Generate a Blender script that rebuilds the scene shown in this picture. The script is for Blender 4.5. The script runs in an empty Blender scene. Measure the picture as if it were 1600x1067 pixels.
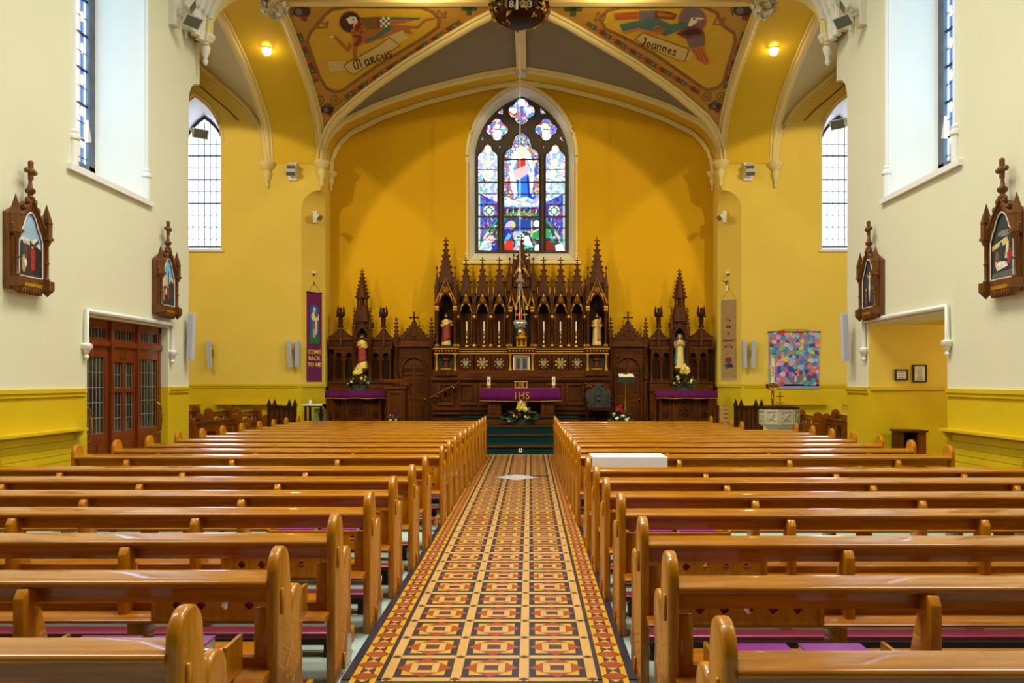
import bpy, bmesh, math, random
from mathutils import Vector, Matrix
from mathutils.geometry import tessellate_polygon
random.seed(7)
S = bpy.context.scene
COL = S.collection
PI = math.pi
# ---------------------------------------------------------------- camera
F, VX, VY, H = 1320.0, 828.0, 594.0, 1.6          # focal length in px of a 1600 px wide frame, vanishing point, eye height
cd = bpy.data.cameras.new('camera'); cam = bpy.data.objects.new('camera', cd); COL.objects.link(cam)
cam.location = (0, 0, H); cam.rotation_euler = (PI / 2, 0, 0)
cd.sensor_width = 36; cd.lens = F * 36 / 1600
cd.shift_x = -(VX - 800) / 1600; cd.shift_y = (VY - 533.5) / 1600
cd.clip_start = 0.05; cd.clip_end = 200
S.camera = cam
S.view_settings.view_transform = 'Standard'; S.view_settings.look = 'None'
S.view_settings.gamma = 1; S.view_settings.use_curve_mapping = False
S.view_settings.exposure = 0.0
# ---------------------------------------------------------------- world and lights
w = bpy.data.worlds.new('sky'); S.world = w; w.use_nodes = True
w.node_tree.nodes['Background'].inputs[0].default_value = (0.75, 0.86, 1, 1)
w.node_tree.nodes['Background'].inputs[1].default_value = 1.0
def area(name, loc, to, sx, sy, power, col):
    l = bpy.data.lights.new(name, 'AREA'); l.shape = 'RECTANGLE'; l.size = sx; l.size_y = sy
    l.energy = power; l.color = col
    o = bpy.data.objects.new(name, l); COL.objects.link(o); o.location = loc
    o.rotation_euler = (Vector(to) - Vector(loc)).to_track_quat('-Z', 'Y').to_euler(); return o
def spot(name, loc, to, power, col, deg, blend=.15, r=.08):
    l = bpy.data.lights.new(name, 'SPOT'); l.energy = power; l.color = col; l.spot_size = math.radians(deg)
    l.spot_blend = blend; l.shadow_soft_size = r
    o = bpy.data.objects.new(name, l); COL.objects.link(o); o.location = loc
    o.rotation_euler = (Vector(to) - Vector(loc)).to_track_quat('-Z', 'Y').to_euler(); return o
def point(name, loc, power, col, r=.08):
    l = bpy.data.lights.new(name, 'POINT'); l.energy = power; l.color = col; l.shadow_soft_size = r
    o = bpy.data.objects.new(name, l); COL.objects.link(o); o.location = loc; return o
COOL = (.86, .96, 1.0); WARM = (1, .84, .52); NEUT = (1, .97, .9)
for sx, xx in ((-1, -5.3), (1, 4.85)):             # added daylight-coloured fill lights out of view; the walls there have no windows
    area('nave_side_fill', (xx, 3.8, 6.4), (-.2, 6.2, 2.2), 1.6, 4.4, 220, COOL)
for yy in (4.2, 8.0, 11.6):                        # added fill lights above view, brightening pew tops and aisle
    l = area('nave_fill', (-.2, yy, 10.4), (-.2, yy + .6, 0), 3, 1.4, 300, NEUT); l.data.spread = math.radians(130)
for sx in (-1, 1):
    xl = -.215 + sx * 4.55
    spot('crossing_floodlight', (xl, 13.35, 7.35), (-.2 - sx * .6, 22.2, 3.1), 1050, WARM, 60, .10, .10)
    spot('arch_downlight', (-.215 + sx * 5.65, 18.83, 8.93), (-.215 + sx * 5.5, 19.4, 0), 260, WARM, 150, .35, .06)
    spot('transept_floodlight', (-.215 + sx * 8.0, 15.2, 7.6), (-.215 + sx * 7.4, 21.2, 3.6), 620, (1, .88, .6), 75, .10, .1)
    area('transept_fill', (-.215 + sx * 9.9, 17.3, 5.5), (-.215, 17.3, 1), 1.6, 4, 80, COOL)  # added fill light, tinted like daylight, before the solid outer wall
point('assumed_porch_lamp', (6.9, 10.6, 2.2), 42, (1, .84, .5), .1)  # assumed lamp out of view, lighting the porch from the right
for xx in (-2.6, 2.2):  # assumed lamps above view, shining towards the chancel
    spot('assumed_downlight', (xx, 14.4, 8.6), (xx * .6, 20.6, .6), 300, WARM, 80, .5, .15)

for sx in (-1, 1):                                 # small assumed lamps, above view, tucked under the lateral ridge ribs of the crossing vault
    point('assumed_ridge_lamp', (-.215 + sx * 1.95, 16.7, 9.14), 55, (1, .84, .5), .05)
# ---------------------------------------------------------------- helpers
def P(px, py, Y): return Vector(((px - VX) * Y / F, Y, H + (VY - py) * Y / F))
def xw(px, Y): return (px - VX) * Y / F
def zw(py, Y): return H + (VY - py) * Y / F
def lin(c):
    return tuple(((v / 255) / 12.92 if v / 255 <= .04045 else ((v / 255 + .055) / 1.055) ** 2.4) for v in c[:3]) + (1,)
class MB:
    def __init__(s): s.v = []; s.f = []; s.m = []
    def add(s, vs, fs, m=0):
        b = len(s.v); s.v += [tuple(v) for v in vs]
        s.f += [tuple(i + b for i in f) for f in fs]; s.m += [m] * len(fs); return s
    def box(s, x0, x1, y0, y1, z0, z1, m=0):
        if x1 < x0: x0, x1 = x1, x0
        if y1 < y0: y0, y1 = y1, y0
        if z1 < z0: z0, z1 = z1, z0
        v = [(x0, y0, z0), (x1, y0, z0), (x1, y1, z0), (x0, y1, z0), (x0, y0, z1), (x1, y0, z1), (x1, y1, z1), (x0, y1, z1)]
        return s.add(v, [(0, 3, 2, 1), (4, 5, 6, 7), (0, 1, 5, 4), (1, 2, 6, 5), (2, 3, 7, 6), (3, 0, 4, 7)], m)
    def prism(s, loop, fn, d0, d1, m=0, holes=(), cap=True):
        # loop: 2D points; fn(a, b, d) -> world; extruded from depth d0 (front) to d1
        loops = [list(loop)] + [list(h) for h in holes]
        n = sum(len(l) for l in loops); flat = [p for l in loops for p in l]
        vs = [fn(a, b, d0) for a, b in flat] + [fn(a, b, d1) for a, b in flat]
        fs = []
        if holes or len(loop) > 4:
            tr = tessellate_polygon([[Vector((a, b, 0)) for a, b in l] for l in loops])
            for t in tr: fs.append(tuple(t)); fs.append(tuple(i + n for i in reversed(t)))
        else:
            fs.append(tuple(range(n))); fs.append(tuple(range(2 * n - 1, n - 1, -1)))
        if cap:
            o = 0
            for l in loops:
                k = len(l)
                for i in range(k): fs.append((o + i, o + (i + 1) % k, o + (i + 1) % k + n, o + i + n))
                o += k
        return s.add(vs, fs, m)
    def lathe(s, prof, c, n=12, m=0, ax=(1, 1)):
        vs = []; fs = []
        for r, z in prof:
            for i in range(n):
                a = 2 * PI * i / n
                vs.append((c[0] + r * math.cos(a) * ax[0], c[1] + r * math.sin(a) * ax[1], c[2] + z))
        for j in range(len(prof) - 1):
            for i in range(n):
                fs.append((j * n + i, j * n + (i + 1) % n, (j + 1) * n + (i + 1) % n, (j + 1) * n + i))
        fs.append(tuple(range(n - 1, -1, -1))); fs.append(tuple((len(prof) - 1) * n + i for i in range(n)))
        return s.add(vs, fs, m)
    def tube(s, pts, r, n=8, m=0, up=None):
        pts = [Vector(p) for p in pts]; vs = []; fs = []
        for i, p in enumerate(pts):
            t = (pts[min(i + 1, len(pts) - 1)] - pts[max(i - 1, 0)]).normalized()
            u = Vector(up) if up else (Vector((0, 0, 1)) if abs(t.z) < .95 else Vector((0, 1, 0)))
            a = t.cross(u).normalized(); b = a.cross(t).normalized()
            rr = r[i] if isinstance(r, (list, tuple)) else r
            for k in range(n):
                g = 2 * PI * k / n
                vs.append(p + a * (rr * math.cos(g)) + b * (rr * math.sin(g)))
        for i in range(len(pts) - 1):
            for k in range(n): fs.append((i * n + k, i * n + (k + 1) % n, (i + 1) * n + (k + 1) % n, (i + 1) * n + k))
        fs.append(tuple(range(n - 1, -1, -1))); fs.append(tuple((len(pts) - 1) * n + k for k in range(n)))
        return s.add(vs, fs, m)
    def ball(s, c, r, n=8, k=5, m=0, sc=(1, 1, 1)):
        pr = []
        for j in range(k + 1):
            a = -PI / 2 + PI * j / k
            pr.append((max(1e-4, r * math.cos(a)), r * math.sin(a) * sc[2]))
        return s.lathe(pr, c, n, m, (sc[0], sc[1]))
    def grid(s, rows, m=0):
        nr, nc = len(rows), len(rows[0]); vs = [v for r in rows for v in r]
        return s.add(vs, [(i * nc + j, i * nc + j + 1, (i + 1) * nc + j + 1, (i + 1) * nc + j) for i in range(nr - 1) for j in range(nc - 1)], m)
    def pyramid(s, cx, cy, z0, z1, hw, n=4, m=0, hy=None):
        hy = hy or hw; vs = []
        for i in range(n):
            a = 2 * PI * (i + .5) / n; k = 1 / math.cos(PI / n)
            vs.append((cx + hw * k * math.cos(a), cy + hy * k * math.sin(a), z0))
        vs.append((cx, cy, z1))
        return s.add(vs, [(i, (i + 1) % n, n) for i in range(n)] + [tuple(range(n - 1, -1, -1))], m)
    def mesh(s, name, mats, smooth=None, fix=True):
        me = bpy.data.meshes.new(name); me.from_pydata(s.v, [], s.f)
        for mt in (mats if isinstance(mats, (list, tuple)) else [mats]): me.materials.append(mt)
        if isinstance(mats, (list, tuple)) and len(mats) > 1: me.polygons.foreach_set('material_index', s.m)
        if fix:
            bm = bmesh.new(); bm.from_mesh(me); bmesh.ops.recalc_face_normals(bm, faces=bm.faces); bm.to_mesh(me); bm.free()
        if smooth is not None:
            me.polygons.foreach_set('use_smooth', [True] * len(me.polygons)); me.set_sharp_from_angle(angle=math.radians(smooth))
        me.update(); return me
    def build(s, name, mats, parent=None, smooth=None, fix=True):
        return link(name, s.mesh(name, mats, smooth, fix), parent)
def link(name, me, parent=None):
    o = bpy.data.objects.new(name, me); COL.objects.link(o)
    if parent is not None:
        o.parent = parent; o.matrix_parent_inverse = parent.matrix_basis.inverted()
    return o
def recenter(o):                                     # put a free mesh's origin at the middle of its base
    me = o.data; n = len(me.vertices)
    co = [v.co for v in me.vertices]
    c = Vector(((min(v.x for v in co) + max(v.x for v in co)) / 2, (min(v.y for v in co) + max(v.y for v in co)) / 2, min(v.z for v in co)))
    me.transform(Matrix.Translation(-c)); o.location = c; return o
def tag(o, label, cat, group=None):
    o['label'] = label; o['category'] = cat
    if group: o['group'] = group
    if o.type == 'MESH' and not o.children and o.location.length == 0: recenter(o)
    return o
def thing(name, label, cat, loc=(0, 0, 0), group=None, rz=0):
    o = bpy.data.objects.new(name, None); COL.objects.link(o); o.location = loc; o.rotation_euler = (0, 0, rz)
    o.empty_display_size = .1
    return tag(o, label, cat, group)
def struct(o): o['kind'] = 'structure'; return o
def stuff(o): o['kind'] = 'stuff'; return o
def copy_tree(o, parent=None):
    c = o.copy(); COL.objects.link(c)
    if parent is not None: c.parent = parent
    for ch in list(o.children): copy_tree(ch, c)
    return c
# ---------------------------------------------------------------- materials
def mat(name, rgb, rough=.6, metal=0., var=0., vs=3., bump=0., bs=40., spec=.5, coat=0., emit=0., sub=None, bd=.02):
    m = bpy.data.materials.new(name); m.use_nodes = True; nt = m.node_tree; b = nt.nodes['Principled BSDF']
    c = lin(rgb); b.inputs['Base Color'].default_value = c
    b.inputs['Roughness'].default_value = rough; b.inputs['Metallic'].default_value = metal
    b.inputs['Specular IOR Level'].default_value = spec
    b.inputs['Coat Weight'].default_value = coat; b.inputs['Coat Roughness'].default_value = .12
    if emit: b.inputs['Emission Color'].default_value = c; b.inputs['Emission Strength'].default_value = emit
    tc = nt.nodes.new('ShaderNodeTexCoord')
    if var:
        n = nt.nodes.new('ShaderNodeTexNoise'); n.inputs['Scale'].default_value = vs; n.inputs['Detail'].default_value = 4
        nt.links.new(tc.outputs['Object'], n.inputs['Vector'])
        r = nt.nodes.new('ShaderNodeValToRGB'); nt.links.new(n.outputs['Fac'], r.inputs['Fac'])
        r.color_ramp.elements[0].position = .3; r.color_ramp.elements[1].position = .7
        r.color_ramp.elements[0].color = tuple(x * (1 - var) for x in c[:3]) + (1,)
        r.color_ramp.elements[1].color = tuple(min(1, x * (1 + var)) for x in c[:3]) + (1,)
        nt.links.new(r.outputs['Color'], b.inputs['Base Color'])
        if emit: nt.links.new(r.outputs['Color'], b.inputs['Emission Color'])
    if bump:
        n = nt.nodes.new('ShaderNodeTexNoise'); n.inputs['Scale'].default_value = bs; n.inputs['Detail'].default_value = 3
        nt.links.new(tc.outputs['Object'], n.inputs['Vector'])
        bp = nt.nodes.new('ShaderNodeBump'); bp.inputs['Strength'].default_value = bump; bp.inputs['Distance'].default_value = bd
        nt.links.new(n.outputs['Fac'], bp.inputs['Height']); nt.links.new(bp.outputs['Normal'], b.inputs['Normal'])
    return m
def wood(name, c0, c1, sc=(1.2, 16, 16), rough=.3, coat=.0, bump=.05, spec=.5, cr=.1):
    m = bpy.data.materials.new(name); m.use_nodes = True; nt = m.node_tree; b = nt.nodes['Principled BSDF']
    tc = nt.nodes.new('ShaderNodeTexCoord'); mp = nt.nodes.new('ShaderNodeMapping'); mp.inputs['Scale'].default_value = sc
    nt.links.new(tc.outputs['Object'], mp.inputs['Vector'])
    n = nt.nodes.new('ShaderNodeTexNoise'); n.inputs['Scale'].default_value = 2.2; n.inputs['Detail'].default_value = 6
    n.inputs['Distortion'].default_value = .6
    nt.links.new(mp.outputs['Vector'], n.inputs['Vector'])
    r = nt.nodes.new('ShaderNodeValToRGB'); nt.links.new(n.outputs['Fac'], r.inputs['Fac'])
    r.color_ramp.elements[0].position = .32; r.color_ramp.elements[0].color = lin(c0)
    r.color_ramp.elements[1].position = .68; r.color_ramp.elements[1].color = lin(c1)
    nt.links.new(r.outputs['Color'], b.inputs['Base Color'])
    b.inputs['Roughness'].default_value = rough; b.inputs['Coat Weight'].default_value = coat; b.inputs['Coat Roughness'].default_value = cr
    b.inputs['Specular IOR Level'].default_value = spec
    if bump:
        bp = nt.nodes.new('ShaderNodeBump'); bp.inputs['Strength'].default_value = bump; bp.inputs['Distance'].default_value = .01
        nt.links.new(n.outputs['Fac'], bp.inputs['Height']); nt.links.new(bp.outputs['Normal'], b.inputs['Normal'])
    return m
def glass_mat(name, cols, scale, strength, rnd=1., lead=.06):
    # backlit coloured glass: Voronoi pieces between dark leads
    m = bpy.data.materials.new(name); m.use_nodes = True; nt = m.node_tree; b = nt.nodes['Principled BSDF']
    tc = nt.nodes.new('ShaderNodeTexCoord')
    v = nt.nodes.new('ShaderNodeTexVoronoi'); v.inputs['Scale'].default_value = scale; v.inputs['Randomness'].default_value = rnd
    nt.links.new(tc.outputs['Object'], v.inputs['Vector'])
    r = nt.nodes.new('ShaderNodeValToRGB'); r.color_ramp.interpolation = 'CONSTANT'
    el = r.color_ramp.elements
    for i, c in enumerate(cols):
        e = el[i] if i < 2 else el.new(i / len(cols))
        e.position = i / len(cols); e.color = lin(c)
    sp = nt.nodes.new('ShaderNodeSeparateColor'); nt.links.new(v.outputs['Color'], sp.inputs[0]); nt.links.new(sp.outputs[0], r.inputs['Fac'])
    v2 = nt.nodes.new('ShaderNodeTexVoronoi'); v2.feature = 'DISTANCE_TO_EDGE'; v2.inputs['Scale'].default_value = scale; v2.inputs['Randomness'].default_value = rnd
    nt.links.new(tc.outputs['Object'], v2.inputs['Vector'])
    g = nt.nodes.new('ShaderNodeMath'); g.operation = 'GREATER_THAN'; g.inputs[1].default_value = lead; nt.links.new(v2.outputs['Distance'], g.inputs[0])
    mx = nt.nodes.new('ShaderNodeMix'); mx.data_type = 'RGBA'; nt.links.new(g.outputs[0], mx.inputs['Factor'])
    mx.inputs[6].default_value = (.01, .01, .02, 1); nt.links.new(r.outputs['Color'], mx.inputs[7])
    b.inputs['Base Color'].default_value = (.02, .02, .03, 1); b.inputs['Roughness'].default_value = .2
    nt.links.new(mx.outputs[2], b.inputs['Emission Color']); b.inputs['Emission Strength'].default_value = strength
    return m
M = {}
M['cream'] = mat('cream wall paint', (220, 217, 182), .75, var=.02, vs=.8, bump=.06, bs=60, spec=.15)
M['white'] = mat('white gloss paint', (232, 232, 222), .4)
M['dado'] = mat('yellow dado paint', (214, 182, 18), .4, var=.05, vs=1.5, bump=.03, bs=30)
M['yellow'] = mat('pale yellow wall paint', (230, 198, 84), .75, var=.03, vs=.9, bump=.06, bs=60, spec=.15)
M['ochre'] = mat('ochre wall paint', (206, 157, 10), .75, var=.03, vs=.9, bump=.06, bs=60, spec=.15)
M['arch'] = mat('warm yellow arch paint', (222, 182, 40), .7, var=.02, spec=.15)
M['creamrib'] = mat('cream rib paint', (228, 206, 130), .55)
M['whiterib'] = mat('off white moulding paint', (226, 222, 200), .5)
M['grey'] = mat('grey vault paint', (134, 124, 98), .85, var=.04, vs=2)
M['goldground'] = mat('painted gold ground', (188, 138, 44), .7, var=.06, vs=3)
M['goldpanel'] = mat('painted yellow panel', (212, 168, 32), .7, var=.05, vs=2)
M['floor'] = mat('grey green floor covering', (172, 190, 172), .4, var=.05, vs=4)
M['carpet'] = mat('dark green carpet', (10, 46, 44), .95, var=.15, vs=40, bump=.3, bs=300, spec=.1)
M['pine'] = wood('varnished pine', (142, 78, 0), (186, 112, 0), (1.1, 14, 14), .3, .25, spec=.3, cr=.06)
M['pinetop'] = wood('glossy varnished pine top', (142, 80, 0), (188, 118, 0), (1.1, 14, 14), .25, 1.0, bump=.01, spec=.4, cr=.045)
M['brownpew'] = wood('brown varnished pine', (104, 50, 2), (140, 74, 6), (6, 6, 1.5), .3, .25, spec=.35)
M['pineend_lit'] = wood('varnished pine upright grain', (168, 100, 0), (202, 132, 4), (10, 10, 1.0), .3, .6, spec=.3, cr=.05, bump=.02)  # paler than the other pine: light on the end panels put into the tone
M['oak'] = wood('dark oak', (54, 24, 0), (88, 43, 0), (8, 8, 1.2), .5, 0, spec=.16)
M['oakh'] = wood('dark oak lengthwise', (62, 28, 0), (102, 53, 0), (1.2, 9, 9), .4, .05, spec=.2)
M['oakdeep'] = wood('deep brown oak', (36, 16, 0), (58, 28, 0), (8, 8, 1.2), .55, 0, spec=.12)
M['mahog'] = wood('red mahogany', (98, 40, 10), (130, 58, 16), (9, 9, 1.0), .32, .3)
M['walnut'] = wood('brown carved walnut', (82, 46, 10), (118, 70, 18), (9, 9, 1.2), .45, .1, spec=.35)
M['gilt'] = mat('gilding', (214, 158, 30), .38, .65, var=.15, vs=20)
M['brass'] = mat('brass', (206, 162, 62), .25, 1., var=.08, vs=12)
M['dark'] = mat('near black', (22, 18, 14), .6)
M['black'] = mat('black metal', (18, 18, 20), .45)
M['leadstone'] = mat('blue grey window frame', (84, 90, 98), .6, var=.2, vs=5)
M['stone'] = mat('dark tracery stone', (72, 62, 50), .85, var=.15, vs=8)
M['purple'] = mat('purple cloth', (92, 16, 82), .85, var=.12, vs=12, spec=.2)
M['bookpurple'] = mat('purple book cover', (146, 20, 144), .35, var=.04)
M['paper'] = mat('white paper', (232, 230, 224), .8)
M['burg'] = mat('burgundy leatherette', (112, 26, 46), .34, var=.05, vs=20)
M['linen'] = mat('white linen', (232, 228, 220), .85, var=.03, vs=10)
M['wax'] = mat('white wax', (236, 226, 190), .45)
M['speaker'] = mat('pale grey speaker', (200, 202, 208), .5)
M['fitting'] = mat('cream lamp housing', (222, 216, 196), .45)
M['lampglass'] = mat('lamp front glass', (96, 108, 92), .15)
M['grout'] = mat('tile grout', (70, 58, 46), .9)
# ================================================================ setting
XL, XR, XC, HW = -5.4, 4.95, -.215, 5.035
AL, AR = XC - HW, XC + HW                            # inner faces of the crossing arches
YN, YM, YT, YB = 13.6, 17.4, 21.2, 22.2              # nave arch, crossing centre, transept wall, chancel wall
SPR, RISE = 7.04, 2.41
FT = [(0, 0), (.007, .145), (.024, .246), (.055, .347), (.104, .444), (.193, .535), (.263, .605), (.34, .665), (.49, .768), (.65, .855), (.8, .93), (1, 1.0)]
def fz(t):
    t = max(0, min(1, t))
    for (a, ha), (b, hb) in zip(FT, FT[1:]):
        if t <= b: return SPR + RISE * (ha + (hb - ha) * (t - a) / (b - a))
    return SPR + RISE
def uX(x): return 1 - abs(x - XC) / HW
def vY(y): return 1 - abs(y - YM) / 3.8
TS = [0, .003, .007, .014, .024, .038, .055, .078, .104, .145, .193, .23, .263, .3, .34, .41, .49, .57, .65, .72, .8, .9, 1]
XZ = lambda a, b, d: (a, d, b)                       # 2D (x, z) extruded in y
def YZ(a, b, d): return (d, a, b)                    # 2D (y, z) extruded in x
def XY(a, b, d): return (a, b, d)
def arch_loop(cx, hw, z0, zs, za, n=10):
    h = za - zs; R = (h * h + hw * hw) / (2 * hw); A = math.asin(min(1, h / R)) if h < R else PI / 2
    A = math.atan2(h, R - hw) if R > hw else PI / 2
    pr = [(cx + hw - R + R * math.cos(A * i / n), zs + R * math.sin(A * i / n)) for i in range(n + 1)]
    pl = [(2 * cx - x, z) for x, z in reversed(pr[:-1])]
    return [(cx - hw, z0), (cx + hw, z0)] + pr + pl
# ---- floor
fl = struct(MB().box(-11, 11, -6.4, 18.2, -.1, 0).build('floor', M['floor']))
# ---- encaustic tile aisle: every tile is a piece; the nearest 300 are objects, the rest one stuff part
TP, TX = .365, -.215
tiles = []                                           # (mat index, loop, distance)
TM = [mat('navy tile', (44, 42, 54), .3, var=.1, vs=9), mat('yellow tile', (204, 150, 34), .3, var=.08, vs=7), mat('terracotta tile', (156, 70, 30), .3, var=.1, vs=9),
      mat('buff tile', (200, 154, 82), .3, var=.07, vs=7), mat('brown tile', (86, 54, 42), .3, var=.1, vs=9), mat('marble tile', (226, 222, 214), .25, var=.03)]
def tl(m, loop): tiles.append((m, loop, sum(p[1] for p in loop) / len(loop)))
y0 = 4.12; nrow = 38
for r in range(nrow):
    cy = y0 + (r + .5) * TP
    for c in range(3):
        cx = TX + (c - 1) * TP; s = .85 * TP
        q = lambda a, b: (cx + a * s, cy + b * s)
        if 13.42 < cy < 14.2 and c == 1 and abs(cy - 13.8) < .3: pass
        for sx in (1, -1):
            for sy in (1, -1):
                o = lambda pts: [q(sx * a, sy * b) for a, b in pts][::(1 if sx * sy > 0 else -1)]
                tl(0, o([(.5, 0), (.5, .5), (0, .5), (.12, .38), (.38, .38), (.38, .12)]))
                tl(1, o([(.38, .12), (.38, .38), (.12, .38)]))
        for k in range(4):
            ca, sa = [(1, 0), (0, 1), (-1, 0), (0, -1)][k]
            rt = lambda pts: [q(a * ca - b * sa, a * sa + b * ca) for a, b in pts]
            tl(2, rt([(.5, 0), (.25, .25), (.25, -.25)]))
        tl(3, [q(-.25, -.25), q(-.125, -.25), q(-.125, .25), q(-.25, .25)]); tl(3, [q(.125, -.25), q(.25, -.25), q(.25, .25), q(.125, .25)])
        tl(3, [q(-.125, -.25), q(.125, -.25), q(.125, -.125), q(-.125, -.125)]); tl(3, [q(-.125, .125), q(.125, .125), q(.125, .25), q(-.125, .25)])
        tl(4, [q(-.125, -.125), q(.125, -.125), q(.125, .125), q(-.125, .125)])
        tl(3, [(cx - s / 2, cy + s / 2), (cx + s / 2, cy + s / 2), (cx + s / 2, cy + TP - s / 2), (cx - s / 2, cy + TP - s / 2)])
    for c in range(4):
        nx = TX + (c - 1.5) * TP; g = .075 * TP
        tl(3, [(nx - g, cy - s / 2), (nx + g, cy - s / 2), (nx + g, cy + s / 2), (nx - g, cy + s / 2)])
        ny = cy + TP / 2
        tl(4, [(nx - g, ny), (nx, ny - g), (nx + g, ny), (nx, ny + g)])
        for ex, ey in ((1, 1), (1, -1), (-1, 1), (-1, -1)):
            tl(3, [(nx + ex * g, ny), (nx, ny + ey * g), (nx + ex * g, ny + ey * g)][::(1 if ex * ey > 0 else -1)])
    for sx in (1, -1):
        b0 = TX + sx * 1.5 * TP
        X = lambda t: b0 + sx * t * TP
        def qd(m, ta, tb, ya, yb): tl(m, [(X(ta), ya), (X(tb), ya), (X(tb), yb), (X(ta), yb)][::sx])
        qd(0, .075, .14, cy - TP / 2, cy + TP / 2); qd(0, .53, .66, cy - TP / 2, cy + TP / 2)
        for h in (0, 1):
            ya = cy - TP / 2 + h * TP / 2; yb = ya + TP / 2; ym = ya + TP / 8; w2 = TP / 8
            po = lambda m, pts: tl(m, [(X(a), ya + b * TP / 2) for a, b in pts][::sx])
            po(2, [(.15, .25), (.25, .0), (.43, .0), (.52, .25), (.43, .5), (.25, .5)])
            po(4, [(.24, .52), (.335, .75), (.24, .98)]); po(4, [(.43, .52), (.43, .98), (.335, .75)])
            po(3, [(.25, .51), (.42, .51), (.335, .74)]); po(3, [(.25, .99), (.335, .76), (.42, .99)])
            po(1, [(.145, .27), (.24, .51), (.23, .75), (.24, .99), (.145, 1.23)]); po(1, [(.525, .27), (.525, 1.23), (.43, .99), (.44, .75), (.43, .51)])
tiles.sort(key=lambda t: t[2])
md = [(TX, 13.42), (TX + .36, 13.82), (TX, 14.22), (TX - .36, 13.82)]
def inset(loop, k=.965):
    cx = sum(p[0] for p in loop) / len(loop); cy = sum(p[1] for p in loop) / len(loop)
    e = .0012
    out = []
    for x, y in loop:
        d = math.hypot(x - cx, y - cy); f = max(.6, (d - e) / d); out.append((cx + (x - cx) * f, cy + (y - cy) * f))
    return out
vis = [t for t in tiles if t[2] > 4.42 and t[2] < 18.15 and not (abs(t[1][0][0] - TX) / .40 + abs(t[2] - 13.82) / .42 < .9)]
struct(MB().box(TX - 1.5 * TP - .66 * TP, TX + 1.5 * TP + .66 * TP, 2.5, 18.2, 0, .006).build('trim_1', M['grout']))
near, rest = vis[:296], vis[296:]
for m, loop, _ in near:
    link('tile', MB().prism(inset(loop), XY, .006, .0125, m).mesh('tile', TM[m]), fl)
tb = MB()
for m, loop, _ in rest: tb.prism(inset(loop), XY, .006, .0125, m)
stuff(tb.build('distant_tiles', TM, fl))
MB().prism(md, XY, .006, .0145).build('marble_inlay', TM[5], fl)['label'] = 'white marble diamond set into the patterned aisle'
# ---- chancel steps
PX0, PX1 = -4.97, 4.54
st = struct(MB().box(PX0, PX1, 18.2, 21.3, -.1, .185).box(PX0, PX1, 19.1, 21.3, .1, .37).box(PX0, PX1, 19.45, 21.3, .3, .55).box(AL, AR, 21.3, 22.2, 0, .55).build('floor_chancel', M['carpet']))
for yy, z in ((18.2, .185), (19.1, .37), (19.45, .55)):
    MB().box(PX0, PX1, yy - .025, yy + .06, z - .03, z + .008).build('step_nosing', M['oakh'], st)
t = thing('altar_platform', 'dark wooden platform step under the altar table', 'platform', (XC, 20.7, .55))
MB().box(-1.7, 1.15, 20.15, 21.2, .55, .7).build('riser', M['oakh'], t)
MB().box(-1.7, 1.15, 20.12, 21.2, .7, .715).build('tread', M['carpet'], t)
struct(MB().box(-10.4, -6.2, 18.6, 21.2, 0, .09).build('floor_transept', M['floor']))
# ---- nave walls
def nave_wall(name, sx, xw_, segs, yc, cut):
    b = MB()
    for ya, yb, za, zb in segs:
        for lo, hi, m in ((za, min(zb, 1.5), 1), (max(za, 1.5), zb, 0)):
            if hi > lo + 1e-4: b.box(xw_, xw_ + sx * .62, ya, yb, lo, hi, m)
    zs = [(0, 1), (1.5, 1), (1.5001, 0), (6.0, 0)] + [(6.0 + .42 * math.sin(a * PI / 16), 0) for a in range(1, 9)] + [(11, 0)]
    ys = segs[-1][1]; rows = []
    for z, m in zs:
        c = cut if z <= 6 else max(.001, cut * math.sqrt(max(0, 1 - ((z - 6) / .42) ** 2))) if z < 6.42 else .001
        rows.append([(xw_, ys, z), (xw_, yc - c, z), (xw_ + sx * c, yc, z), (xw_ + sx * 1.35, yc, z)])
    for (r0, (z0, m0)), r1 in zip(zip(rows, zs), rows[1:]): b.grid([r0, r1], m0)
    return struct(b.build(name, [M['cream'], M['dado']]))
WL = nave_wall('wall_left', -1, XL, [(-6, 10.045, 0, 11), (10.045, 10.3, 0, 4.13), (10.3, 11.835, 2.38, 4.13), (11.835, 12.6, 2.38, 11), (12.6, 12.95, 0, 11)], 13.81, .44)
WR = nave_wall('wall_right', 1, XR, [(-6, 9.865, 0, 11), (9.865, 10.02, 0, 4.13), (10.02, 11.655, 2.41, 4.13), (11.655, 12.35, 2.41, 11), (12.35, 12.75, 0, 11)], 13.64, .46)
struct(MB().box(XL - 1.4, XR + 1.4, -6.4, -6, 0, 11).build('wall_back', M['oakh']))  # unseen wall, given dark wood to cut light bounced onto the pews
struct(MB().box(-11, 11, -6.4, 24, 11, 11.2).build('ceiling_nave', M['cream']))
struct(MB().box(-11, -10.5, 13, 24, 0, 11).build('wall_transept_left', M['yellow']))
struct(MB().box(10.1, 10.6, 13, 24, 0, 11).build('wall_transept_right', M['yellow']))
struct(MB().box(-11, XL - .6, 12.9, 13.1, 0, 11).build('wall_behind_left', M['yellow']))
struct(MB().box(XR + .6, 11, 12.9, 13.1, 0, 11).build('wall_behind_right', M['yellow']))
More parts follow.
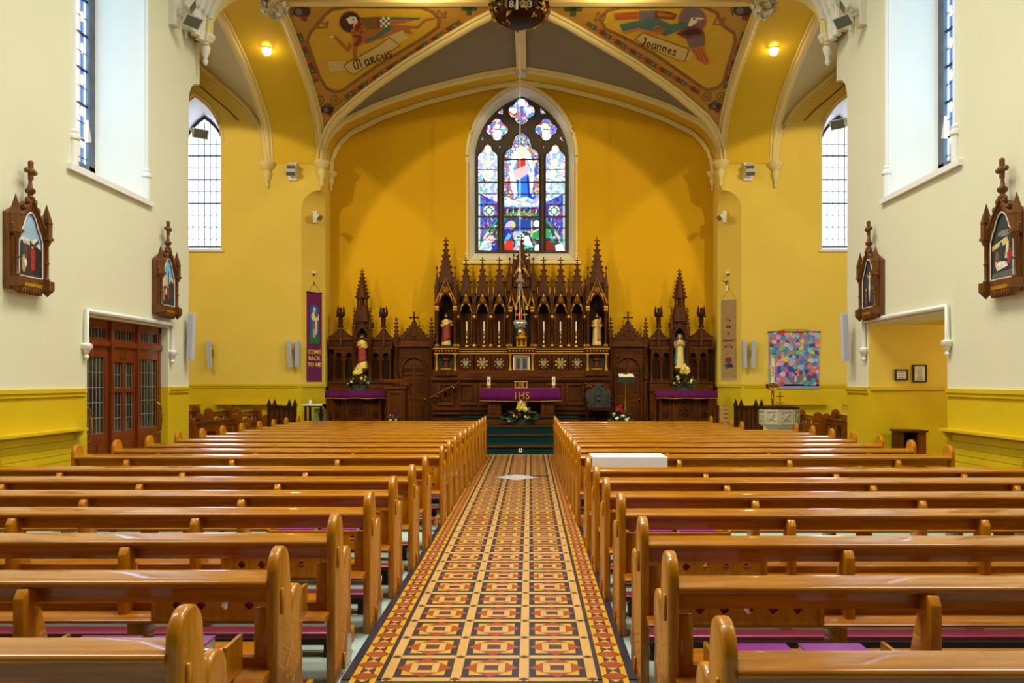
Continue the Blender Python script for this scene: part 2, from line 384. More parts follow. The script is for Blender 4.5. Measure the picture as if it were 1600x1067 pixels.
# dado rails, sheltered boarding and ledges on the nave walls
def dado(name, pts, sx):
    b = MB()
    for (x0, ya, x1, yb) in pts: b.box(min(x0, x1) - (.035 if x0 == x1 and sx > 0 else 0), max(x0, x1) + (.035 if x0 == x1 and sx < 0 else 0), ya - (.035 if ya == yb else 0), yb, 1.455, 1.5)
    for (x0, ya, x1, yb) in pts: b.box(min(x0, x1) - (.02 if x0 == x1 and sx > 0 else 0), max(x0, x1) + (.02 if x0 == x1 and sx < 0 else 0), ya - (.02 if ya == yb else 0), yb, 1.41, 1.455)
    return struct(b.build(name, M['dado']))
dado('trim_2', [(XL, -6, XL, 10.24), (XL, 12.66, XL, 13.38)], -1)
dado('trim_3', [(XR, -6, XR, 10.0), (XR, 12.37, XR, 13.18)], 1)
def boarding(wall, sx, xw_, ya, yb):
    for k in range(11):
        z = .12 + k * .078
        MB().box(xw_, xw_ - sx * .014, ya, yb, z, z + .072).build('board', M['dado'], wall)
    MB().box(xw_, xw_ - sx * .12, ya, yb, 1.005, 1.035).build('ledge', M['dado'], wall)
    b = MB()
    for y in (yb - .07, yb - 3, yb - 6): b.prism([(0, 1.005), (0, .9), (.03, .9), (.10, .97), (.10, 1.005)], lambda a, z, d: (xw_ - sx * a, d, z), y - .05, y)
    b.build('ledge_bracket', M['dado'], wall)
boarding(WL, -1, XL, 1.0, 10.1); boarding(WR, 1, XR, 1.0, 10.0)
# ---- nave windows
def band_mat(name, rgb, e): return mat(name, rgb, .3, emit=e)
G = {k: mat('glass ' + k, c, .25, emit=e) for k, c, e in (('white', (232, 240, 255), 1.9), ('sky bright', (150, 208, 255), 10), ('leaded', (206, 218, 255), 6), ('blue', (40, 110, 214), 1.0), ('amber', (222, 150, 30), .9), ('lilac', (170, 160, 230), 1.1), ('red', (214, 40, 30), 1.0), ('green', (30, 150, 80), .9),
     ('deep', (24, 40, 170), 1.0), ('sky', (60, 170, 230), 1.1), ('pink', (230, 170, 190), 1.1), ('maroon', (120, 24, 20), .8), ('ochre', (230, 190, 40), 1.0), ('teal', (40, 190, 170), 1.0), ('night', (20, 60, 160), .9), ('dim', (90, 110, 100), .8), ('violet', (120, 90, 200), 1.0))}
M['lead'] = mat('lead cames', (60, 62, 84), .5, .2)
M['bar'] = mat('saddle bar', (34, 36, 48), .5, .3)
def nave_window(name, sx, xw_, yc, zs=4.135):
    hw, hi, dep = .895, .56, .52
    xi = xw_ + sx * dep; zt = 9.4
    b = MB()
    b.grid([[(xw_, yc - hw, zs), (xw_, yc - hw, zt)], [(xi, yc - hi, zs + .28), (xi, yc - hi, zt)]])
    b.grid([[(xw_, yc + hw, zs), (xw_, yc + hw, zt)], [(xi, yc + hi, zs + .28), (xi, yc + hi, zt)]])
    b.grid([[(xw_, yc - hw, zs), (xw_, yc + hw, zs)], [(xi, yc - hi, zs + .28), (xi, yc + hi, zs + .28)]])
    b.grid([[(xw_, yc - hw, zt), (xw_, yc + hw, zt)], [(xi, yc - hi, zt), (xi, yc + hi, zt)]])
    wn = struct(b.build(name, M['white']))
    MB().box(xw_ - sx * .05, xw_ + sx * .04, yc - hw - .2, yc + hw + .2, zs - .07, zs).build('sill', M['white'], wn)
    b = MB()
    for s in (-1, 1):
        y = yc + s * (hw + .045)
        b.tube([(xw_, y, zs), (xw_, y, 9.6)], .035); b.lathe([(.055, 0), (.055, .3), (.075, .32), (.075, .36), (.05, .38), (.06, .41), (.035, .44)], (xw_, y, zs), 10)
    b.build('jamb_roll', M['white'], wn, 40)
    z0 = zs + .28; b = MB()
    for s in (-1, 1): b.box(xi, xi + sx * .07, yc + s * hi, yc + s * (hi - .14), z0, zt)
    b.box(xi, xi + sx * .07, yc - hi, yc + hi, z0, z0 + .06).build('stone_frame', M['leadstone'], wn)
    xg = xi + sx * .06
    MB().box(xg, xg + sx * .02, yc - hi + .12, yc + hi - .12, z0, zt).build('glass', G['sky bright'], wn)
    for s in (-1, 1):
        e = yc + s * (hi - .14)
        for k, (a, c, g) in enumerate(((.035, .06, 'amber'), (.066, .13, 'blue'), (.136, .16, 'amber'))):
            MB().box(xg - sx * .006, xg, e - s * a, e - s * c, z0, zt).build('coloured_glass', G[g], wn)
        b = MB(); z = z0 + .35
        while z < 9.3:
            b.prism([(e - s * .098 + .034 * math.cos(q * PI / 5), z + .07 * math.sin(q * PI / 5)) for q in range(10)], YZ, xg - sx * .012, xg - sx * .004); z += .42
        b.build('glass_roundels', G['white'], wn)
    b = MB(); z = z0 + .15; k = 0
    while z < 9.3:
        b.box(xg - sx * (.03 if k % 2 else .012), xg, yc - hi + .13, yc + hi - .13, z - (.013 if k % 2 else .006), z + (.013 if k % 2 else .006)); z += .235; k += 1
    b.build('saddle_bars', M['bar'], wn)
    return wn
W1 = nave_window('window_1', -1, XL, 10.94)
W2 = nave_window('window_2', 1, XR, 10.76)
for wn, sx, px_, yc in ((W1, -1, 126, 10.94), (W2, 1, 1493, 10.76)):   # small opening casement stay in the glass
    MB().prism([(0, 0), (.16, .03), (.02, .3)], lambda a, z, d: (d, yc + .26 + a * .6, 4.75 + z), (XL if sx < 0 else XR) + sx * .46, (XL if sx < 0 else XR) + sx * .5).build('opening_casement', M['fitting'], wn)
# ---- transept end walls with their piers and lancet windows
def transept(name, sx, wname):
    X = lambda d: XC + sx * d
    b = MB(); cx = X(8.185); xo = X(10.4)
    lp = arch_loop(cx, .64, 4.88, 7.57, 8.70)
    x0, x1 = sorted((xo, X(HW + .5)))
    b.prism([(x0, 1.5), (x1, 1.5), (x1, 11), (x0, 11)], XZ, YT, YT + .05, 0, [lp])
    b.box(x0, x1, YT, YT + .05, 0, 1.5, 1)
    zs = [(0, 1), (1.5, 1), (1.5001, 0), (5.92, 0)] + [(5.92 + .45 * math.sin(a * PI / 16), 0) for a in range(1, 9)] + [(11, 0)]
    rows = []
    for z, m in zs:
        c = .485 if z <= 5.92 else (max(.001, .485 * math.sqrt(max(0, 1 - ((z - 5.92) / .45) ** 2))) if z < 6.37 else .001)
        rows.append([(X(HW + .5), YT, z), (X(HW + c), YT, z), (X(HW), YT + c, z), (X(HW), YB + .02, z)])
    for (r0, (z0, m0)), r1 in zip(zip(rows, zs), rows[1:]): b.grid([r0, r1], m0)
    wl = struct(b.build(name, [M['yellow'], M['dado']]))
    lo = arch_loop(cx, .55, 5.02, 7.45, 8.43)
    b = MB(); b.grid([[(x, YT, z) for x, z in lp + lp[:1]], [(x, YT + .62, z) for x, z in lo + lo[:1]]])
    wn = struct(b.build(wname, M['white']))
    MB().box(cx - .72, cx + .72, YT - .05, YT + .02, 4.82, 4.88).build('sill', M['whiterib'], wn)
    b = MB()
    hd = arch_loop(cx, .70, 7.5, 7.57, 8.79)[2:]
    b.tube([(x, YT, z) for x, z in hd], .035); b.build('hood', M['creamrib'], wn, 40)
    MB().prism(lo, XZ, YT + .62, YT + .64).build('glass', G['leaded'], wn)
    MB().prism(lo, XZ, YT + .6, YT + .62, 0, [arch_loop(cx, .50, 5.07, 7.45, 8.33)]).build('stone_frame', M['lead'], wn)
    b = MB()
    for k in range(-3, 4):
        b.box(cx + k * .15 - .012, cx + k * .15 + .012, YT + .605, YT + .62, 5.05, 8.3 - abs(k) * .22 if abs(k) > 1 else 8.25)
    b.build('lead_cames', M['lead'], wn)
    b = MB()
    for k in range(-3, 4):
        z = 5.12
        while z < 8.0 - abs(k) * .2: b.prism([(cx + k * .15 + .022 * math.cos(q * PI / 2), z + .022 * math.sin(q * PI / 2)) for q in range(4)], XZ, YT + .60, YT + .615); z += .1525
    stuff(b.build('glass_studs', mat('blue glass studs', (120, 140, 220), .3, emit=.8), wn))
    b = MB(); z = 5.25; k = 0
    while z < 7.9:
        g = .018 if k % 2 else .010
        b.box(cx - .5, cx + .5, YT + .60, YT + .62, z - g, z + g); z += .305; k += 1
    b.build('saddle_bars', M['bar'], wn)
    b = MB(); b.box(X(5.6), x0 if sx < 0 else x1, YT - .03, YT + .01, 1.455, 1.5).box(X(5.6), x0 if sx < 0 else x1, YT - .018, YT + .01, 1.41, 1.455)
    p = [(X(HW + .5), YT), (X(HW), YT + .485), (X(HW), YB)]
    for (ax, ay), (bx, by) in zip(p, p[1:]):
        n = Vector((-sx * .03, -.03 if by > ay and bx != ax else 0, 0))
        b.add([(ax, ay, 1.43), (bx, by, 1.43), (bx, by, 1.5), (ax, ay, 1.5), (ax + n.x, ay + n.y, 1.43), (bx + n.x, by + n.y, 1.43), (bx + n.x, by + n.y, 1.5), (ax + n.x, ay + n.y, 1.5)],
              [(0, 1, 2, 3), (4, 5, 6, 7), (3, 2, 6, 7), (0, 1, 5, 4), (0, 3, 7, 4), (1, 2, 6, 5)])
    struct(b.build('trim_4' if sx < 0 else 'trim_5', M['dado']))
    for a, c in ((6.0, 7.65), (8.05, 10.2)):            # ledge over boarded heater casing
        MB().box(X(a), X(c), YT - .16, YT, .985, 1.02).build('ledge', M['dado'], wl)
        for k in range(9): MB().box(X(a), X(c), YT - .014, YT, .2 + k * .085, .278 + k * .085).build('board', M['dado'], wl)
    return wl
TL = transept('wall_east_left', -1, 'window_3')
TR = transept('wall_east_right', 1, 'window_4')
# ---- chancel wall and east window
lpo = arch_loop(XC, 1.38, 4.72, 7.5, 9.32, 14)
b = MB(); b.prism([(AL - .15, 0), (AR + .15, 0), (AR + .15, 11), (AL - .15, 11)], XZ, YB, YB + .06, 0, [lpo])
WC = struct(b.build('wall_chancel', M['ochre']))
lpi = arch_loop(XC, 1.24, 5.0, 7.5, 9.13, 14)
b = MB(); b.grid([[(x, YB, z) for x, z in lpo + lpo[:1]], [(x, YB + .35, z) for x, z in lpi + lpi[:1]]])
W5 = struct(b.build('window_5', M['whiterib']))
W5['label'] = 'tall stained glass window of three lights under dark stone tracery'
b = MB(); hd = arch_loop(XC, 1.44, 7.42, 7.5, 9.39, 14)[2:]
b.tube([(x, YB - .01, z) for x, z in hd], .055, 8); b.build('hood', M['creamrib'], W5, 40)
b = MB()
for s in (-1, 1):
    x = XC + s * 1.44
    b.tube([(x, YB, 4.78), (x, YB, 7.42)], .03); b.lathe([(.03, 0), (.06, .05), (.06, .09), (.075, .1), (.075, .14)], (x, YB, 7.3), 10); b.lathe([(.05, 0), (.05, .12), (.065, .13), (.065, .17), (.03, .2)], (x, YB, 4.76), 10)
b.build('jamb_shafts', M['creamrib'], W5, 40)
b = MB(); b.prism([(0, 0), (0, .09), (.08, .12), (.08, 0)], lambda a, z, d: (d, YB - .08 + a, 4.655 + z), XC - 1.55, XC + 1.55); b.build('sill', M['creamrib'], W5)
YW = YB + .35
def tw(px, py): return (xw(px, YW), zw(py, YW))
def quatre(cx, cy, r, n=7):
    out = []
    for k in range(4):
        a0 = k * PI / 2; ox, oy = cx + .48 * r * math.cos(a0), cy - .48 * r * math.sin(a0)
        for i in range(n + 1):
            a = a0 - 1.85 / 2 * 1.45 + 1.85 * 1.45 * i / n; out.append((ox + .52 * r * math.cos(a), oy - .52 * r * math.sin(a)))
    return out
LS = [(746, 392), (778.3, 392), (778.3, 247), (777, 241), (769.7, 235), (767.5, 228), (762.4, 225.5), (757.5, 227.5), (754, 236), (747.5, 241.5), (746, 247)]
LC = [(786.8, 392), (843, 392), (843, 247), (841.6, 240), (837, 234), (830.7, 230), (829.7, 223), (825, 213), (815, 205.5), (804.7, 213.5), (800.3, 223), (799.3, 230), (793, 234), (788.4, 240), (786.8, 247)]
mir = lambda l: [(1630 - x, y) for x, y in reversed(l)]
holes = [LS, LC, mir(LS), quatre(815, 174.5, 21.5), quatre(776.8, 203, 18), quatre(853.2, 203, 18),
         [(776, 178), (785.5, 168), (785.5, 179)], mir([(776, 178), (785.5, 168), (785.5, 179)]), [(749.5, 222), (753, 213), (756, 217.5)], mir([(749.5, 222), (753, 213), (756, 217.5)]),
         [(779, 227.5), (782.7, 228.5), (781, 232)], mir([(779, 227.5), (782.7, 228.5), (781, 232)])]
b = MB(); b.prism(arch_loop(XC, 1.27, 4.97, 7.5, 9.17, 14), XZ, YW - .03, YW + .05, 0, [[tw(*p) for p in h] for h in holes])
b.build('tracery', M['stone'], W5)
b = MB()
for h in holes[:6]: b.tube([(x, YW - .03, z) for x, z in [tw(*p) for p in h + h[:1]]], .022, 6)
for x in (782.5, 847.5):
    a, z1 = tw(x, 392); b.box(a - .03, a + .03, YW - .1, YW - .03, 5.0, zw(240, YW))
b.build('tracery_mouldings', M['stone'], W5, 60)
GP = {'jewel': glass_mat('jewel border glass', [(236, 120, 20), (255, 255, 255), (40, 120, 235), (240, 190, 120), (110, 200, 250), (200, 120, 220), (255, 250, 250)], 19, 1.3),
      'bluefield': glass_mat('blue and magenta field glass', [(20, 60, 210), (30, 130, 240), (210, 20, 130), (20, 40, 180), (40, 150, 250), (150, 30, 190)], 20, 1.2, .3),
      'angel': glass_mat('pale figured glass', [(255, 255, 255), (150, 215, 250), (250, 250, 255), (110, 190, 240), (255, 240, 200), (190, 160, 240)], 15, 1.6, 1., .035),
      'quat': glass_mat('quatrefoil glass', [(255, 255, 255), (60, 140, 245), (150, 120, 235), (235, 120, 30), (255, 255, 255), (210, 40, 110), (90, 200, 250)], 17, 1.5, 1., .04),
      'scene': glass_mat('stable scene glass', [(60, 84, 70), (120, 140, 130), (40, 70, 110), (150, 170, 120), (90, 70, 50), (200, 215, 210), (50, 110, 80)], 12, 1.0)}
def pane(nm, loop, g, lay=0): return MB().prism([tw(*p) for p in loop], XZ, YW + .045 - lay * .006, YW + .055).build(nm, g, W5)
pane('glass', LC, GP['jewel']); pane('glass', LS, GP['bluefield']); pane('glass', mir(LS), GP['bluefield'])
for h in holes[3:6]: pane('glass', h, GP['quat'])
for h in holes[6:]: pane('glass', h, GP['jewel'])
def ell(cx, cy, a, c=None, n=14): c = c or a; return [(cx + a * math.cos(2 * PI * i / n), cy + c * math.sin(2 * PI * i / n)) for i in range(n)]
def q1(l): return [(735 + x / 8.206, 140 + y / 8.206) for x, y in l]
def q2(l): return [(735 + x / 7.62, 260 + y / 7.62) for x, y in l]
FIG = []
def fg(loop, k, lay=1): FIG.append((loop, G[k] if k in G else GP[k], lay))
fg(ell(815.5, 272, 19, 44), 'white'); fg(ell(815, 236.5, 5.5, 6.5), 'ochre', 2); fg(ell(815, 236.5, 3.6, 4.4), 'white', 3)
fg(q1([(600, 880), (570, 960), (540, 1020), (560, 1060), (600, 1000), (615, 900)]), 'sky', 2); fg(q1([(715, 880), (760, 960), (800, 1040), (770, 1060), (730, 1000)]), 'sky', 2)
fg(q1([(612, 885), (705, 868), (712, 965), (650, 1020), (575, 1030), (590, 960)]), 'red', 2)
fg(q2([(495, 55), (640, -10), (715, -5), (690, 80), (585, 150), (520, 115)]), 'pink', 3)
fg(q2([(540, 140), (585, 155), (660, 60), (695, 90), (712, 330), (765, 388), (655, 362), (515, 390), (560, 330)]), 'blue', 2); fg(q2([(575, 180), (605, 170), (600, 370), (550, 380), (572, 330)]), 'sky', 3); fg(q2([(668, 120), (700, 110), (712, 330), (765, 388), (690, 360)]), 'deep', 3)
fg(q2([(395, 370), (510, 400), (720, 400), (825, 350), (825, 470), (610, 485), (395, 470)]), 'angel', 2); fg(q2([(395, 480), (825, 480), (825, 590), (610, 540), (395, 590)]), 'bluefield', 2)
for x in (435, 505, 570, 635, 705, 780): fg(q2([(x - 12, 550), (x + 8, 500), (x + 14, 550)]), 'ochre', 3)
fg(q2([(395, 610), (470, 570), (610, 548), (750, 570), (825, 610), (825, 585), (750, 548), (610, 528), (470, 548), (395, 585)]), 'green', 3)
fg(q2([(395, 600), (825, 600), (825, 1005), (395, 1005)]), 'scene', 1); fg(q2([(410, 630), (825, 630), (825, 760), (410, 760)]), 'night', 2)
fg(ell(735 + 485 / 7.62, 260 + 695 / 7.62, 6.8), 'ochre', 3); fg(q2([(400, 745), (430, 670), (480, 645), (510, 690), (490, 735)]), 'lilac', 4)
fg(q2([(395, 740), (470, 740), (505, 820), (460, 900), (392, 950)]), 'deep', 3); fg(q2([(455, 790), (485, 830), (400, 940), (395, 890)]), 'sky', 4); fg(q2([(430, 880), (500, 880), (512, 1003), (392, 1003), (395, 950)]), 'red', 4); fg(q2([(470, 800), (500, 780), (515, 800), (480, 830)]), 'red', 4)
fg(q2([(520, 770), (600, 765), (650, 830), (610, 1000), (515, 1000), (540, 900), (505, 830)]), 'angel', 3); fg(q2([(640, 830), (690, 820), (745, 960), (640, 975)]), 'white', 3); fg(q2([(640, 920), (750, 960), (640, 980)]), 'teal', 4)
fg(ell(735 + 790 / 7.62, 260 + 680 / 7.62, 5.2), 'white', 3); fg(q2([(735, 770), (825, 720), (825, 860), (740, 860)]), 'green', 3); fg(q2([(740, 770), (810, 735), (815, 755), (745, 790)]), 'pink', 4); fg(q2([(770, 930), (815, 930), (818, 1000), (765, 1000)]), 'white', 4); fg(q2([(722, 640), (738, 640), (738, 800), (722, 800)]), 'ochre', 3)
for m_ in (lambda l: l, mir):
    A = lambda l, k, lay=1: fg(m_(q2(l)), k, lay)
    fg(m_([(746, 300), (778.3, 316), (778.3, 247), (777, 241), (769.7, 235), (767.5, 228), (762.4, 225.5), (757.5, 227.5), (754, 236), (747.5, 241.5), (746, 247)]), 'angel', 1)
    for cx, cy in ((762.5, 233), (763, 254), (766, 271)): fg(m_(ell(cx, cy, 6.4)), 'ochre', 2); fg(m_(ell(cx, cy, 5.2)), 'white', 3)
    A([(85, 195), (118, 195), (118, 1000), (85, 1000)], 'teal', 2); A([(98, 195), (110, 195), (110, 1000), (98, 1000)], 'pink', 3)
    A([(130, 200), (328, 200), (328, 420)], 'angel', 2)
    fg(m_(ell(735 + 222 / 7.62, 260 + 528 / 7.62, 9.2)), 'amber', 2); fg(m_(ell(735 + 222 / 7.62, 260 + 528 / 7.62, 8)), 'white', 3)
    for a, c in ((0, 45), (0, -45), (45, 0), (-45, 0)): fg(m_(ell(735 + (222 + a) / 7.62, 260 + (528 + c) / 7.62, 2.6)), 'green', 4)
    for a, c in ((28, 28), (28, -28), (-28, 28), (-28, -28)): fg(m_(ell(735 + (222 + a) / 7.62, 260 + (528 + c) / 7.62, 1.9)), 'violet', 4)
    A([(95, 975), (190, 790), (328, 650), (328, 1005), (95, 1005)], 'scene', 2)
    A([(88, 980), (180, 770), (328, 620), (328, 645), (200, 780), (110, 985)], 'green', 3); A([(150, 850), (215, 760), (215, 800), (165, 870)], 'pink', 4)
    for x, y in ((120, 790), (165, 735), (208, 690), (255, 640)): A([(x - 14, y - 25), (x, y - 25), (x + 12, y + 25)], 'ochre', 3)
fg(q2([(100, 990), (140, 900), (230, 830), (260, 1000)]), 'angel', 4); fg(q2([(215, 830), (270, 820), (290, 880), (240, 910)]), 'pink', 5); fg(q2([(240, 1005), (328, 870), (328, 1005)]), 'deep', 5)
fg(q2([(890, 720), (930, 740), (945, 850), (890, 850)]), 'green', 4); fg(q2([(890, 860), (960, 900), (1010, 1003), (890, 1003)]), 'maroon', 4); fg(q2([(945, 750), (975, 830), (990, 900), (960, 850)]), 'sky', 4); fg(q2([(1010, 940), (1090, 910), (1125, 1000), (1020, 1003)]), 'white', 4)
for cx in (776.8, 853.2): fg(ell(cx, 197, 4.4), 'ochre', 2); fg(ell(cx, 197, 3.2), 'white', 3); fg([(cx - 6, 203), (cx + 6, 203), (cx + 5, 219), (cx - 5, 219)], 'white', 2)
fg(ell(815, 160, 6), 'white', 2); fg(ell(803, 172, 4.5), 'white', 2); fg(ell(827, 172, 4.5), 'white', 2); fg([(809, 180), (821, 180), (823, 192), (807, 192)], 'jewel', 2); fg([(813, 165), (817, 165), (818, 182), (811, 182)], 'violet', 3)
for loop, g, lay in FIG: pane('glass_piece', loop, g, lay)
b = MB()
for x0, x1, ys in ((746, 778.3, (265, 284.5, 303, 320, 338.6, 356, 375)), (786.8, 843, (225, 249, 284.5, 303, 338.6, 356, 375)), (851.7, 884, (265, 284.5, 303, 320, 338.6, 356, 375))):
    for y in ys:
        g = .022 if y in (284.5, 338.6, 249) else .009
        if y == 225 : x0_, x1_ = 800, 830
        else: x0_, x1_ = x0, x1
        z = zw(y, YW); b.box(xw(x0_, YW), xw(x1_, YW), YW - .01, YW + .012, z - g, z + g)
b.build('saddle_bars', M['bar'], W5)
# ---- crossing vault
M['webcream'] = mat('dull cream vault paint', (196, 180, 126), .85, var=.03)
KS = [t / 2 for t in TS] + [1 - t / 2 for t in reversed(TS[:-1])]
def web_back(name, ysign, m):                           # z = f(u): from wall arch at y edge up to the diagonals
    b = MB()
    for side in (-1, 1):
        rows = []
        for t in TS:
            x = XC + side * HW * (1 - t); ye = YM + ysign * 3.8; yd = YM + ysign * 3.8 * (1 - t)
            rows.append([(x, ye + (yd - ye) * k / 8, fz(t)) for k in range(9)])
        b.grid(rows)
    return struct(b.build(name, m, None, 30))
def web_side(name, sx, m):                              # z = f(v): from lateral arch to the diagonals
    b = MB()
    for ys in (-1, 1):
        rows = []
        for t in TS:
            y = YM + ys * 3.8 * (1 - t); xe = XC + sx * HW; xd = XC + sx * HW * (1 - t)
            rows.append([(xe + (xd - xe) * k / 8, y, fz(t)) for k in range(9)])
        b.grid(rows)
    return struct(b.build(name, m, None, 30))
CB = web_back('ceiling_chancel_side', 1, M['grey']); web_back('ceiling_nave_side', -1, M['grey'])
CL = web_side('ceiling_left', -1, M['goldground']); CR = web_side('ceiling_right', 1, M['goldground'])
b = MB(); b.grid([[(XC - HW + 2 * HW * k, y, fz(1 - abs(2 * k - 1))) for k in KS] for y in (YT, YB)])
struct(b.build('ceiling_chancel_arch', M['arch'], None, 30))
b = MB(); b.grid([[(XC - HW + 2 * HW * k, y, fz(1 - abs(2 * k - 1))) for k in KS] for y in (13.1, YN)])
# spandrel above the nave arch closes the crossing from the nave roof
b.prism([(XC - HW - 1.3, 11)] + [(XC - HW - 1.3, SPR)] + [(XC - HW + 2 * HW * k, fz(1 - abs(2 * k - 1))) for k in KS] + [(XC + HW + 1.3, SPR), (XC + HW + 1.3, 11)], XZ, 13.1, 13.2)
struct(b.build('ceiling_nave_arch', M['cream'], None, 30))
for sx, nm in ((-1, 'left'), (1, 'right')):
    b = MB(); b.grid([[(XC + sx * d, YM - 3.8 + 7.6 * k, fz(1 - abs(2 * k - 1))) for k in KS] for d in (HW, HW + .66, HW + 1.32)])
    struct(b.build('ceiling_%s_arch' % nm, M['arch'], None, 30))
    # transept vault web between the broad arch and the wall rib
    WRIB = [(0, 7.04), (.03, 7.3), (.06, 7.6), (.12, 7.9), (.2, 8.05), (.44, 8.41), (.75, 8.72), (1.08, 8.99), (1.4, 9.27), (1.71, 9.56), (2.05, 9.78)]
    n = len(WRIB); rows = []
    for i, (dx, z) in enumerate(WRIB):
        t = [0, .005, .012, .03, .06, .2, .36, .52, .7, .86, 1.0][i]
        A = Vector((XC + sx * (HW + 1.32), YT - 3.8 * t, fz(t))); B = Vector((XC + sx * (HW + 1.32 + dx), YT, z))
        rows.append([A + (B - A) * (k / 6) for k in range(7)])
    A = rows[-1]; rows.append([p + Vector((sx * 1.2, -2.4, .25)) for p in A])
    b = MB(); b.grid(rows); struct(b.build('ceiling_transept_' + nm, M['webcream'], None, 60))
    b = MB(); b.tube([(XC + sx * (HW + 1.34 + dx), YT - .03, z - .02) for dx, z in WRIB], .075, 8); b.tube([(XC + sx * (HW + 1.4 + dx), YT - .01, z - .1) for dx, z in WRIB[3:]], .03, 6)
    struct(b.build('trim_6' if sx < 0 else 'trim_7', M['creamrib'], None, 50))
    b = MB(); b.tube([(XC + sx * (HW + 1.62 + dx), YT - .02, z - .3) for dx, z in WRIB[5:]], .012, 6); tag(b.build('wall_cable', M['black']), 'thin dark cable under the %s transept vault rib' % nm, 'cable')
# ribs
def rib(b, pts, r, side=None):
    b.tube(pts, r, 8)
    for s in (-1, 1):
        if side: b.tube([Vector(p) + Vector(side) * s * r * 1.25 + Vector((0, 0, r * .35)) for p in pts], r * .5, 6)
b = MB()
for sx in (-1, 1):
    for ys in (-1, 1):
        d = Vector((sx * HW, ys * 3.8, 0)).normalized(); nrm = Vector((-d.y, d.x, 0))
        rib(b, [(XC + sx * HW * (1 - t), YM + ys * 3.8 * (1 - t), fz(t) - .05) for t in TS if t < .93], .085, nrm)
struct(b.build('trim_8', M['creamrib'], None, 50))
b = MB()
for y, r in ((YT - .02, .08), (YB - .08, .06)): rib(b, [(XC - (HW - .03) + 2 * (HW - .03) * k, y, fz(1 - abs(2 * k - 1)) - .05) for k in KS], r, (0, 1, 0))
struct(b.build('trim_9', M['creamrib'], None, 50))
b = MB()
for y in (13.2, 13.38, 13.56): rib(b, [(XC - (HW - .02) + 2 * (HW - .02) * k, y, fz(1 - abs(2 * k - 1)) - .05) for k in KS], .07, (0, 1, 0))
struct(b.build('trim_10', M['whiterib'], None, 50))
b = MB()
for sx in (-1, 1):
    for dd, r in ((HW - .02, .07), (HW + 1.3, .07)): rib(b, [(XC + sx * dd, YM - 3.8 + 7.6 * k, fz(1 - abs(2 * k - 1)) - .04) for k in KS], r, (1, 0, 0))
struct(b.build('trim_11', M['creamrib'], None, 50))
b = MB(); b.box(XC - .12, XC + .12, YM - 3.6, YT - .05, 9.33, 9.46); b.box(XC - HW, XC + HW, YM - .1, YM + .1, 9.34, 9.46)
struct(b.build('trim_12', M['creamrib']))
# corbels
def corbel(name, x, y, z, m, s=1., parent=None):
    b = MB().lathe([(.02, -.62), (.05, -.58), (.06, -.53), (.035, -.48), (.05, -.42), (.09, -.33), (.11, -.22), (.075, -.16), (.15, -.1), (.19, -.03), (.21, 0), (.21, .05), (.16, .07)], (0, 0, 0), 14)
    b.v = [(p[0] * s + x, p[1] * s + y, p[2] * s + z) for p in b.v]
    return struct(b.build(name, m, None, 40))
k = 13
for sx in (-1, 1):
    for (dx, y, z, m, s) in ((HW - .03, YT - .02, 7.04, 'creamrib', .95), (HW + 1.33, YT - .03, 7.0, 'creamrib', .95), (HW - .05, YB - .12, 7.0, 'creamrib', .75), (HW - .02, 13.62, 7.12, 'whiterib', .72)):
        corbel('trim_%d' % k, XC + sx * dx, y, z, M[m], s); k += 1
corbel('trim_%d' % k, XL + .05, 13.15, 7.2, M['whiterib'], .45); corbel('trim_%d' % (k + 1), XR - .05, 12.9, 7.2, M['whiterib'], .45)
# horizontal string moulding on the pier between the two corbels
for sx, nm in ((-1, 'trim_30'), (1, 'trim_31')):
    b = MB(); b.box(XC + sx * (HW + .02), XC + sx * (HW + 1.3), YT - .02, YT, 7.03, 7.06); struct(b.build(nm, M['arch']))
# boss with carved leaves, and date
t = thing('ceiling_boss', 'round carved gilt leaf boss at the crown of the vault with pale numerals', 'boss', (XC, YM, 9.1))
b = MB().lathe([(.05, -.42), (.35, -.40), (.5, -.3), (.58, -.12), (.6, .05), (.5, .2)], (XC, YM, 9.35), 20)
b.build('body', M['oakdeep'], t, 40)
M['bossleaf'] = mat('gilt brown leaf', (176, 128, 48), .5, .3, var=.25, vs=9)
b = MB()
for i in range(150):
    a = random.uniform(0, 2 * PI); z = random.uniform(-.4, .12); r = .5 + .1 * math.sin((z + .4) * 4) if z > -.3 else random.uniform(.2, .48)
    c = Vector((XC + r * math.cos(a), YM + r * math.sin(a), 9.35 + z)); s = random.uniform(.05, .1)
    o = Vector((math.cos(a), math.sin(a), random.uniform(-.8, .1))).normalized(); u = o.cross(Vector((0, 0, 1))).normalized(); v = u.cross(o)
    g = random.uniform(0, PI); u, v = u * math.cos(g) + v * math.sin(g), v * math.cos(g) - u * math.sin(g)
    b.add([c + u * s, c + o * s * .6 + v * s * .45, c - u * s, c + o * s * .6 - v * s * .45, c - o * .03], [(0, 1, 2, 3), (0, 4, 1), (1, 4, 2), (2, 4, 3), (3, 4, 0)])
stuff(b.build('carved_leaves', M['bossleaf'], t))
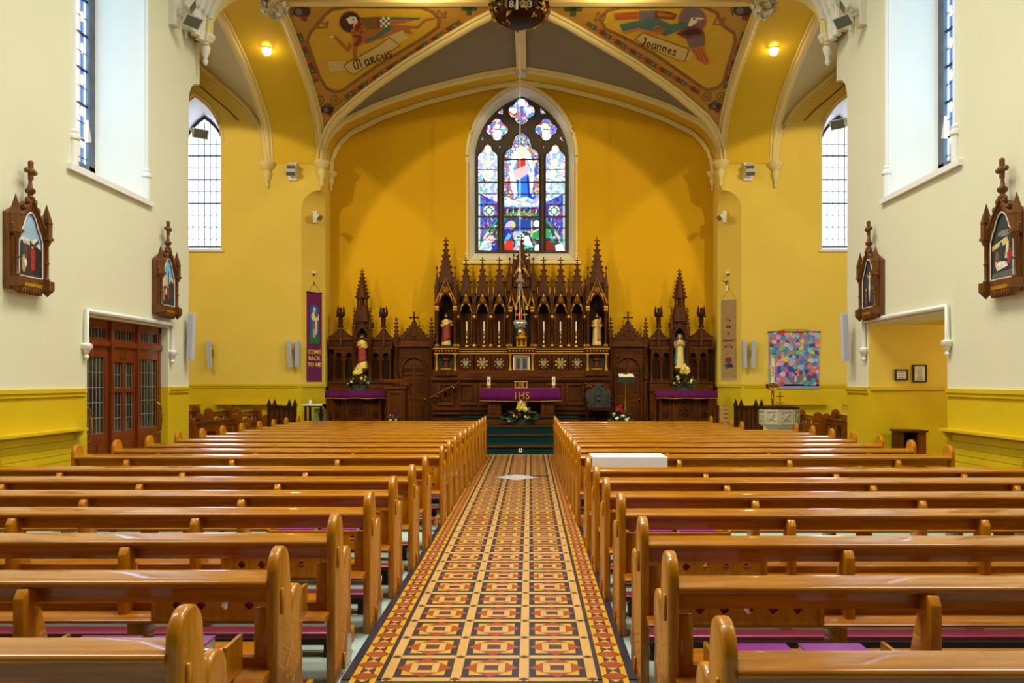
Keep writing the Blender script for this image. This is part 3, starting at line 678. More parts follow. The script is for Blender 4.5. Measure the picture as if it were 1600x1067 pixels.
# carved bosses at the crowns of the lateral arches and of the chancel arch
for (x, y, z, s, par) in ((AL, YM, 9.35, .3, CL), (AR, YM, 9.35, .3, CR), (XC, YT, 9.4, .2, CB)):
    b = MB(); b.ball((x, y, z), s * .55, 10, 6)
    for i in range(60):
        a = random.uniform(0, 2 * PI); e = random.uniform(-1.2, .3)
        o = Vector((math.cos(a) * math.cos(e), math.sin(a) * math.cos(e), math.sin(e))); c = Vector((x, y, z)) + o * s * random.uniform(.6, 1.0); u = o.cross(Vector((0, 0, 1))).normalized(); v = u.cross(o); q = s * .25
        b.add([c + u * q, c + v * q + o * q * .5, c - u * q, c - v * q + o * q * .5, c - o * q], [(0, 1, 2, 3), (0, 4, 1), (1, 4, 2), (2, 4, 3), (3, 4, 0)])
    b.build('carved_boss', M['whiterib'], par)
# ---- paintings on the vault: flat paint traced on the curved web
def onvault(px, py, lay):
    lo, hi = 14.0, 21.19
    g = lambda Y: (H + (VY - py) * Y / F) - fz(1 - (abs(Y - YM) / 3.8))
    lo = YM - .6
    if g(lo) > 0: lo = 14
    for _ in range(40):
        md_ = (lo + hi) / 2
        if g(md_) < 0: lo = md_
        else: hi = md_
    Y = lo; p = P(px, py, Y); return p + (Vector((0, 0, H)) - p).normalized() * (.006 + lay * .004)
def subdiv(loop, mx=9):
    tri = tessellate_polygon([[Vector((a, c, 0)) for a, c in loop]]); T = [tuple(loop[i] for i in t) for t in tri]; out = []
    while T:
        t = T.pop(); e = [math.dist(t[i], t[(i + 1) % 3]) for i in range(3)]; k = max(range(3), key=lambda i: e[i])
        if e[k] <= mx: out.append(t); continue
        a, c, d = t[k], t[(k + 1) % 3], t[(k + 2) % 3]; mm = ((a[0] + c[0]) / 2, (a[1] + c[1]) / 2); T += [(a, mm, d), (mm, c, d)]
    return out
class Paint:
    def __init__(s, tr): s.tr = tr; s.b = MB(); s.lay = 0
    def poly(s, loop, m, lay=1):
        loop = [s.tr(p) for p in loop]
        for t in subdiv(loop): s.b.add([onvault(x, y, lay) for x, y in t], [(0, 1, 2)], m)
    def stroke(s, pts, wd, m, lay=2, closed=False, nib=None):
        pts = [s.tr(p) for p in pts]
        if closed: pts = pts + pts[:1]
        fine = pts[:1]
        for (ax, ay), (bx, by) in zip(pts, pts[1:]):
            k = max(1, int(math.hypot(bx - ax, by - ay) / 7)); fine += [(ax + (bx - ax) * i / k, ay + (by - ay) * i / k) for i in range(1, k + 1)]
        pts = fine
        for (ax, ay), (bx, by) in zip(pts, pts[1:]):
            d = math.hypot(bx - ax, by - ay) or 1; nx, ny = (-(by - ay) / d * wd / 2, (bx - ax) / d * wd / 2) if nib is None else nib
            ex, ey = ((bx - ax) / d * wd * .2, (by - ay) / d * wd * .2)
            s.b.add([onvault(ax + nx - ex, ay + ny - ey, lay), onvault(bx + nx + ex, by + ny + ey, lay), onvault(bx - nx + ex, by - ny + ey, lay), onvault(ax - nx - ex, ay - ny - ey, lay)], [(0, 1, 2, 3)], m)
    def dot(s, c, r, m, lay=2, n=14, ry=None): s.poly([(c[0] + r * math.cos(2 * PI * i / n), c[1] + (ry or r) * math.sin(2 * PI * i / n)) for i in range(n)], m, lay)
PC = [(212, 168, 32), (66, 38, 26), (206, 112, 40), (238, 226, 200), (176, 104, 42), (72, 84, 40), (140, 52, 26), (70, 112, 104), (214, 186, 112), (26, 20, 16), (150, 98, 40), (118, 104, 106), (120, 92, 34), (168, 120, 40)]
PM = [mat('vault paint %d' % i, c, .7, var=.06, vs=5) for i, c in enumerate(PC)]
YEL, DKB, ORG, WHT, TAW, GRN, RED, TEA, SCR, BLK, BRN, MAU, DGR, LBR = range(14)
def border(p):
    pass
def common(p, half, crossc, edge1, edge2, top, med1, med2, panel):
    p.poly(panel, YEL, 0); p.stroke(panel, 5, BRN, 1, True)
    cx, cy = crossc; s = 15
    p.poly([(cx - 50, cy - 14), (cx + 50, cy - 14), (cx + 50, cy + 14), (cx - 50, cy + 14)], GRN, 1); p.poly([(cx - 16, cy - 42), (cx + 16, cy - 42), (cx + 16, cy + 42), (cx - 16, cy + 42)], GRN, 1)
    for (a, c, wd) in (edge1, edge2, top):
        p.stroke([a, c], wd, DGR, 1)
        n = int(math.dist(a, c) / (wd * 5.2)) + 2
        for i in range(1, n):
            q = (a[0] + (c[0] - a[0]) * i / n, a[1] + (c[1] - a[1]) * i / n); r = wd * 2.3
            p.dot(q, r, (RED, TEA, ORG)[i % 3], 2, 6); p.dot(q, r * .45, (GRN, ORG, RED)[i % 3], 3, 4)
    for (cx, cy), r in (med1, med2):
        p.dot((cx, cy), r, DKB, 2, 12, r * .6); p.dot((cx - r * .3, cy), r * .4, MAU, 3, 8); p.poly([(cx + r * .1, cy + r * .3), (cx + r * .9, cy + r * .1), (cx + r * .5, cy + r * 1.1), (cx - r * .1, cy + r * .9)], RED, 2); p.stroke([(cx - r, cy + r * .5), (cx - r * 1.2, cy - r * .2), (cx, cy - r), (cx + r, cy - r * .3)], 2, GRN, 3)
def spirals(p, c, r):
    for sgn in (-1, 1):
        p.stroke([(c[0] + sgn * (r * 1.25 - k * .0) + sgn * (r - k * r / 16) * math.cos(k * .7), c[1] + (r - k * r / 16) * math.sin(k * .7)) for k in range(16)], 1.4, DGR, 2)
tl_ = lambda q: (420 + q[0] / 4.2105, q[1] / 4.2105)
p = Paint(tl_)
common(p, 0, (1318, 58), ((505, 640), (1255, 148), 8), ((200, 225), (310, 535), 8), ((360, 24), (1195, 24), 5), ((215, 78), 60), ((388, 722), 40),
       [(370, 100), (420, 62), (530, 46), (1000, 50), (1075, 78), (1120, 125), (1112, 180), (1000, 260), (700, 440), (482, 598), (440, 606), (380, 582), (335, 510), (252, 275), (270, 220), (335, 145)])
spirals(p, (385, 655), 42)
for q in ((360, 160), (1135, 95)): p.stroke([(q[0] - 40, q[1] + 25), (q[0] - 20, q[1] - 25), (q[0] + 10, q[1] + 5), (q[0] + 30, q[1] - 20), (q[0] + 25, q[1] + 20), (q[0] - 40, q[1] + 25)], 2.2, BRN, 2)
p.dot((535, 145), 76, ORG, 1, 24); p.dot((535, 145), 68, DKB, 2, 24)
p.poly([(545, 170), (640, 290), (720, 262), (860, 215), (950, 226), (925, 190), (985, 190), (1035, 140), (1092, 132), (1080, 118), (1025, 126), (975, 172), (900, 168), (800, 160), (700, 185), (620, 180)], TAW, 2)
p.poly([(600, 118), (722, 112), (722, 185), (640, 200)], DGR, 3); p.poly([(708, 112), (728, 112), (735, 185), (715, 190)], RED, 4)
for i in range(4):
    for j in range(4): p.poly([(728 + i * 17, 112 + j * 17), (745 + i * 17, 112 + j * 17), (745 + i * 17, 129 + j * 17), (728 + i * 17, 129 + j * 17)], WHT if (i + j) % 2 else TEA, 3)
for k, c in enumerate((TEA, ORG, TAW)): p.poly([(796, 113 + k * 16), (1000 - k * 40, 118 + k * 10), (985 - k * 45, 130 + k * 10), (796, 130 + k * 16)], c, 3)
p.poly([(615, 262), (700, 238), (760, 188), (800, 165), (798, 200), (705, 258), (628, 284)], TEA, 4)
for i in range(30): p.dot((545 + 40 * math.cos(i * 2.4) * (i / 30) ** .5 + 45, 225 + 75 * math.sin(i * 2.4) * (i / 30) ** .5), 17, (ORG, TAW, ORG, RED)[i % 4], 4 + (i % 2), 8)
p.poly([(508, 125), (535, 108), (572, 110), (586, 140), (560, 172), (530, 158)], WHT, 7); p.dot((556, 128), 6, BLK, 8, 6); p.poly([(535, 158), (562, 150), (556, 172)], RED, 8)
p.poly([(525, 270), (548, 300), (528, 342), (512, 340), (432, 252), (400, 246), (415, 234), (445, 240), (520, 318)], TAW, 3); p.poly([(398, 248), (405, 234), (430, 238), (428, 250)], WHT, 4)
p.poly([(552, 285), (586, 285), (576, 392), (554, 392)], TAW, 3)
p.poly([(385, 406), (500, 400), (522, 462), (400, 472)], SCR, 3); p.poly([(760, 250), (880, 198), (918, 252), (860, 282)], SCR, 3)
p.poly([(492, 430), (560, 392), (700, 315), (795, 248), (852, 268), (862, 300), (700, 400), (560, 492), (522, 472)], SCR, 5); p.stroke([(492, 430), (560, 392), (700, 315), (795, 248), (862, 300), (700, 400), (560, 492), (522, 472)], 1.2, BRN, 6, True)
# lettering drawn with a broad nib: strokes on a unit grid
NIB = {'M': [[(.62, .02), (.3, .06), (.06, .3), (.0, .6), (.15, .92), (.5, 1.0)], [(.62, .02), (.6, .6), (.52, 1.0)], [(.58, .16), (.85, .0), (1.0, .1), (1.04, .5), (1.06, 1.0)]],
       'a': [[(.6, .35), (.15, .4), (.0, .7), (.2, 1.), (.6, .8)], [(.6, .32), (.62, .9), (.75, 1.)]], 'r': [[(.05, .3), (.1, 1.)], [(.05, .4), (.5, .3), (.55, .55), (.15, .65), (.65, 1.)]],
       'c': [[(.6, .4), (.3, .32), (.02, .65), (.25, 1.), (.6, .92)]], 'u': [[(.05, .32), (.08, .85), (.3, 1.), (.6, .85)], [(.6, .32), (.64, 1.)]], 's': [[(.5, .38), (.15, .36), (.1, .58), (.48, .72), (.4, .98), (.0, .97)]],
       'I': [[(.0, .05), (.32, .0)], [(.2, .0), (.28, .55), (.05, 1.12)], [(.28, .0), (.36, .55), (.1, 1.1)]], 'o': [[(.3, .35), (.02, .65), (.3, 1.), (.58, .68), (.3, .35)]], 'n': [[(.05, .35), (.1, 1.)], [(.08, .5), (.4, .34), (.55, .5), (.55, 1.)]], 'e': [[(.05, .68), (.5, .55), (.35, .35), (.05, .6), (.2, 1.), (.55, .92)]]}
def letter(p, word, a, c, hgt, adv, wd):
    d = (c[0] - a[0], c[1] - a[1]); L = math.hypot(*d); d = (d[0] / L, d[1] / L); nn = (-d[1], d[0]); x = 0; sc = L / sum(adv)
    for ch, ad in zip(word, adv):
        for stp in NIB[ch]:
            p.stroke([(a[0] + d[0] * (x + u * sc * .9) + nn[0] * v * hgt, a[1] + d[1] * (x + u * sc * .9) + nn[1] * v * hgt) for u, v in stp], wd, BLK, 8)
        x += ad * sc
letter(p, 'Marcus', (548, 402), (800, 312), 62, [1.5, .85, .8, .75, .85, .65], 1.5)
p.b.build('painted_lion_panel', PM, CL)['label'] = 'painted winged lion with scroll lettered Marcus'
tr_ = lambda q: (800 + q[0] / 3.6364, q[1] / 3.6364)
p = Paint(tr_)
common(p, 0, (348, 52), ((430, 135), (1060, 525), 7), ((1318, 185), (1210, 500), 7), ((470, 22), (1170, 22), 4.5), ((1310, 60), 55), ((1158, 605), 34),
       [(500, 105), (545, 60), (620, 44), (1080, 38), (1165, 75), (1190, 140), (1262, 190), (1268, 235), (1200, 470), (1165, 500), (1110, 512), (1070, 490), (800, 300), (620, 205), (530, 165)])
spirals(p, (1150, 545), 34)
for q in ((505, 95), (1180, 120)): p.stroke([(q[0] - 35, q[1] + 20), (q[0] - 15, q[1] - 25), (q[0] + 10, q[1] + 5), (q[0] + 28, q[1] - 18), (q[0] + 20, q[1] + 20), (q[0] - 35, q[1] + 20)], 2.0, BRN, 2)
p.dot((1025, 115), 84, ORG, 1, 24); p.dot((1025, 115), 76, MAU, 2, 24)
p.poly([(570, 76), (725, 66), (722, 110), (590, 116)], ORG, 2); p.poly([(722, 62), (812, 60), (815, 108), (720, 112)], MAU, 2); p.poly([(812, 60), (885, 66), (938, 82), (922, 112), (812, 106)], RED, 2); p.poly([(830, 70), (920, 86), (910, 98), (830, 92)], LBR, 3)
for k in range(4): p.stroke([(585, 78 + k * 10), (715, 72 + k * 10)], 1, RED, 3)
p.poly([(610, 140), (760, 110), (830, 108), (905, 140), (990, 128), (1005, 150), (940, 178), (870, 206), (800, 186), (720, 162), (632, 188)], TEA, 4); p.poly([(630, 180), (720, 158), (800, 180), (870, 200), (800, 196), (720, 175), (640, 192)], ORG, 5)
p.stroke([(830 + (34 - k * 1.7) * math.cos(k * .55), 165 + (26 - k * 1.3) * math.sin(k * .55)) for k in range(17)], 2.6, ORG, 6)
p.poly([(998, 145), (1018, 100), (1068, 98), (1100, 108), (1050, 128), (1012, 152)], WHT, 5); p.poly([(1050, 112), (1098, 107), (1052, 130)], ORG, 6); p.dot((1036, 108), 6, BLK, 7, 6)
p.poly([(930, 192), (1000, 152), (1060, 150), (1090, 182), (1094, 205), (990, 222)], RED, 3); p.poly([(950, 190), (1005, 165), (1060, 165), (1080, 190), (1000, 205)], DKB, 4); p.poly([(988, 222), (1095, 202), (1096, 258), (1012, 278)], MAU, 4)
p.poly([(1015, 277), (1090, 258), (1126, 362), (1100, 370), (1052, 342)], ORG, 3)
for k in range(3): p.stroke([(1035 + k * 20, 275), (1066 + k * 20, 350)], 1, RED, 4)
p.poly([(985, 345), (1008, 290), (1042, 280), (1002, 348)], SCR, 3); p.poly([(700, 226), (742, 188), (870, 232), (1004, 280), (982, 346), (950, 346), (760, 262)], SCR, 5); p.stroke([(700, 226), (742, 188), (870, 232), (1004, 280), (982, 346), (950, 346), (760, 262)], 1.2, BRN, 6, True)
letter(p, 'Ioannes', (752, 214), (945, 276), 44, [.6, .75, .8, .8, .8, .7, .6], 1.4)
p.b.build('painted_eagle_panel', PM, CR)['label'] = 'painted eagle with scroll lettered Ioannes'
# ================================================================ pews
def bevel_mesh(me, width, seg=2, ang=35):
    bm = bmesh.new(); bm.from_mesh(me)
    bmesh.ops.remove_doubles(bm, verts=bm.verts, dist=1e-5)
    ed = [e for e in bm.edges if len(e.link_faces) == 2 and e.calc_face_angle(0) > math.radians(ang)]
    bmesh.ops.bevel(bm, geom=ed, offset=width, segments=seg, profile=.5, affect='EDGES', clamp_overlap=True)
    bmesh.ops.recalc_face_normals(bm, faces=bm.faces); bm.to_mesh(me); bm.free()
    me.polygons.foreach_set('use_smooth', [True] * len(me.polygons)); me.set_sharp_from_angle(angle=math.radians(50)); return me
def arc(cx, cz, r, a0, a1, n): return [(cx + r * math.cos(math.radians(a0 + (a1 - a0) * i / n)), cz + r * math.sin(math.radians(a0 + (a1 - a0) * i / n))) for i in range(n + 1)]
prof = [(0, 0), (.43, 0), (.43, .12), (.415, .19), (.405, .26), (.41, .33), (.395, .39), (.388, .40), (.395, .412), (.41, .46), (.417, .55)] + arc(.325, .585, .092, 0, 150, 9) + [(.232, .60), (.222, .63), (.215, .70), (.205, .76)] + arc(.1, .79, .1, 10, 180, 14) + [(0, .74)]
mb = MB(); mb.prism(prof, lambda a, z, d: (d, a, z), -.0225, .0225)
ME_END = mb.mesh('end_panel', M['pineend_lit'])
bm = bmesh.new(); bm.from_mesh(ME_END); bmesh.ops.dissolve_limit(bm, angle_limit=.01, verts=bm.verts, edges=bm.edges); bm.to_mesh(ME_END); bm.free()
bevel_mesh(ME_END, .011, 3, 60)
ME_PEG = bevel_mesh(MB().box(-.034, -.02, .05, .075, .61, .72).mesh('tenon', M['pineend_lit']), .004, 1)
ME_PEGR = bevel_mesh(MB().box(.02, .034, .05, .075, .61, .72).mesh('tenon', M['pineend_lit']), .004, 1)
ME_PEG2 = [bevel_mesh(MB().box(a, a + .014, .19, .215, .03, .12).mesh('lower_tenon', M['pineend_lit']), .004, 1) for a in (-.034, .02)]
ME_POST = bevel_mesh(MB().prism([(-.055, .39), (-.055, .70), (-.03, .735), (.05, .735), (.05, .64), (.07, .64), (.16, .39)], lambda a, z, d: (d, a, z), -.0225, .0225).mesh('back_post', M['pineend_lit']), .003, 1)
ME_EPOST = bevel_mesh(MB().prism([(.03, .39), (.04, .64), (.07, .64), (.16, .39)], lambda a, z, d: (d, a, z), -.03, .03).mesh('end_post', M['pineend_lit']), .005, 1)
ME_LEG = bevel_mesh(MB().prism([(.02, 0), (.05, .36), (.32, .36), (.28, .2), (.33, 0)], lambda a, z, d: (d, a, z), -.022, .022).mesh('seat_leg', M['pineend_lit']), .005, 1)
ME_KLEG = MB().prism([(-.065, 0), (-.055, .07), (.055, .07), (.045, 0)], lambda a, z, d: (d, a, z), -.025, .025).mesh('kneeler_leg', M['dark'])
def quatp(cx, cz, r): return [(x, z) for x, z in quatre(cx, cz, r, 3)]
RACKW = .70
mb = MB(); mb.prism([(-.35, .415), (.35, .415), (.35, .525), (-.35, .525)], lambda a, z, d: (a, d, z), -.185, -.172, 0, [quatp(x, .478, .024) for x in (-.24, -.12, 0, .12, .24)])
mb.box(-.35, .35, -.19, -.01, .40, .415).box(-.365, -.35, -.195, -.005, .395, .545).box(.35, .365, -.195, -.005, .395, .545).box(-.36, .36, -.19, -.165, .523, .535)
ME_RACK = mb.mesh('book_rack', M['pineend_lit'])  # paler pine paints in the brighter light on the rack front
def railprof():
    return [(.05, .662), (.05, .742), (0, .735), (-.012, .740), (-.016, .750), (-.013, .760), (-.004, .7665), (.02, .7725), (.045, .7780), (.07, .7830), (.09, .7865), (.1, .7868), (.106, .780), (.106, .765), (.08, .742), (.08, .662)]
def pew(name, label, group, loc, L, posts, racks, rz=0, ends=True, kneel=True, ky=-.382, cat='pew'):
    # local x along the seat (0 = middle), y towards the altar, z up
    t = thing(name, label, cat, loc, group, rz)
    def put(nm, me, x=0, y=0): o = bpy.data.objects.new(nm, me); COL.objects.link(o); o.parent = t; o.location = (x, y, 0); return o
    h = L / 2
    for s in (-1, 1):
        e = put('end_panel', ME_END, s * (h - .0225))
        pg = bpy.data.objects.new('tenon', ME_PEGR if s > 0 else ME_PEG); COL.objects.link(pg); pg.parent = e
        pg = bpy.data.objects.new('lower_tenon', ME_PEG2[s > 0]); COL.objects.link(pg); pg.parent = e
        put('end_post', ME_EPOST, s * (h - .077))
    X_ = lambda a, z, d: (d, a, z)
    me = MB().prism(railprof(), X_, -h + .04, h - .04).mesh('top_rail', M['pinetop'], 45); put('top_rail', me)
    me = MB().prism([(-.10, .36), (-.115, .367), (-.118, .38), (-.105, .392), (.36, .40), (.375, .392), (.378, .375), (.36, .362)], X_, -h + .025, h - .025).mesh('seat', M['pine'], 45); put('seat', me)
    put('lower_back', MB().prism([(.03, .39), (.03, .435), (.045, .44), (.06, .44), (.075, .39)], X_, -h + .04, h - .04).mesh('lower_back', M['pine']))
    for x in posts:
        put('back_post', ME_POST, x); put('seat_leg', ME_LEG, x)
    if kneel:
        k = put('kneeler', MB().box(-h + .14, h - .14, -.06, .055, .07, .105).mesh('kneeler', M['dark']), 0, ky)
        pd = bpy.data.objects.new('kneeler_pad', bevel_mesh(MB().box(-h + .06, h - .06, -.07, .065, .105, .145).mesh('kneeler_pad', M['burg']), .012, 2)); COL.objects.link(pd); pd.parent = k
        for s in (-1, 1):
            put('kneeler_leg', ME_KLEG, s * (h - .16), ky); put('kneeler_end', MB().box(-.012, .012, -.07, .065, .06, .15).mesh('kneeler_end', M['pineend_lit']), s * (h - .045), ky)
        for x in posts: put('kneeler_leg', ME_KLEG, x, ky)
    for x in racks: put('book_rack', ME_RACK, x)
    return t
LY = [2.67, 3.62, 4.5, 5.42, 6.27, 7.15, 8.02, 9.33, 10.12, 10.92, 11.75, 12.5, 13.25, 13.95, 14.7, 15.42, 16.15, 16.9]
RY = [2.54, 3.52, 4.42, 5.36, 6.19, 7.06, 7.9, 9.29, 10.1, 10.9, 11.7, 12.42, 13.15, 13.85, 14.6, 15.3, 16.0, 16.8]
LY = [y - .1 for y in LY]; RY = [y - .1 for y in RY]
LA = [(572, 2.67), (412.5, 3.62), (318.5, 4.5), (261, 5.42), (222, 6.27), (191, 7.15), (169, 8.02), (142, 9.33), (130.5, 10.12), (120.5, 10.92), (112, 11.75), (104, 12.5), (97, 13.25), (91, 13.95), (85.5, 14.7), (81, 15.42), (76.3, 16.15), (72, 16.9)]
RA = [(327, 2.54), (234, 3.52), (187, 4.42), (150.5, 5.36), (126, 6.19), (109.5, 7.06), (96, 7.9), (80, 9.29), (73.5, 10.1), (67, 10.9), (62, 11.7), (58, 12.42), (54, 13.15), (51, 13.85), (48, 14.6), (45.5, 15.3), (43.3, 16.0), (41, 16.8)]
LO = [5.12] * 7 + [5.02, 4.97, 4.94, 4.91, 4.87, 4.84, 4.78, 4.73, 4.70, 4.68, 4.66]
RO = [4.70] * 7 + [4.63, 4.58, 4.54, 4.50, 4.46, 4.42, 4.38, 3.68, 3.66, 3.64, 3.62]
ORD = ['front', 'second', 'third', 'fourth', 'fifth', 'sixth', 'seventh', 'eighth', 'ninth', 'tenth', 'eleventh', 'twelfth', 'thirteenth', 'fourteenth', 'fifteenth', 'sixteenth', 'seventeenth', 'rearmost']
PEWS = {}
for side in (0, 1):
    for i in range(18):
        Y = (LY, RY)[side][i]; xa = -(LA[i][0]) * Y / F if side == 0 else RA[i][0] * Y / F
        xo = -LO[i] if side == 0 else RO[i]
        n = 17 - i
        if side == 0: x0, x1 = xo, xa + .045
        else: x0, x1 = xa - .045, xo
        mid = (x0 + x1) / 2
        posts = [p - mid for p in ((-2.1, -3.25, -4.4) if side == 0 else (1.62, 2.82, 4.0)) if x0 + .25 < p < x1 - .25]
        rk = ((xa - .46) if side == 0 else (xa + .46)) - mid
        lab = 'varnished pine pew in the %s block, %s row counted from the altar' % (('left', 'right')[side], ORD[n]) if n not in (0, 17) else 'varnished pine pew in the %s block, %s' % (('left', 'right')[side], 'nearest to the altar steps' if n == 0 else 'nearest of all to the camera')
        PEWS[side, i] = (pew('pew', lab, 'pews on the %s of the aisle' % ('left', 'right')[side], (mid, Y, 0), x1 - x0, posts, [rk], ky=-.382 if i == 0 else -.26 if i == 7 else min(-.15, max(-.382, .512 - (Y - (LY, RY)[side][i - 1])))), mid + rk, Y)
# hymn books lying in the racks
def book(x, Y, z, label, col='bookpurple'):
    t = thing('hymn_book', label, 'book', (x, Y - .09, z), 'purple hymn books in the pew racks')
    c = MB().box(-.125, .125, -.07, .07, 0, .006).box(-.125, .125, -.07, .07, .058, .064).box(-.125, .125, -.075, -.069, 0, .064)
    b = c.mesh('cover', M[col]); link('cover', b, None).parent = t
    link('pages', MB().box(-.121, .121, -.067, .066, .006, .058).mesh('pages', M['paper']), None).parent = t
bk = []
for side, i in ((0, 1), (1, 1), (0, 2), (1, 2), (0, 3), (1, 3), (0, 4), (1, 4)):
    t, rx, Y = PEWS[side, i]
    for k, dx in enumerate((-.165, .135)):
        for lv in (0, 1):
            if lv == 0 and i > 2 and k == 1: continue
            row = ORD[17 - i]; far = (k == 0) == (side == 0)
            book(rx + dx, Y, .415 + lv * .0645, 'purple hymn book, %s of the %s pile in the %s-row %s pew rack' % (('bottom', 'top')[lv], 'outer' if far else 'aisle-side', row, ('left', 'right')[side]))
# white covered table in the cross passage
t = thing('side_table', 'small table under a smooth white cloth behind the right pews', 'table', (1.0, 8.35, 0))
for x in (.72, 1.28):
    for y in (8.48, 8.78): MB().box(x - .02, x + .02, y - .02, y + .02, 0, .79).build('leg', M['oak'], t)
MB().box(.66, 1.34, 8.44, 8.84, .79, .815).build('tabletop', M['oak'], t)
tag(bevel_mesh_obj := MB().box(.62, 1.37, 8.42, 8.86, .816, .835).box(.62, 1.37, 8.415, 8.425, .66, .83).build('white_tablecloth', M['linen']), 'smooth white cloth spread over the small table among right pews', 'tablecloth')
# pews of the transepts, turned to face the crossing
def tpew(a, c, label, z=0):
    a = Vector((a[0], a[1], 0)); c = Vector((c[0], c[1], 0)); d = c - a; L = d.length; rz = math.atan2(d.y, d.x)
    mid = (a + c) / 2
    t = pew('pew', label, 'pews of the transepts', (mid.x, mid.y, z), L, [-.3 * L, .3 * L] if L > 1.8 else [0], [0], rz, True, False)
    for o in t.children_recursive: o.material_slots[0].link = 'OBJECT'; o.material_slots[0].material = M['brownpew']
tpew((-6.80, 20.75), (-6.66, 18.9), 'pew in left transept turned sideways, nearest the purple banner', .09)
tpew((-7.5, 20.75), (-7.3, 18.9), 'pew in left transept turned sideways, middle of the far three', .09)
tpew((-8.3, 20.75), (-8.1, 18.9), 'pew in left transept turned sideways, under the lancet window', .09)
tpew((-6.45, 18.2), (-6.5, 15.9), 'pew in left transept turned sideways, behind the leftmost far pew ends')
tpew((-7.2, 18.2), (-7.25, 15.9), 'pew in left transept turned sideways, tight behind the wall corner')
tpew((6.55, 18.9), (6.76, 20.75), 'pew in right transept turned sideways, right beside the stone font')
tpew((7.4, 18.9), (7.6, 20.75), 'pew in right transept turned sideways, second from the font')
tpew((6.5, 15.9), (6.48, 18.2), 'pew in right transept turned sideways, near the white corner speaker')
tpew((7.25, 15.9), (7.2, 18.2), 'pew in right transept turned sideways, half hidden behind the corner')
# dark carved prayer desks
def desk(cx, cy, label, fl):
    t = thing('prayer_desk', label, 'prayer desk', (cx, cy, 0))
    MB().prism([(-.3, .35), (.3, .35), (.3, 1.02), (.22, .98), (.12, 1.0), (-.12, 1.0), (-.22, .98), (-.3, 1.02)], lambda a, z, d: (cx + a, cy + d + fl * a * .25, z), -.02, .02).build('front_board', M['oakdeep'], t)
    for k in range(5): MB().prism([(-.05, .42), (.05, .42), (.05, .85), (0, .93), (-.05, .85)], lambda a, z, d: (cx - .22 + k * .11 + a * .8, cy + d + fl * (-.22 + k * .11) * .25, z), -.035, -.018).build('panel', M['oak'], t)
    for dx in (-.3, -.17, .17, .3):
        b = MB(); y = cy + fl * dx * .25
        b.box(cx + dx - .035, cx + dx + .035, y - .035, y + .035, 0, 1.0); b.pyramid(cx + dx, y, 1.0, 1.17, .05, 4); b.ball((cx + dx, y, 1.0), .055, 6, 4)
        b.build('post', M['oakdeep'], t)
    MB().box(cx - .28, cx + .28, cy - .05, cy + .3, .3, .34).build('kneeling_board', M['oakdeep'], t)
desk(-5.84, 19.9, 'dark carved prayer desk with pointed posts beside the left transept pews', .2)
desk(5.15, 19.9, 'dark carved prayer desk with pointed posts behind the stone font', -.2)
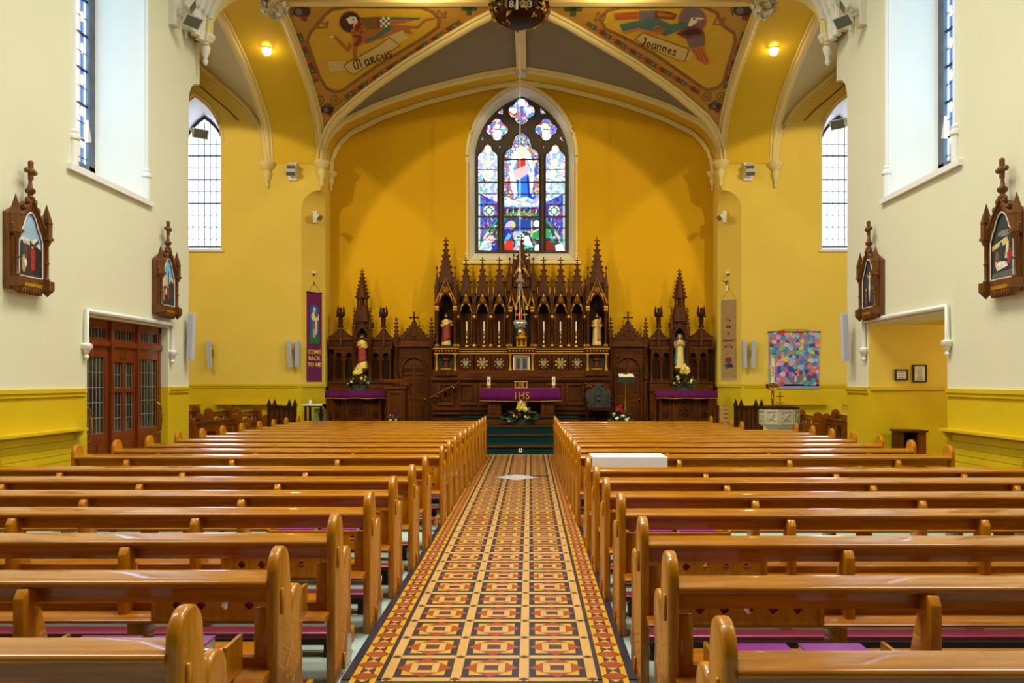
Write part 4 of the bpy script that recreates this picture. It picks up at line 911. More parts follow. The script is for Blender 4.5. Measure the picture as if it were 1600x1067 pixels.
# ================================================================ stations of the cross
def station(label, loc, rz, scene, name='station_of_the_cross'):
    t = thing(name, label, 'carved picture', loc, 'carved stations of the cross', rz); t.scale = (.81, .95, .905)
    def pt(nm, b, m, sm=None, par=None): o = link(nm, b.mesh(nm, m, sm), None); o.parent = par or t; return o
    W = M['walnut']; xz = lambda a, z, d: (a, d, z)
    b = MB().box(-.4, .4, -.075, 0, 0, .86); b.prism([(-.4, .86), (.4, .86), (0, 1.05)], xz, -.075, 0); pt('back_board', b, W)
    aw = .26
    tre = [(aw, .16), (aw, .60)] + [(aw - .0 - .02 * i, .60 + .035 * i) for i in (1, 2, 3)] + [(.185, .72), (.165, .735), (.15, .78), (.1, .86), (.05, .90), (0, .915)]
    lp = tre + [(-x, z) for x, z in reversed(tre[:-1])]
    b = MB(); b.prism([(-.36, .1), (.36, .1), (.36, .62), (.40, .62), (0, 1.06), (-.40, .62), (-.36, .62)], xz, -.11, -.075, 0, [lp]); pt('frame', b, W)
    b = MB(); b.tube([(-.39, -.115, .64), (0, -.115, 1.075), (.39, -.115, .64)], .028, 6, up=(0, 1, 0)); b.tube([(-.33, -.112, .66), (0, -.112, 1.0), (.33, -.112, .66)], .014, 6, up=(0, 1, 0)); pt('gable_moulding', b, W, 40)
    b = MB()
    for s in (-1, 1):
        for i in range(5):
            f = (i + .6) / 5.6; b.ball((s * .42 * (1 - f), -.11, .65 + .47 * f), .034, 7, 5); b.ball((s * (.42 * (1 - f) + .02), -.11, .675 + .47 * f), .022, 6, 4)
    stuff(pt('crockets', b, W, 60))
    for s in (-1, 1):
        b = MB().lathe([(.03, 0), (.034, .02), (.019, .04), (.019, .2), (.028, .21), (.028, .225), (.019, .235), (.019, .42), (.03, .44), (.045, .47), (.05, .5)], (s * .335, -.125, .14), 10); pt('column', b, W, 40)
        b = MB().box(s * .335 - .06, s * .335 + .06, -.175, -.075, .635, .67).box(s * .345 - .045, s * .345 + .045, -.16, -.075, .67, .84); b.pyramid(s * .345, -.115, .84, 1.08, .05, 4); b.ball((s * .345, -.115, .84), .055, 6, 4); pt('pinnacle', b, W)
        b = MB().box(s * .335 - .065, s * .335 + .065, -.18, -.075, .03, .14); b.pyramid(s * .335, -.125, .03, -.05, .055, 4); pt('corner_block', b, W)
    b = MB().lathe([(.05, 0), (.055, .03), (.03, .05), (.03, .07), (.055, .09), (.06, .12), (.03, .15), (.022, .2), (.018, .32)], (0, -.1, 1.06), 8)
    b.box(-.025, .025, -.125, -.085, 1.3, 1.5).box(-.085, .085, -.125, -.085, 1.375, 1.42)
    for x, z in ((0, 1.5), (.09, 1.398), (-.09, 1.398)): b.ball((x, -.105, z), .032, 7, 5)
    b.ball((0, -.11, 1.398), .045, 8, 5); pt('cross_finial', b, W, 50)
    b = MB().box(-.27, .27, -.12, -.075, .02, .1)
    for i in range(8): b.prism([(-.03, .02), (.03, .02), (0, -.045)], lambda a, z, d: (-.21 + i * .06 + a, d, z), -.125, -.07)
    pt('lower_frieze', b, W); 
    b = MB(); b.box(-.22, .22, -.126, -.119, .045, .085); pt('inscription_band', b, M['gilt'])
    pc = pt('picture', MB().prism(lp, xz, -.09, -.076), M['stsky' + scene[0]])
    b = MB(); b.tube([(x, -.108, z) for x, z in lp + lp[:1]], .008, 5, up=(0, 1, 0)); pt('picture_edge', b, M['linen'])
    for k, (col, loop) in enumerate(scene[1]):
        o = pt('painted_figure', MB().prism([(x * .26, .16 + z * .755) for x, z in loop], xz, -.0915 - k * .0006, -.09), stc(col), None, pc)
    return t
STC = {}
def stc(c):
    if c not in STC: STC[c] = mat('picture paint %d' % len(STC), c, .5, var=.35, vs=22)
    return STC[c]
M['stsky1'] = mat('painted pale blue sky', (150, 180, 196), .5, var=.12, vs=6); M['stsky2'] = mat('painted dark sky', (46, 56, 52), .5, var=.2, vs=6)
def oval(x, z, a, c, n=10): return [(x + a * math.cos(2 * PI * i / n), z + c * math.sin(2 * PI * i / n)) for i in range(n)]
SC1 = ('1', [((204, 208, 190), [(-.98, .55), (-.4, .62), (.1, .58), (.6, .62), (.95, .5), (.95, .4), (-.98, .4)]), ((56, 44, 34), [(-.98, 0), (.98, 0), (.98, .42), (.5, .5), (-.3, .5), (-.98, .52)]), ((30, 26, 24), [(.3, .05), (.98, .05), (.98, .46), (.5, .5)]), ((28, 52, 62), oval(-.65, .36, .22, .2)), ((96, 56, 46), oval(-.35, .38, .16, .17)), ((196, 150, 114), oval(-.38, .53, .08, .035)), ((176, 150, 86), oval(-.5, .2, .16, .14)), ((222, 216, 200), oval(-.36, .21, .1, .07)),
               ((92, 50, 26), [(-.2, .4), (.7, .6), (.78, .56), (-.1, .36)]), ((92, 50, 26), [(.0, .55), (.1, .58), (.4, .34), (.3, .32)]), ((168, 34, 34), [(.1, .1), (.42, .12), (.4, .3), (.45, .42), (.2, .46), (.05, .36)]), ((206, 160, 124), oval(.2, .485, .09, .035)), ((60, 40, 28), oval(.19, .505, .1, .028))])
SC2 = ('1', [((120, 176, 204), [(-.98, .66), (.98, .62), (.9, .75), (0, .97), (-.9, .75)]), ((196, 190, 160), [(-.98, .3), (-.98, .66), (.98, .6), (.98, .3)]), ((52, 48, 40), [(-.98, 0), (.98, 0), (.98, .5), (.5, .55), (.2, .4), (-.4, .42), (-.98, .3)]), ((40, 40, 38), [(.0, .3), (.15, .75), (.2, .75), (.3, .3)]), ((132, 44, 48), oval(.2, .25, .22, .12)), ((214, 190, 150), oval(-.2, .3, .14, .08)), ((204, 176, 140), oval(.1, .4, .07, .03)), ((36, 70, 70), oval(.65, .26, .2, .16)), ((150, 120, 80), oval(-.6, .22, .2, .14))])
SC3 = ('2', [((30, 36, 34), [(-.98, 0), (.98, 0), (.98, .4), (-.98, .45)]), ((88, 60, 34), [(-.05, .1), (.05, .1), (.05, .8), (-.05, .8)]), ((88, 60, 34), [(-.55, .66), (.55, .66), (.55, .7), (-.55, .7)]), ((206, 180, 140), [(-.5, .7), (-.12, .6), (-.14, .35), (-.06, .12), (.06, .12), (.14, .35), (.12, .6), (.5, .7), (.1, .66), (-.1, .66)]), ((210, 184, 146), oval(0, .7, .09, .04)), ((228, 220, 200), oval(0, .42, .15, .06)), ((112, 76, 62), oval(-.55, .2, .18, .16)), ((36, 58, 76), oval(.55, .2, .2, .17)), ((196, 160, 124), oval(-.52, .38, .07, .03)), ((196, 160, 124), oval(.5, .38, .07, .03))])
SC4 = ('2', [((206, 188, 108), [(-.98, .52), (-.2, .58), (.3, .62), (.5, .52), (-.98, .44)]), ((120, 124, 112), oval(.1, .68, .6, .05)), ((48, 46, 38), [(-.98, 0), (.98, 0), (.98, .55), (.4, .5), (-.2, .5), (-.98, .45)]), ((34, 62, 66), oval(-.2, .4, .2, .16)), ((214, 204, 180), [(.15, .3), (.3, .52), (.5, .5), (.45, .3)]), ((168, 44, 42), oval(.55, .32, .2, .12)), ((226, 216, 196), [(-.7, .22), (-.3, .27), (.3, .25), (.4, .18), (-.5, .13)]), ((206, 176, 136), oval(-.6, .24, .1, .04)), ((130, 86, 54), oval(-.5, .34, .16, .09)), ((38, 66, 88), oval(.75, .22, .16, .09)), ((92, 92, 84), [(-.95, .0), (.95, .0), (.9, .12), (-.9, .1)])])
station('carved wooden station on left wall, picture of red-robed man carrying a cross', (XL, 8.97, 2.55), PI / 2, SC1)
station('carved wooden station on left wall above the glazed doors, blue-sky picture', (XL, 12.38, 2.55), PI / 2, SC2)
station('carved wooden station on right wall above the porch opening, dark crucifixion picture', (XR, 12.1, 2.5), -PI / 2, SC3)
station('carved wooden station at the far right of the photo, picture of mourners', (XR, 8.68, 2.5), -PI / 2, SC4)
# ================================================================ left doors
def hood(name, sx, x, ya, yb, z, lab=None):
    b = MB(); xo = x - sx * .035
    b.tube([(xo, ya, z - .42), (xo, ya, z), (xo, yb, z), (xo, yb, z - .42)], .032, 8, up=(1, 0, 0))
    for y in (ya, yb): b.lathe([(.015, -.17), (.032, -.14), (.02, -.11), (.05, -.05), (.07, -.03), (.07, .01), (.04, .03)], (xo, y, z - .42), 12)
    return struct(b.build(name, M['white'], None, 45))
hood('trim_40', -1, XL, 10.22, 12.68, 2.44); hood('trim_41', 1, XR, 9.95, 12.43, 2.47)
XD = XL - .10
b = MB()
for y in (10.3, 11.04, 11.79, 12.54): b.box(XD - .1, XD + (.03 if 10.5 < y < 12.4 else .0), y, y + .07 if y < 12.5 else 12.6, 0, 2.38)
b.box(XD - .1, XD, 10.3, 12.6, 2.3, 2.38).box(XD - .1, XD + .02, 10.3, 12.6, 2.04, 2.11)
D1 = struct(b.build('door_1', M['mahog'])); D1['label'] = 'red mahogany glazed doors with leaded panes in the left wall'
M['dglass'] = mat('dark leaded door glass', (44, 42, 30), .12, var=.5, vs=2.5, spec=.6); M['dlead'] = mat('lead lines', (150, 152, 134), .5, .2)
def leaf(nm, ya, yb, zA, zB, panes, par, mid=False):
    b = MB(); xz = lambda a, z, d: (d, a, z)
    hs = [[(p[0], p[2]), (p[1], p[2]), (p[1], p[3]), (p[0], p[3])] for p in panes]
    b.prism([(ya, zA), (yb, zA), (yb, zB), (ya, zB)], xz, XD - .06, XD - .01, 0, hs)
    o = b.build(nm, M['mahog'], par)
    for p in panes:
        MB().box(XD - .045, XD - .035, p[0], p[1], p[2], p[3]).build('pane', M['dglass'], o)
        l = MB(); n = max(2, round((p[1] - p[0]) / .085)); m_ = max(1, round((p[3] - p[2]) / .19))
        for i in range(n + 1): y = p[0] + (p[1] - p[0]) * i / n; l.box(XD - .036, XD - .03, y - .004, y + .004, p[2], p[3])
        for i in range(m_ + 1): z = p[2] + (p[3] - p[2]) * i / m_; l.box(XD - .036, XD - .03, p[0], p[1], z - .004, z + .004)
        l.build('lead_lines', M['dlead'], o)
    return o
L1 = leaf('door_leaf', 10.37, 11.04, .02, 2.04, [(10.42, 10.95, .92, 1.9)], D1)
L2 = leaf('door_leaf', 11.11, 11.79, .02, 2.04, [(11.16, 11.42, .92, 1.44), (11.49, 11.74, .92, 1.44), (11.16, 11.42, 1.5, 1.84), (11.49, 11.74, 1.5, 1.84)], D1)
L3 = leaf('door_leaf', 11.86, 12.54, .02, 2.04, [(11.95, 12.48, .92, 1.9)], D1)
leaf('fanlight', 10.37, 11.04, 2.11, 2.3, [(10.42, 10.98, 2.14, 2.27)], D1); leaf('fanlight', 11.11, 11.79, 2.11, 2.3, [(11.17, 11.73, 2.14, 2.27)], D1); leaf('fanlight', 11.86, 12.54, 2.11, 2.3, [(11.92, 12.48, 2.14, 2.27)], D1)
b = MB()
for lf, y in ((L1, 10.44), (L3, 12.44)):
    MB().tube([(XD, y, .82), (XD + .06, y, .86), (XD + .075, y, 1.0), (XD + .075, y, 1.1), (XD + .06, y, 1.24), (XD, y, 1.28)], .016, 8).build('pull_handle', M['brass'], lf, 40)
for lf, y in ((L2, 11.12), (L3, 11.87)):
    for z in (.9, 1.75): MB().box(XD - .012, XD + .008, y - .015, y + .02, z - .06, z + .06).build('hinge', M['brass'], lf)
MB().box(XD - .012, XD - .002, 11.36, 11.52, 1.88, 2.0).build('plaque', M['brass'], L2)
for lf, ya, yb in ((L1, 10.45, 10.95), (L2, 11.2, 11.7), (L3, 11.95, 12.45)):
    for h_ in (0, 1): 
        w_ = (yb - ya) / 2; MB().box(XD - .012, XD + .0, ya + h_ * w_ + .04, ya + h_ * w_ + w_ - .04, .2, .78).build('lower_panel', M['mahog'], lf)
b = MB().box(XD - 1.6, XD - 1.5, 9, 14, 0, 2.6); struct(b.build('wall_lobby', M['ochre']))
# ================================================================ right porch
b = MB()
for lo, hi, m in ((0, 1.5, 1), (1.5, 2.7, 0)):
    b.box(XR + .004, 8.6, 12.33, 12.5, lo, hi, m); b.box(8.5, 8.6, 8.6, 12.4, lo, hi, m); b.box(XR + .6, 8.6, 8.5, 8.65, lo, hi, m)
PW = struct(b.build('wall_porch', [M['yellow'], M['dado']]))
struct(MB().box(XR + .61, 8.6, 8.5, 12.4, 2.41, 2.6).build('ceiling_porch', M['yellow']))
struct(MB().box(XR + .02, 8.5, 12.30, 12.36, 1.455, 1.5).build('trim_42', M['dado']))
def notice(pxa, pya, pxb, pyb, lines, label):
    Y = 12.32; xa, xb, za, zb = xw(pxa, Y), xw(pxb, Y), zw(pyb, Y), zw(pya, Y)
    t = thing('framed_notice', label, 'framed notice', ((xa + xb) / 2, Y, za))
    b = MB(); b.prism([(xa, za), (xb, za), (xb, zb), (xa, zb)], XZ, Y - .025, Y + .008, 0, [[(xa + .018, za + .018), (xb - .018, za + .018), (xb - .018, zb - .018), (xa + .018, zb - .018)]]); b.build('frame', M['dark'], t)
    MB().box(xa + .01, xb - .01, Y - .008, Y + .006, za + .01, zb - .01).build('paper', M['paper'], t)
    b = MB()
    for i in range(lines):
        z = zb - .045 - i * (zb - za - .08) / max(1, lines - 1); w_ = random.uniform(.5, .9) * (xb - xa - .08) / 2; c = (xa + xb) / 2
        b.box(c - w_, c + w_, Y - .0095, Y - .008, z - .004, z + .004)
    b.build('printed_lines', M['dark'], t)
notice(1398, 577, 1418, 594, 3, 'smaller framed notice on the porch wall, the left of the two')
notice(1426, 570, 1447.5, 597, 8, 'taller framed notice on the porch wall, the right of the two')
t = thing('book_cabinet', 'small dark wooden open cabinet standing in the right porch', 'cabinet', (5.5, 12.0, 0))
x0, x1 = xw(1404, 12), xw(1440, 12.0)
MB().box(x0 - .02, x1 + .02, 11.83, 12.24, .87, .895).build('top', M['oak'], t)
MB().box(x0, x0 + .02, 11.86, 12.22, 0, .87).build('side_panel', M['oak'], t); MB().box(x0 + .2, x0 + .22, 11.86, 12.22, 0, .87).build('side_panel', M['oak'], t); MB().box(x0 + .22, x1, 11.86, 12.22, 0, .87).build('door', M['mahog'], t)
for z in (.05, .35, .62): MB().box(x0 + .02, x0 + .2, 11.88, 12.2, z, z + .02).build('shelf', M['oak'], t)
MB().box(x0, x1, 12.2, 12.22, 0, .87).build('back_panel', M['oakdeep'], t)
# ================================================================ high altar reredos
CX = 815.0
def RX(d, Y): return XC + d * Y / F
OK, OH, OD, GI = M['oak'], M['oakh'], M['oakdeep'], M['gilt']
def rbox(b, d0, d1, pa, pb, ya, yb, m=0): return b.box(RX(d0, ya), RX(d1, ya), ya, yb, zw(pb, ya), zw(pa, ya), m)
def col_(b, d, pa, pb, Y, r, m=0, n=8, base=1.6):
    z0, z1 = zw(pb, Y), zw(pa, Y); h = z1 - z0; q = r * base
    return b.lathe([(q, 0), (q, .03), (r * 1.15, .05), (r, .07), (r, h - .09), (r * 1.2, h - .08), (r * 1.1, h - .06), (q * 1.15, h - .01), (q * 1.15, h)], (RX(d, Y), Y, z0), n, m)
def gable(d, hw, pa, pb, Y, aw, ps, pc, thick=.06):
    # pointed arch of half width aw (spring ps, crown pc) under a gable from pb up to pa
    g = [(d - hw, pb), (d - aw, pb)]
    h = ps - pc; n = 7
    R = (h * h + aw * aw) / (2 * aw); A = math.atan2(h, R - aw) if R > aw else PI / 2
    pr = [(R * math.cos(A * i / n) - (R - aw), R * math.sin(A * i / n)) for i in range(n + 1)]
    if ps < pb: g.append((d - aw, ps))
    g += [(d - x, ps - y) for x, y in pr[1:]] + [(d + x, ps - y) for x, y in reversed(pr[:-1])]
    if ps < pb: g.append((d + aw, pb))
    else: pass
    g += [(d + hw, pb), (d + hw * .97, pb - 2), (d, pa), (d - hw * .97, pb - 2)]
    return [(RX(x, Y), zw(y, Y)) for x, y in g], [(RX(d + x, Y), zw(ps - y, Y)) for x, y in [(-a, c) for a, c in pr] + list(reversed(pr))[1:]]
def crock(b, x, y, z0, z1, hw, n, s=.02):
    for sx in (-1, 1):
        for i in range(n):
            f = (i + .5) / n; w_ = hw * (1 - f)
            c = Vector((x + sx * (w_ + s * .7), y, z0 + (z1 - z0) * f)); b.ball(c, s, 5, 4); b.add([c + Vector((-sx * s, 0, -s)), c + Vector((sx * s * 1.3, 0, s * .2)), c + Vector((-sx * s, 0, s * .6)), c + Vector((0, -s, 0))], [(0, 1, 3), (1, 2, 3), (0, 2, 1)])
def finial(b, x, y, z, s):
    b.lathe([(s * .35, 0), (s * .5, s * .3), (s * .25, s * .5), (s * .18, s * 1.2), (s * .2, s * 2.2)], (x, y, z - s * .3), 6)
    b.box(x - s, x + s, y - s * .2, y + s * .2, z + s * .8, z + s * 1.15); b.box(x - s * .18, x + s * .18, y - s * .2, y + s * .2, z + s * .5, z + s * 2.2)
    for a, c in ((s, .97), (-s, .97), (0, 2.2)): b.ball((x + a, y, z + s * c), s * .3, 6, 4)
def spire(par, nm, d, Y, pb, pa, hw, ncr, fs=.05, n=4, m=None, hy=None):
    x, z0, z1 = RX(d, Y), zw(pb, Y), zw(pa, Y) - fs * 2.0
    b = MB(); b.pyramid(x, Y, z0, z1 + .03, hw, n, hy=hy); o = b.build(nm, m or OK, par)
    b = MB(); crock(b, x, Y, z0, z1, hw, ncr, .026 + hw * .03); stuff(b.build('crockets', m or OK, o))
    b = MB(); finial(b, x, Y, z1 - .02, fs); b.build('finial', m or OK, o, 40)
    return o
def pinnacle(par, d, Y, pa, pb, hw, shaft=.45, fs=.022, m=None):
    x, z0, z1 = RX(d, Y), zw(pb, Y), zw(pa, Y); zm = z0 + (z1 - z0) * shaft
    b = MB().box(x - hw, x + hw, Y - hw, Y + hw, z0, zm); b.box(x - hw * 1.25, x + hw * 1.25, Y - hw * 1.25, Y + hw * 1.25, zm - .015, zm + .015); b.pyramid(x, Y, zm, z1 - fs * 2.4, hw * .95, 4)
    b.ball((x, Y, z1 - fs * 2.4), fs, 6, 4); b.box(x - fs * 1.2, x + fs * 1.2, Y - fs * .3, Y + fs * .3, z1 - fs * 1.4, z1 - fs * .7); b.box(x - fs * .35, x + fs * .35, Y - fs * .3, Y + fs * .3, z1 - fs * 2.4, z1)
    return b.build('pinnacle', m or OK, par)
def trefoil(b, x, y, z, r, m=0):
    for k in range(5):
        a = PI / 2 + k * 2 * PI / 5; b.tube([(x + r * .55 * math.cos(a) + r * .4 * math.cos(q * PI / 4), y, z + r * .55 * math.sin(a) + r * .4 * math.sin(q * PI / 4)) for q in range(9)], r * .09, 4, m, up=(0, 1, 0))
    b.tube([(x + r * math.cos(q * PI / 6), y, z + r * math.sin(q * PI / 6)) for q in range(13)], r * .09, 4, m, up=(0, 1, 0))
HA = thing('high_altar_reredos', 'tall dark carved gilded gothic altarpiece with spires below the stained glass window', 'altarpiece', (XC, 21.6, .55))
Y0, Y1, Y2, Y3 = 21.3, 21.4, 21.62, 21.95          # altar front, tower front, bay front, back panel
b = MB(); rbox(b, -139, 139, 578, 664, Y0, 22.1); b.build('altar_body', OK, HA)
b = MB(); rbox(b, -141, 141, 590, 593.5, Y0 - .09, 22.1).box(RX(-141, Y0), RX(141, Y0), Y0 - .05, 22, zw(596, Y0), zw(593.5, Y0)); b.build('altar_shelf', OH, HA)
for s in (-1, 1):
    for (a, c, car) in ((106, 131, 1), (70, 98, 0), (38, 66, 0)):
        d0, d1 = sorted((s * a, s * c))
        b = MB(); o_ = [(d0, 598), (d1, 598), (d1, 633), (d0, 633)]; q = lambda x, y: (RX(x, Y0), zw(y, Y0))
        b.prism([q(*p) for p in o_], XZ, Y0 - .035, Y0, 0, [[q(d0 + 3.5, 602), q(d1 - 3.5, 602), q(d1 - 3.5, 629), q(d0 + 3.5, 629)]]); o = b.build('panel_frame', OH, HA)
        b = MB(); b.prism([q(d0 + 6, 605), q(d1 - 6, 605), q(d1 - 6, 626.5), q(d0 + 6, 626.5)], XZ, Y0 - .02, Y0)
        if car:
            for k in range(-2, 3):
                b.prism([q((d0 + d1) / 2 + k * 4 - 1, 606), q((d0 + d1) / 2 + k * 4 + 1, 606), q((d0 + d1) / 2 - k * 4 + 1, 626), q((d0 + d1) / 2 - k * 4 - 1, 626)], XZ, Y0 - .028, Y0)
        b.build('panel', OK, o); MB().prism([(0, 0), (-.035, 0), (0, .035)], lambda a_, z, d: (d, Y0 - .0 + a_, zw(631, Y0) + z), RX(d0 + 3.5, Y0), RX(d1 - 3.5, Y0)).build('sloping_sill', M['pine'], o)
for py, e in ((638.5, .06), (645, .10)):
    b = MB(); rbox(b, -139, 139, py, py + 2.2, Y0 - e, Y0); b.build('base_moulding', OH, HA)
# predella with roundels
b = MB(); rbox(b, -136, 136, 553, 591, Y0 + .08, 22.05); b.build('predella', OK, HA)
b = MB(); rbox(b, -139, 139, 579, 587, Y0 - .02, 22).box(RX(-140, Y0), RX(140, Y0), Y0 - .03, 22, zw(589, Y0), zw(587, Y0)); b.build('predella_moulding', OH, HA)
YP = Y0 + .08
M['silver'] = mat('dull silver', (150, 156, 150), .4, .6)
def ring_disc(b, x, z, r0, r1, y, m=0, n=20):
    b.prism([(x + r1 * math.cos(2 * PI * i / n), z + r1 * math.sin(2 * PI * i / n)) for i in range(n)], XZ, y - .02, y, m, [[(x + r0 * math.cos(2 * PI * i / n), z + r0 * math.sin(2 * PI * i / n)) for i in range(n)]])
for s in (-1, 1):
    for k, d in enumerate((34.6, 61, 86.8)):
        x, z = RX(s * d, YP), zw(567.5, YP)
        b = MB(); ring_disc(b, x, z, .15, .175, YP, 0); o = b.build('roundel', OD, HA)
        b = MB()
        for q in range(8):
            a = q * PI / 4 + PI / 8; c = (x + .112 * math.cos(a), YP - .012, z + .112 * math.sin(a))
            b.prism([(c[0] + (.042 if k == 1 else .024) * (math.cos(w_) * math.cos(a) - .6 * math.sin(w_) * math.sin(a)), c[2] + (.042 if k == 1 else .024) * (math.cos(w_) * math.sin(a) + .6 * math.sin(w_) * math.cos(a))) for w_ in [PI * 2 * i / 8 for i in range(8)]], XZ, YP - .022, YP)
        b.build('gilt_tracery', GI, o)
        b = MB(); b.prism([(x - .07, z + .06), (x + .07, z + .06), (x + .065, z - .02), (x, z - .09), (x - .065, z - .02)], XZ, YP - .035, YP); b.build('shield', M['silver'], o)
        if (s, k) != (-1, 2):
            b = MB(); b.box(x - .008, x + .008, YP - .042, YP - .03, z - .05, z + .045).box(x - .035, x + .035, YP - .042, YP - .03, z + .005, z + .02); b.build('shield_device', GI, o)
        for e in (-13, 13): b = MB(); rbox(b, s * d + e - .8, s * d + e + .8, 555, 579, YP - .03, YP); b.build('stile', OH, HA)
# cornice with gilt beads
b = MB(); rbox(b, -138, 138, 545, 546.3, Y0 + .0, 22.0); rbox(b, -136, 136, 552, 553.2, Y0 + .03, 22.0); b.build('cornice', GI, HA)
b = MB(); rbox(b, -137, 137, 541.5, 545, Y0 + .02, 22.0).box(RX(-136, Y0), RX(136, Y0), Y0 + .05, 22, zw(551.5, Y0), zw(547, Y0)); b.build('cornice_shelf', OK, HA)
b = MB()
for k in range(-48, 49):
    d = k * 2.8; b.ball((RX(d, Y0), Y0 + .045, zw(549.3, Y0)), .019, 6, 4, sc=(1.3, 1, .9))
stuff(b.build('gilt_beads', GI, HA))
# back board behind the niches
b = MB(); rbox(b, -136, 136, 474, 545, Y3, 22.1); rbox(b, -20, 20, 430, 545, Y3 + .02, 22.12); b.build('back_board', OD, HA)
# six bays
for s in (-1, 1):
    for d in (34.6, 61, 86.8):
        D = s * d
        lp_, arch_ = gable(D, 12.6, 455, 493, Y2, 9.8, 492, 474)
        b = MB(); b.prism(lp_, XZ, Y2 - .03, Y2 + .05); g = b.build('gable', OK, HA)
        b = MB(); b.tube([(RX(D - 12.2, Y2), Y2 - .04, zw(489, Y2)), (RX(D, Y2), Y2 - .04, zw(455, Y2)), (RX(D + 12.2, Y2), Y2 - .04, zw(489, Y2))], .016, 5, up=(0, 1, 0)); b.build('gable_moulding', OH, g)
        b = MB(); trefoil(b, RX(D, Y2), Y2 - .035, zw(468, Y2), .055)
        for q in (-1, 1):
            b.prism([(RX(D + q * 3.0, Y2), zw(475, Y2)), (RX(D + q * 7.6, Y2), zw(481, Y2)), (RX(D + q * 6.6, Y2), zw(476, Y2))], XZ, Y2 - .045, Y2 - .02)
            b.prism([(RX(D + q * 9.9, Y2), zw(491, Y2)), (RX(D + q * 8.2, Y2), zw(483, Y2)), (RX(D + q * 6.6, Y2), zw(482, Y2)), (RX(D + q * 8.6, Y2), zw(487, Y2))], XZ, Y2 - .045, Y2 - .02)
        b.prism([(RX(D - 2, Y2), zw(463.5, Y2)), (RX(D, Y2), zw(458.5, Y2)), (RX(D + 2, Y2), zw(463.5, Y2))], XZ, Y2 - .045, Y2 - .02)
        b.build('gilt_ornament', GI, g)
        b = MB(); rbox(b, D - 8.5, D + 8.5, 490, 540, Y3 - .03, Y3); b.build('niche_panel', OK, HA)
        b = MB(); rbox(b, D - 9, D - 8.2, 490, 540, Y3 - .045, Y3 - .02); rbox(b, D + 8.2, D + 9, 490, 540, Y3 - .045, Y3 - .02); rbox(b, D - 8.5, D + 8.5, 538.8, 540, Y3 - .06, Y3); b.build('gilt_line', M['brass'], HA)
        spire(HA, 'spire', D, Y2 + .14, 464, 402, .158, 6, .055, 4)
        b = MB(); rbox(b, D - 12.5, D + 12.5, 466, 473.5, Y2 + .05, Y3 + .02); b.box(RX(D - 9, Y2), RX(D + 9, Y2), Y2 + .05, Y2 + .3, zw(475, Y2), zw(463, Y2)) ; b.build('bay_canopy', OD, HA)
    for d in (21.4, 47.9, 74, 99.5):
        D = s * d
        b = MB(); col_(b, D, 497, 541, Y2, .034); c = b.build('column', OK, HA, 40)
        b = MB(); b.lathe([(.04, 0), (.06, .04), (.065, .09), (.06, .1)], (RX(D, Y2), Y2, zw(499.5, Y2)), 10); b.lathe([(.06, 0), (.06, .02), (.045, .05)], (RX(D, Y2), Y2, zw(541, Y2)), 10); b.build('gilt_capital_and_base', GI, c, 40)
        pinnacle(HA, D, Y2 - .0, 437, 497, .05, .42)
        b = MB()
        for q in (-1, 1): b.prism([(RX(D + q * 3.2, Y2), zw(449, Y2)), (RX(D + q * 4.6, Y2), zw(449, Y2)), (RX(D + q * 4.2, Y2), zw(456, Y2)), (RX(D + q * 3.4, Y2), zw(470, Y2))], XZ, Y2 + .03, Y2 + .05)
        b.build('gilt_spandrel', GI, HA)
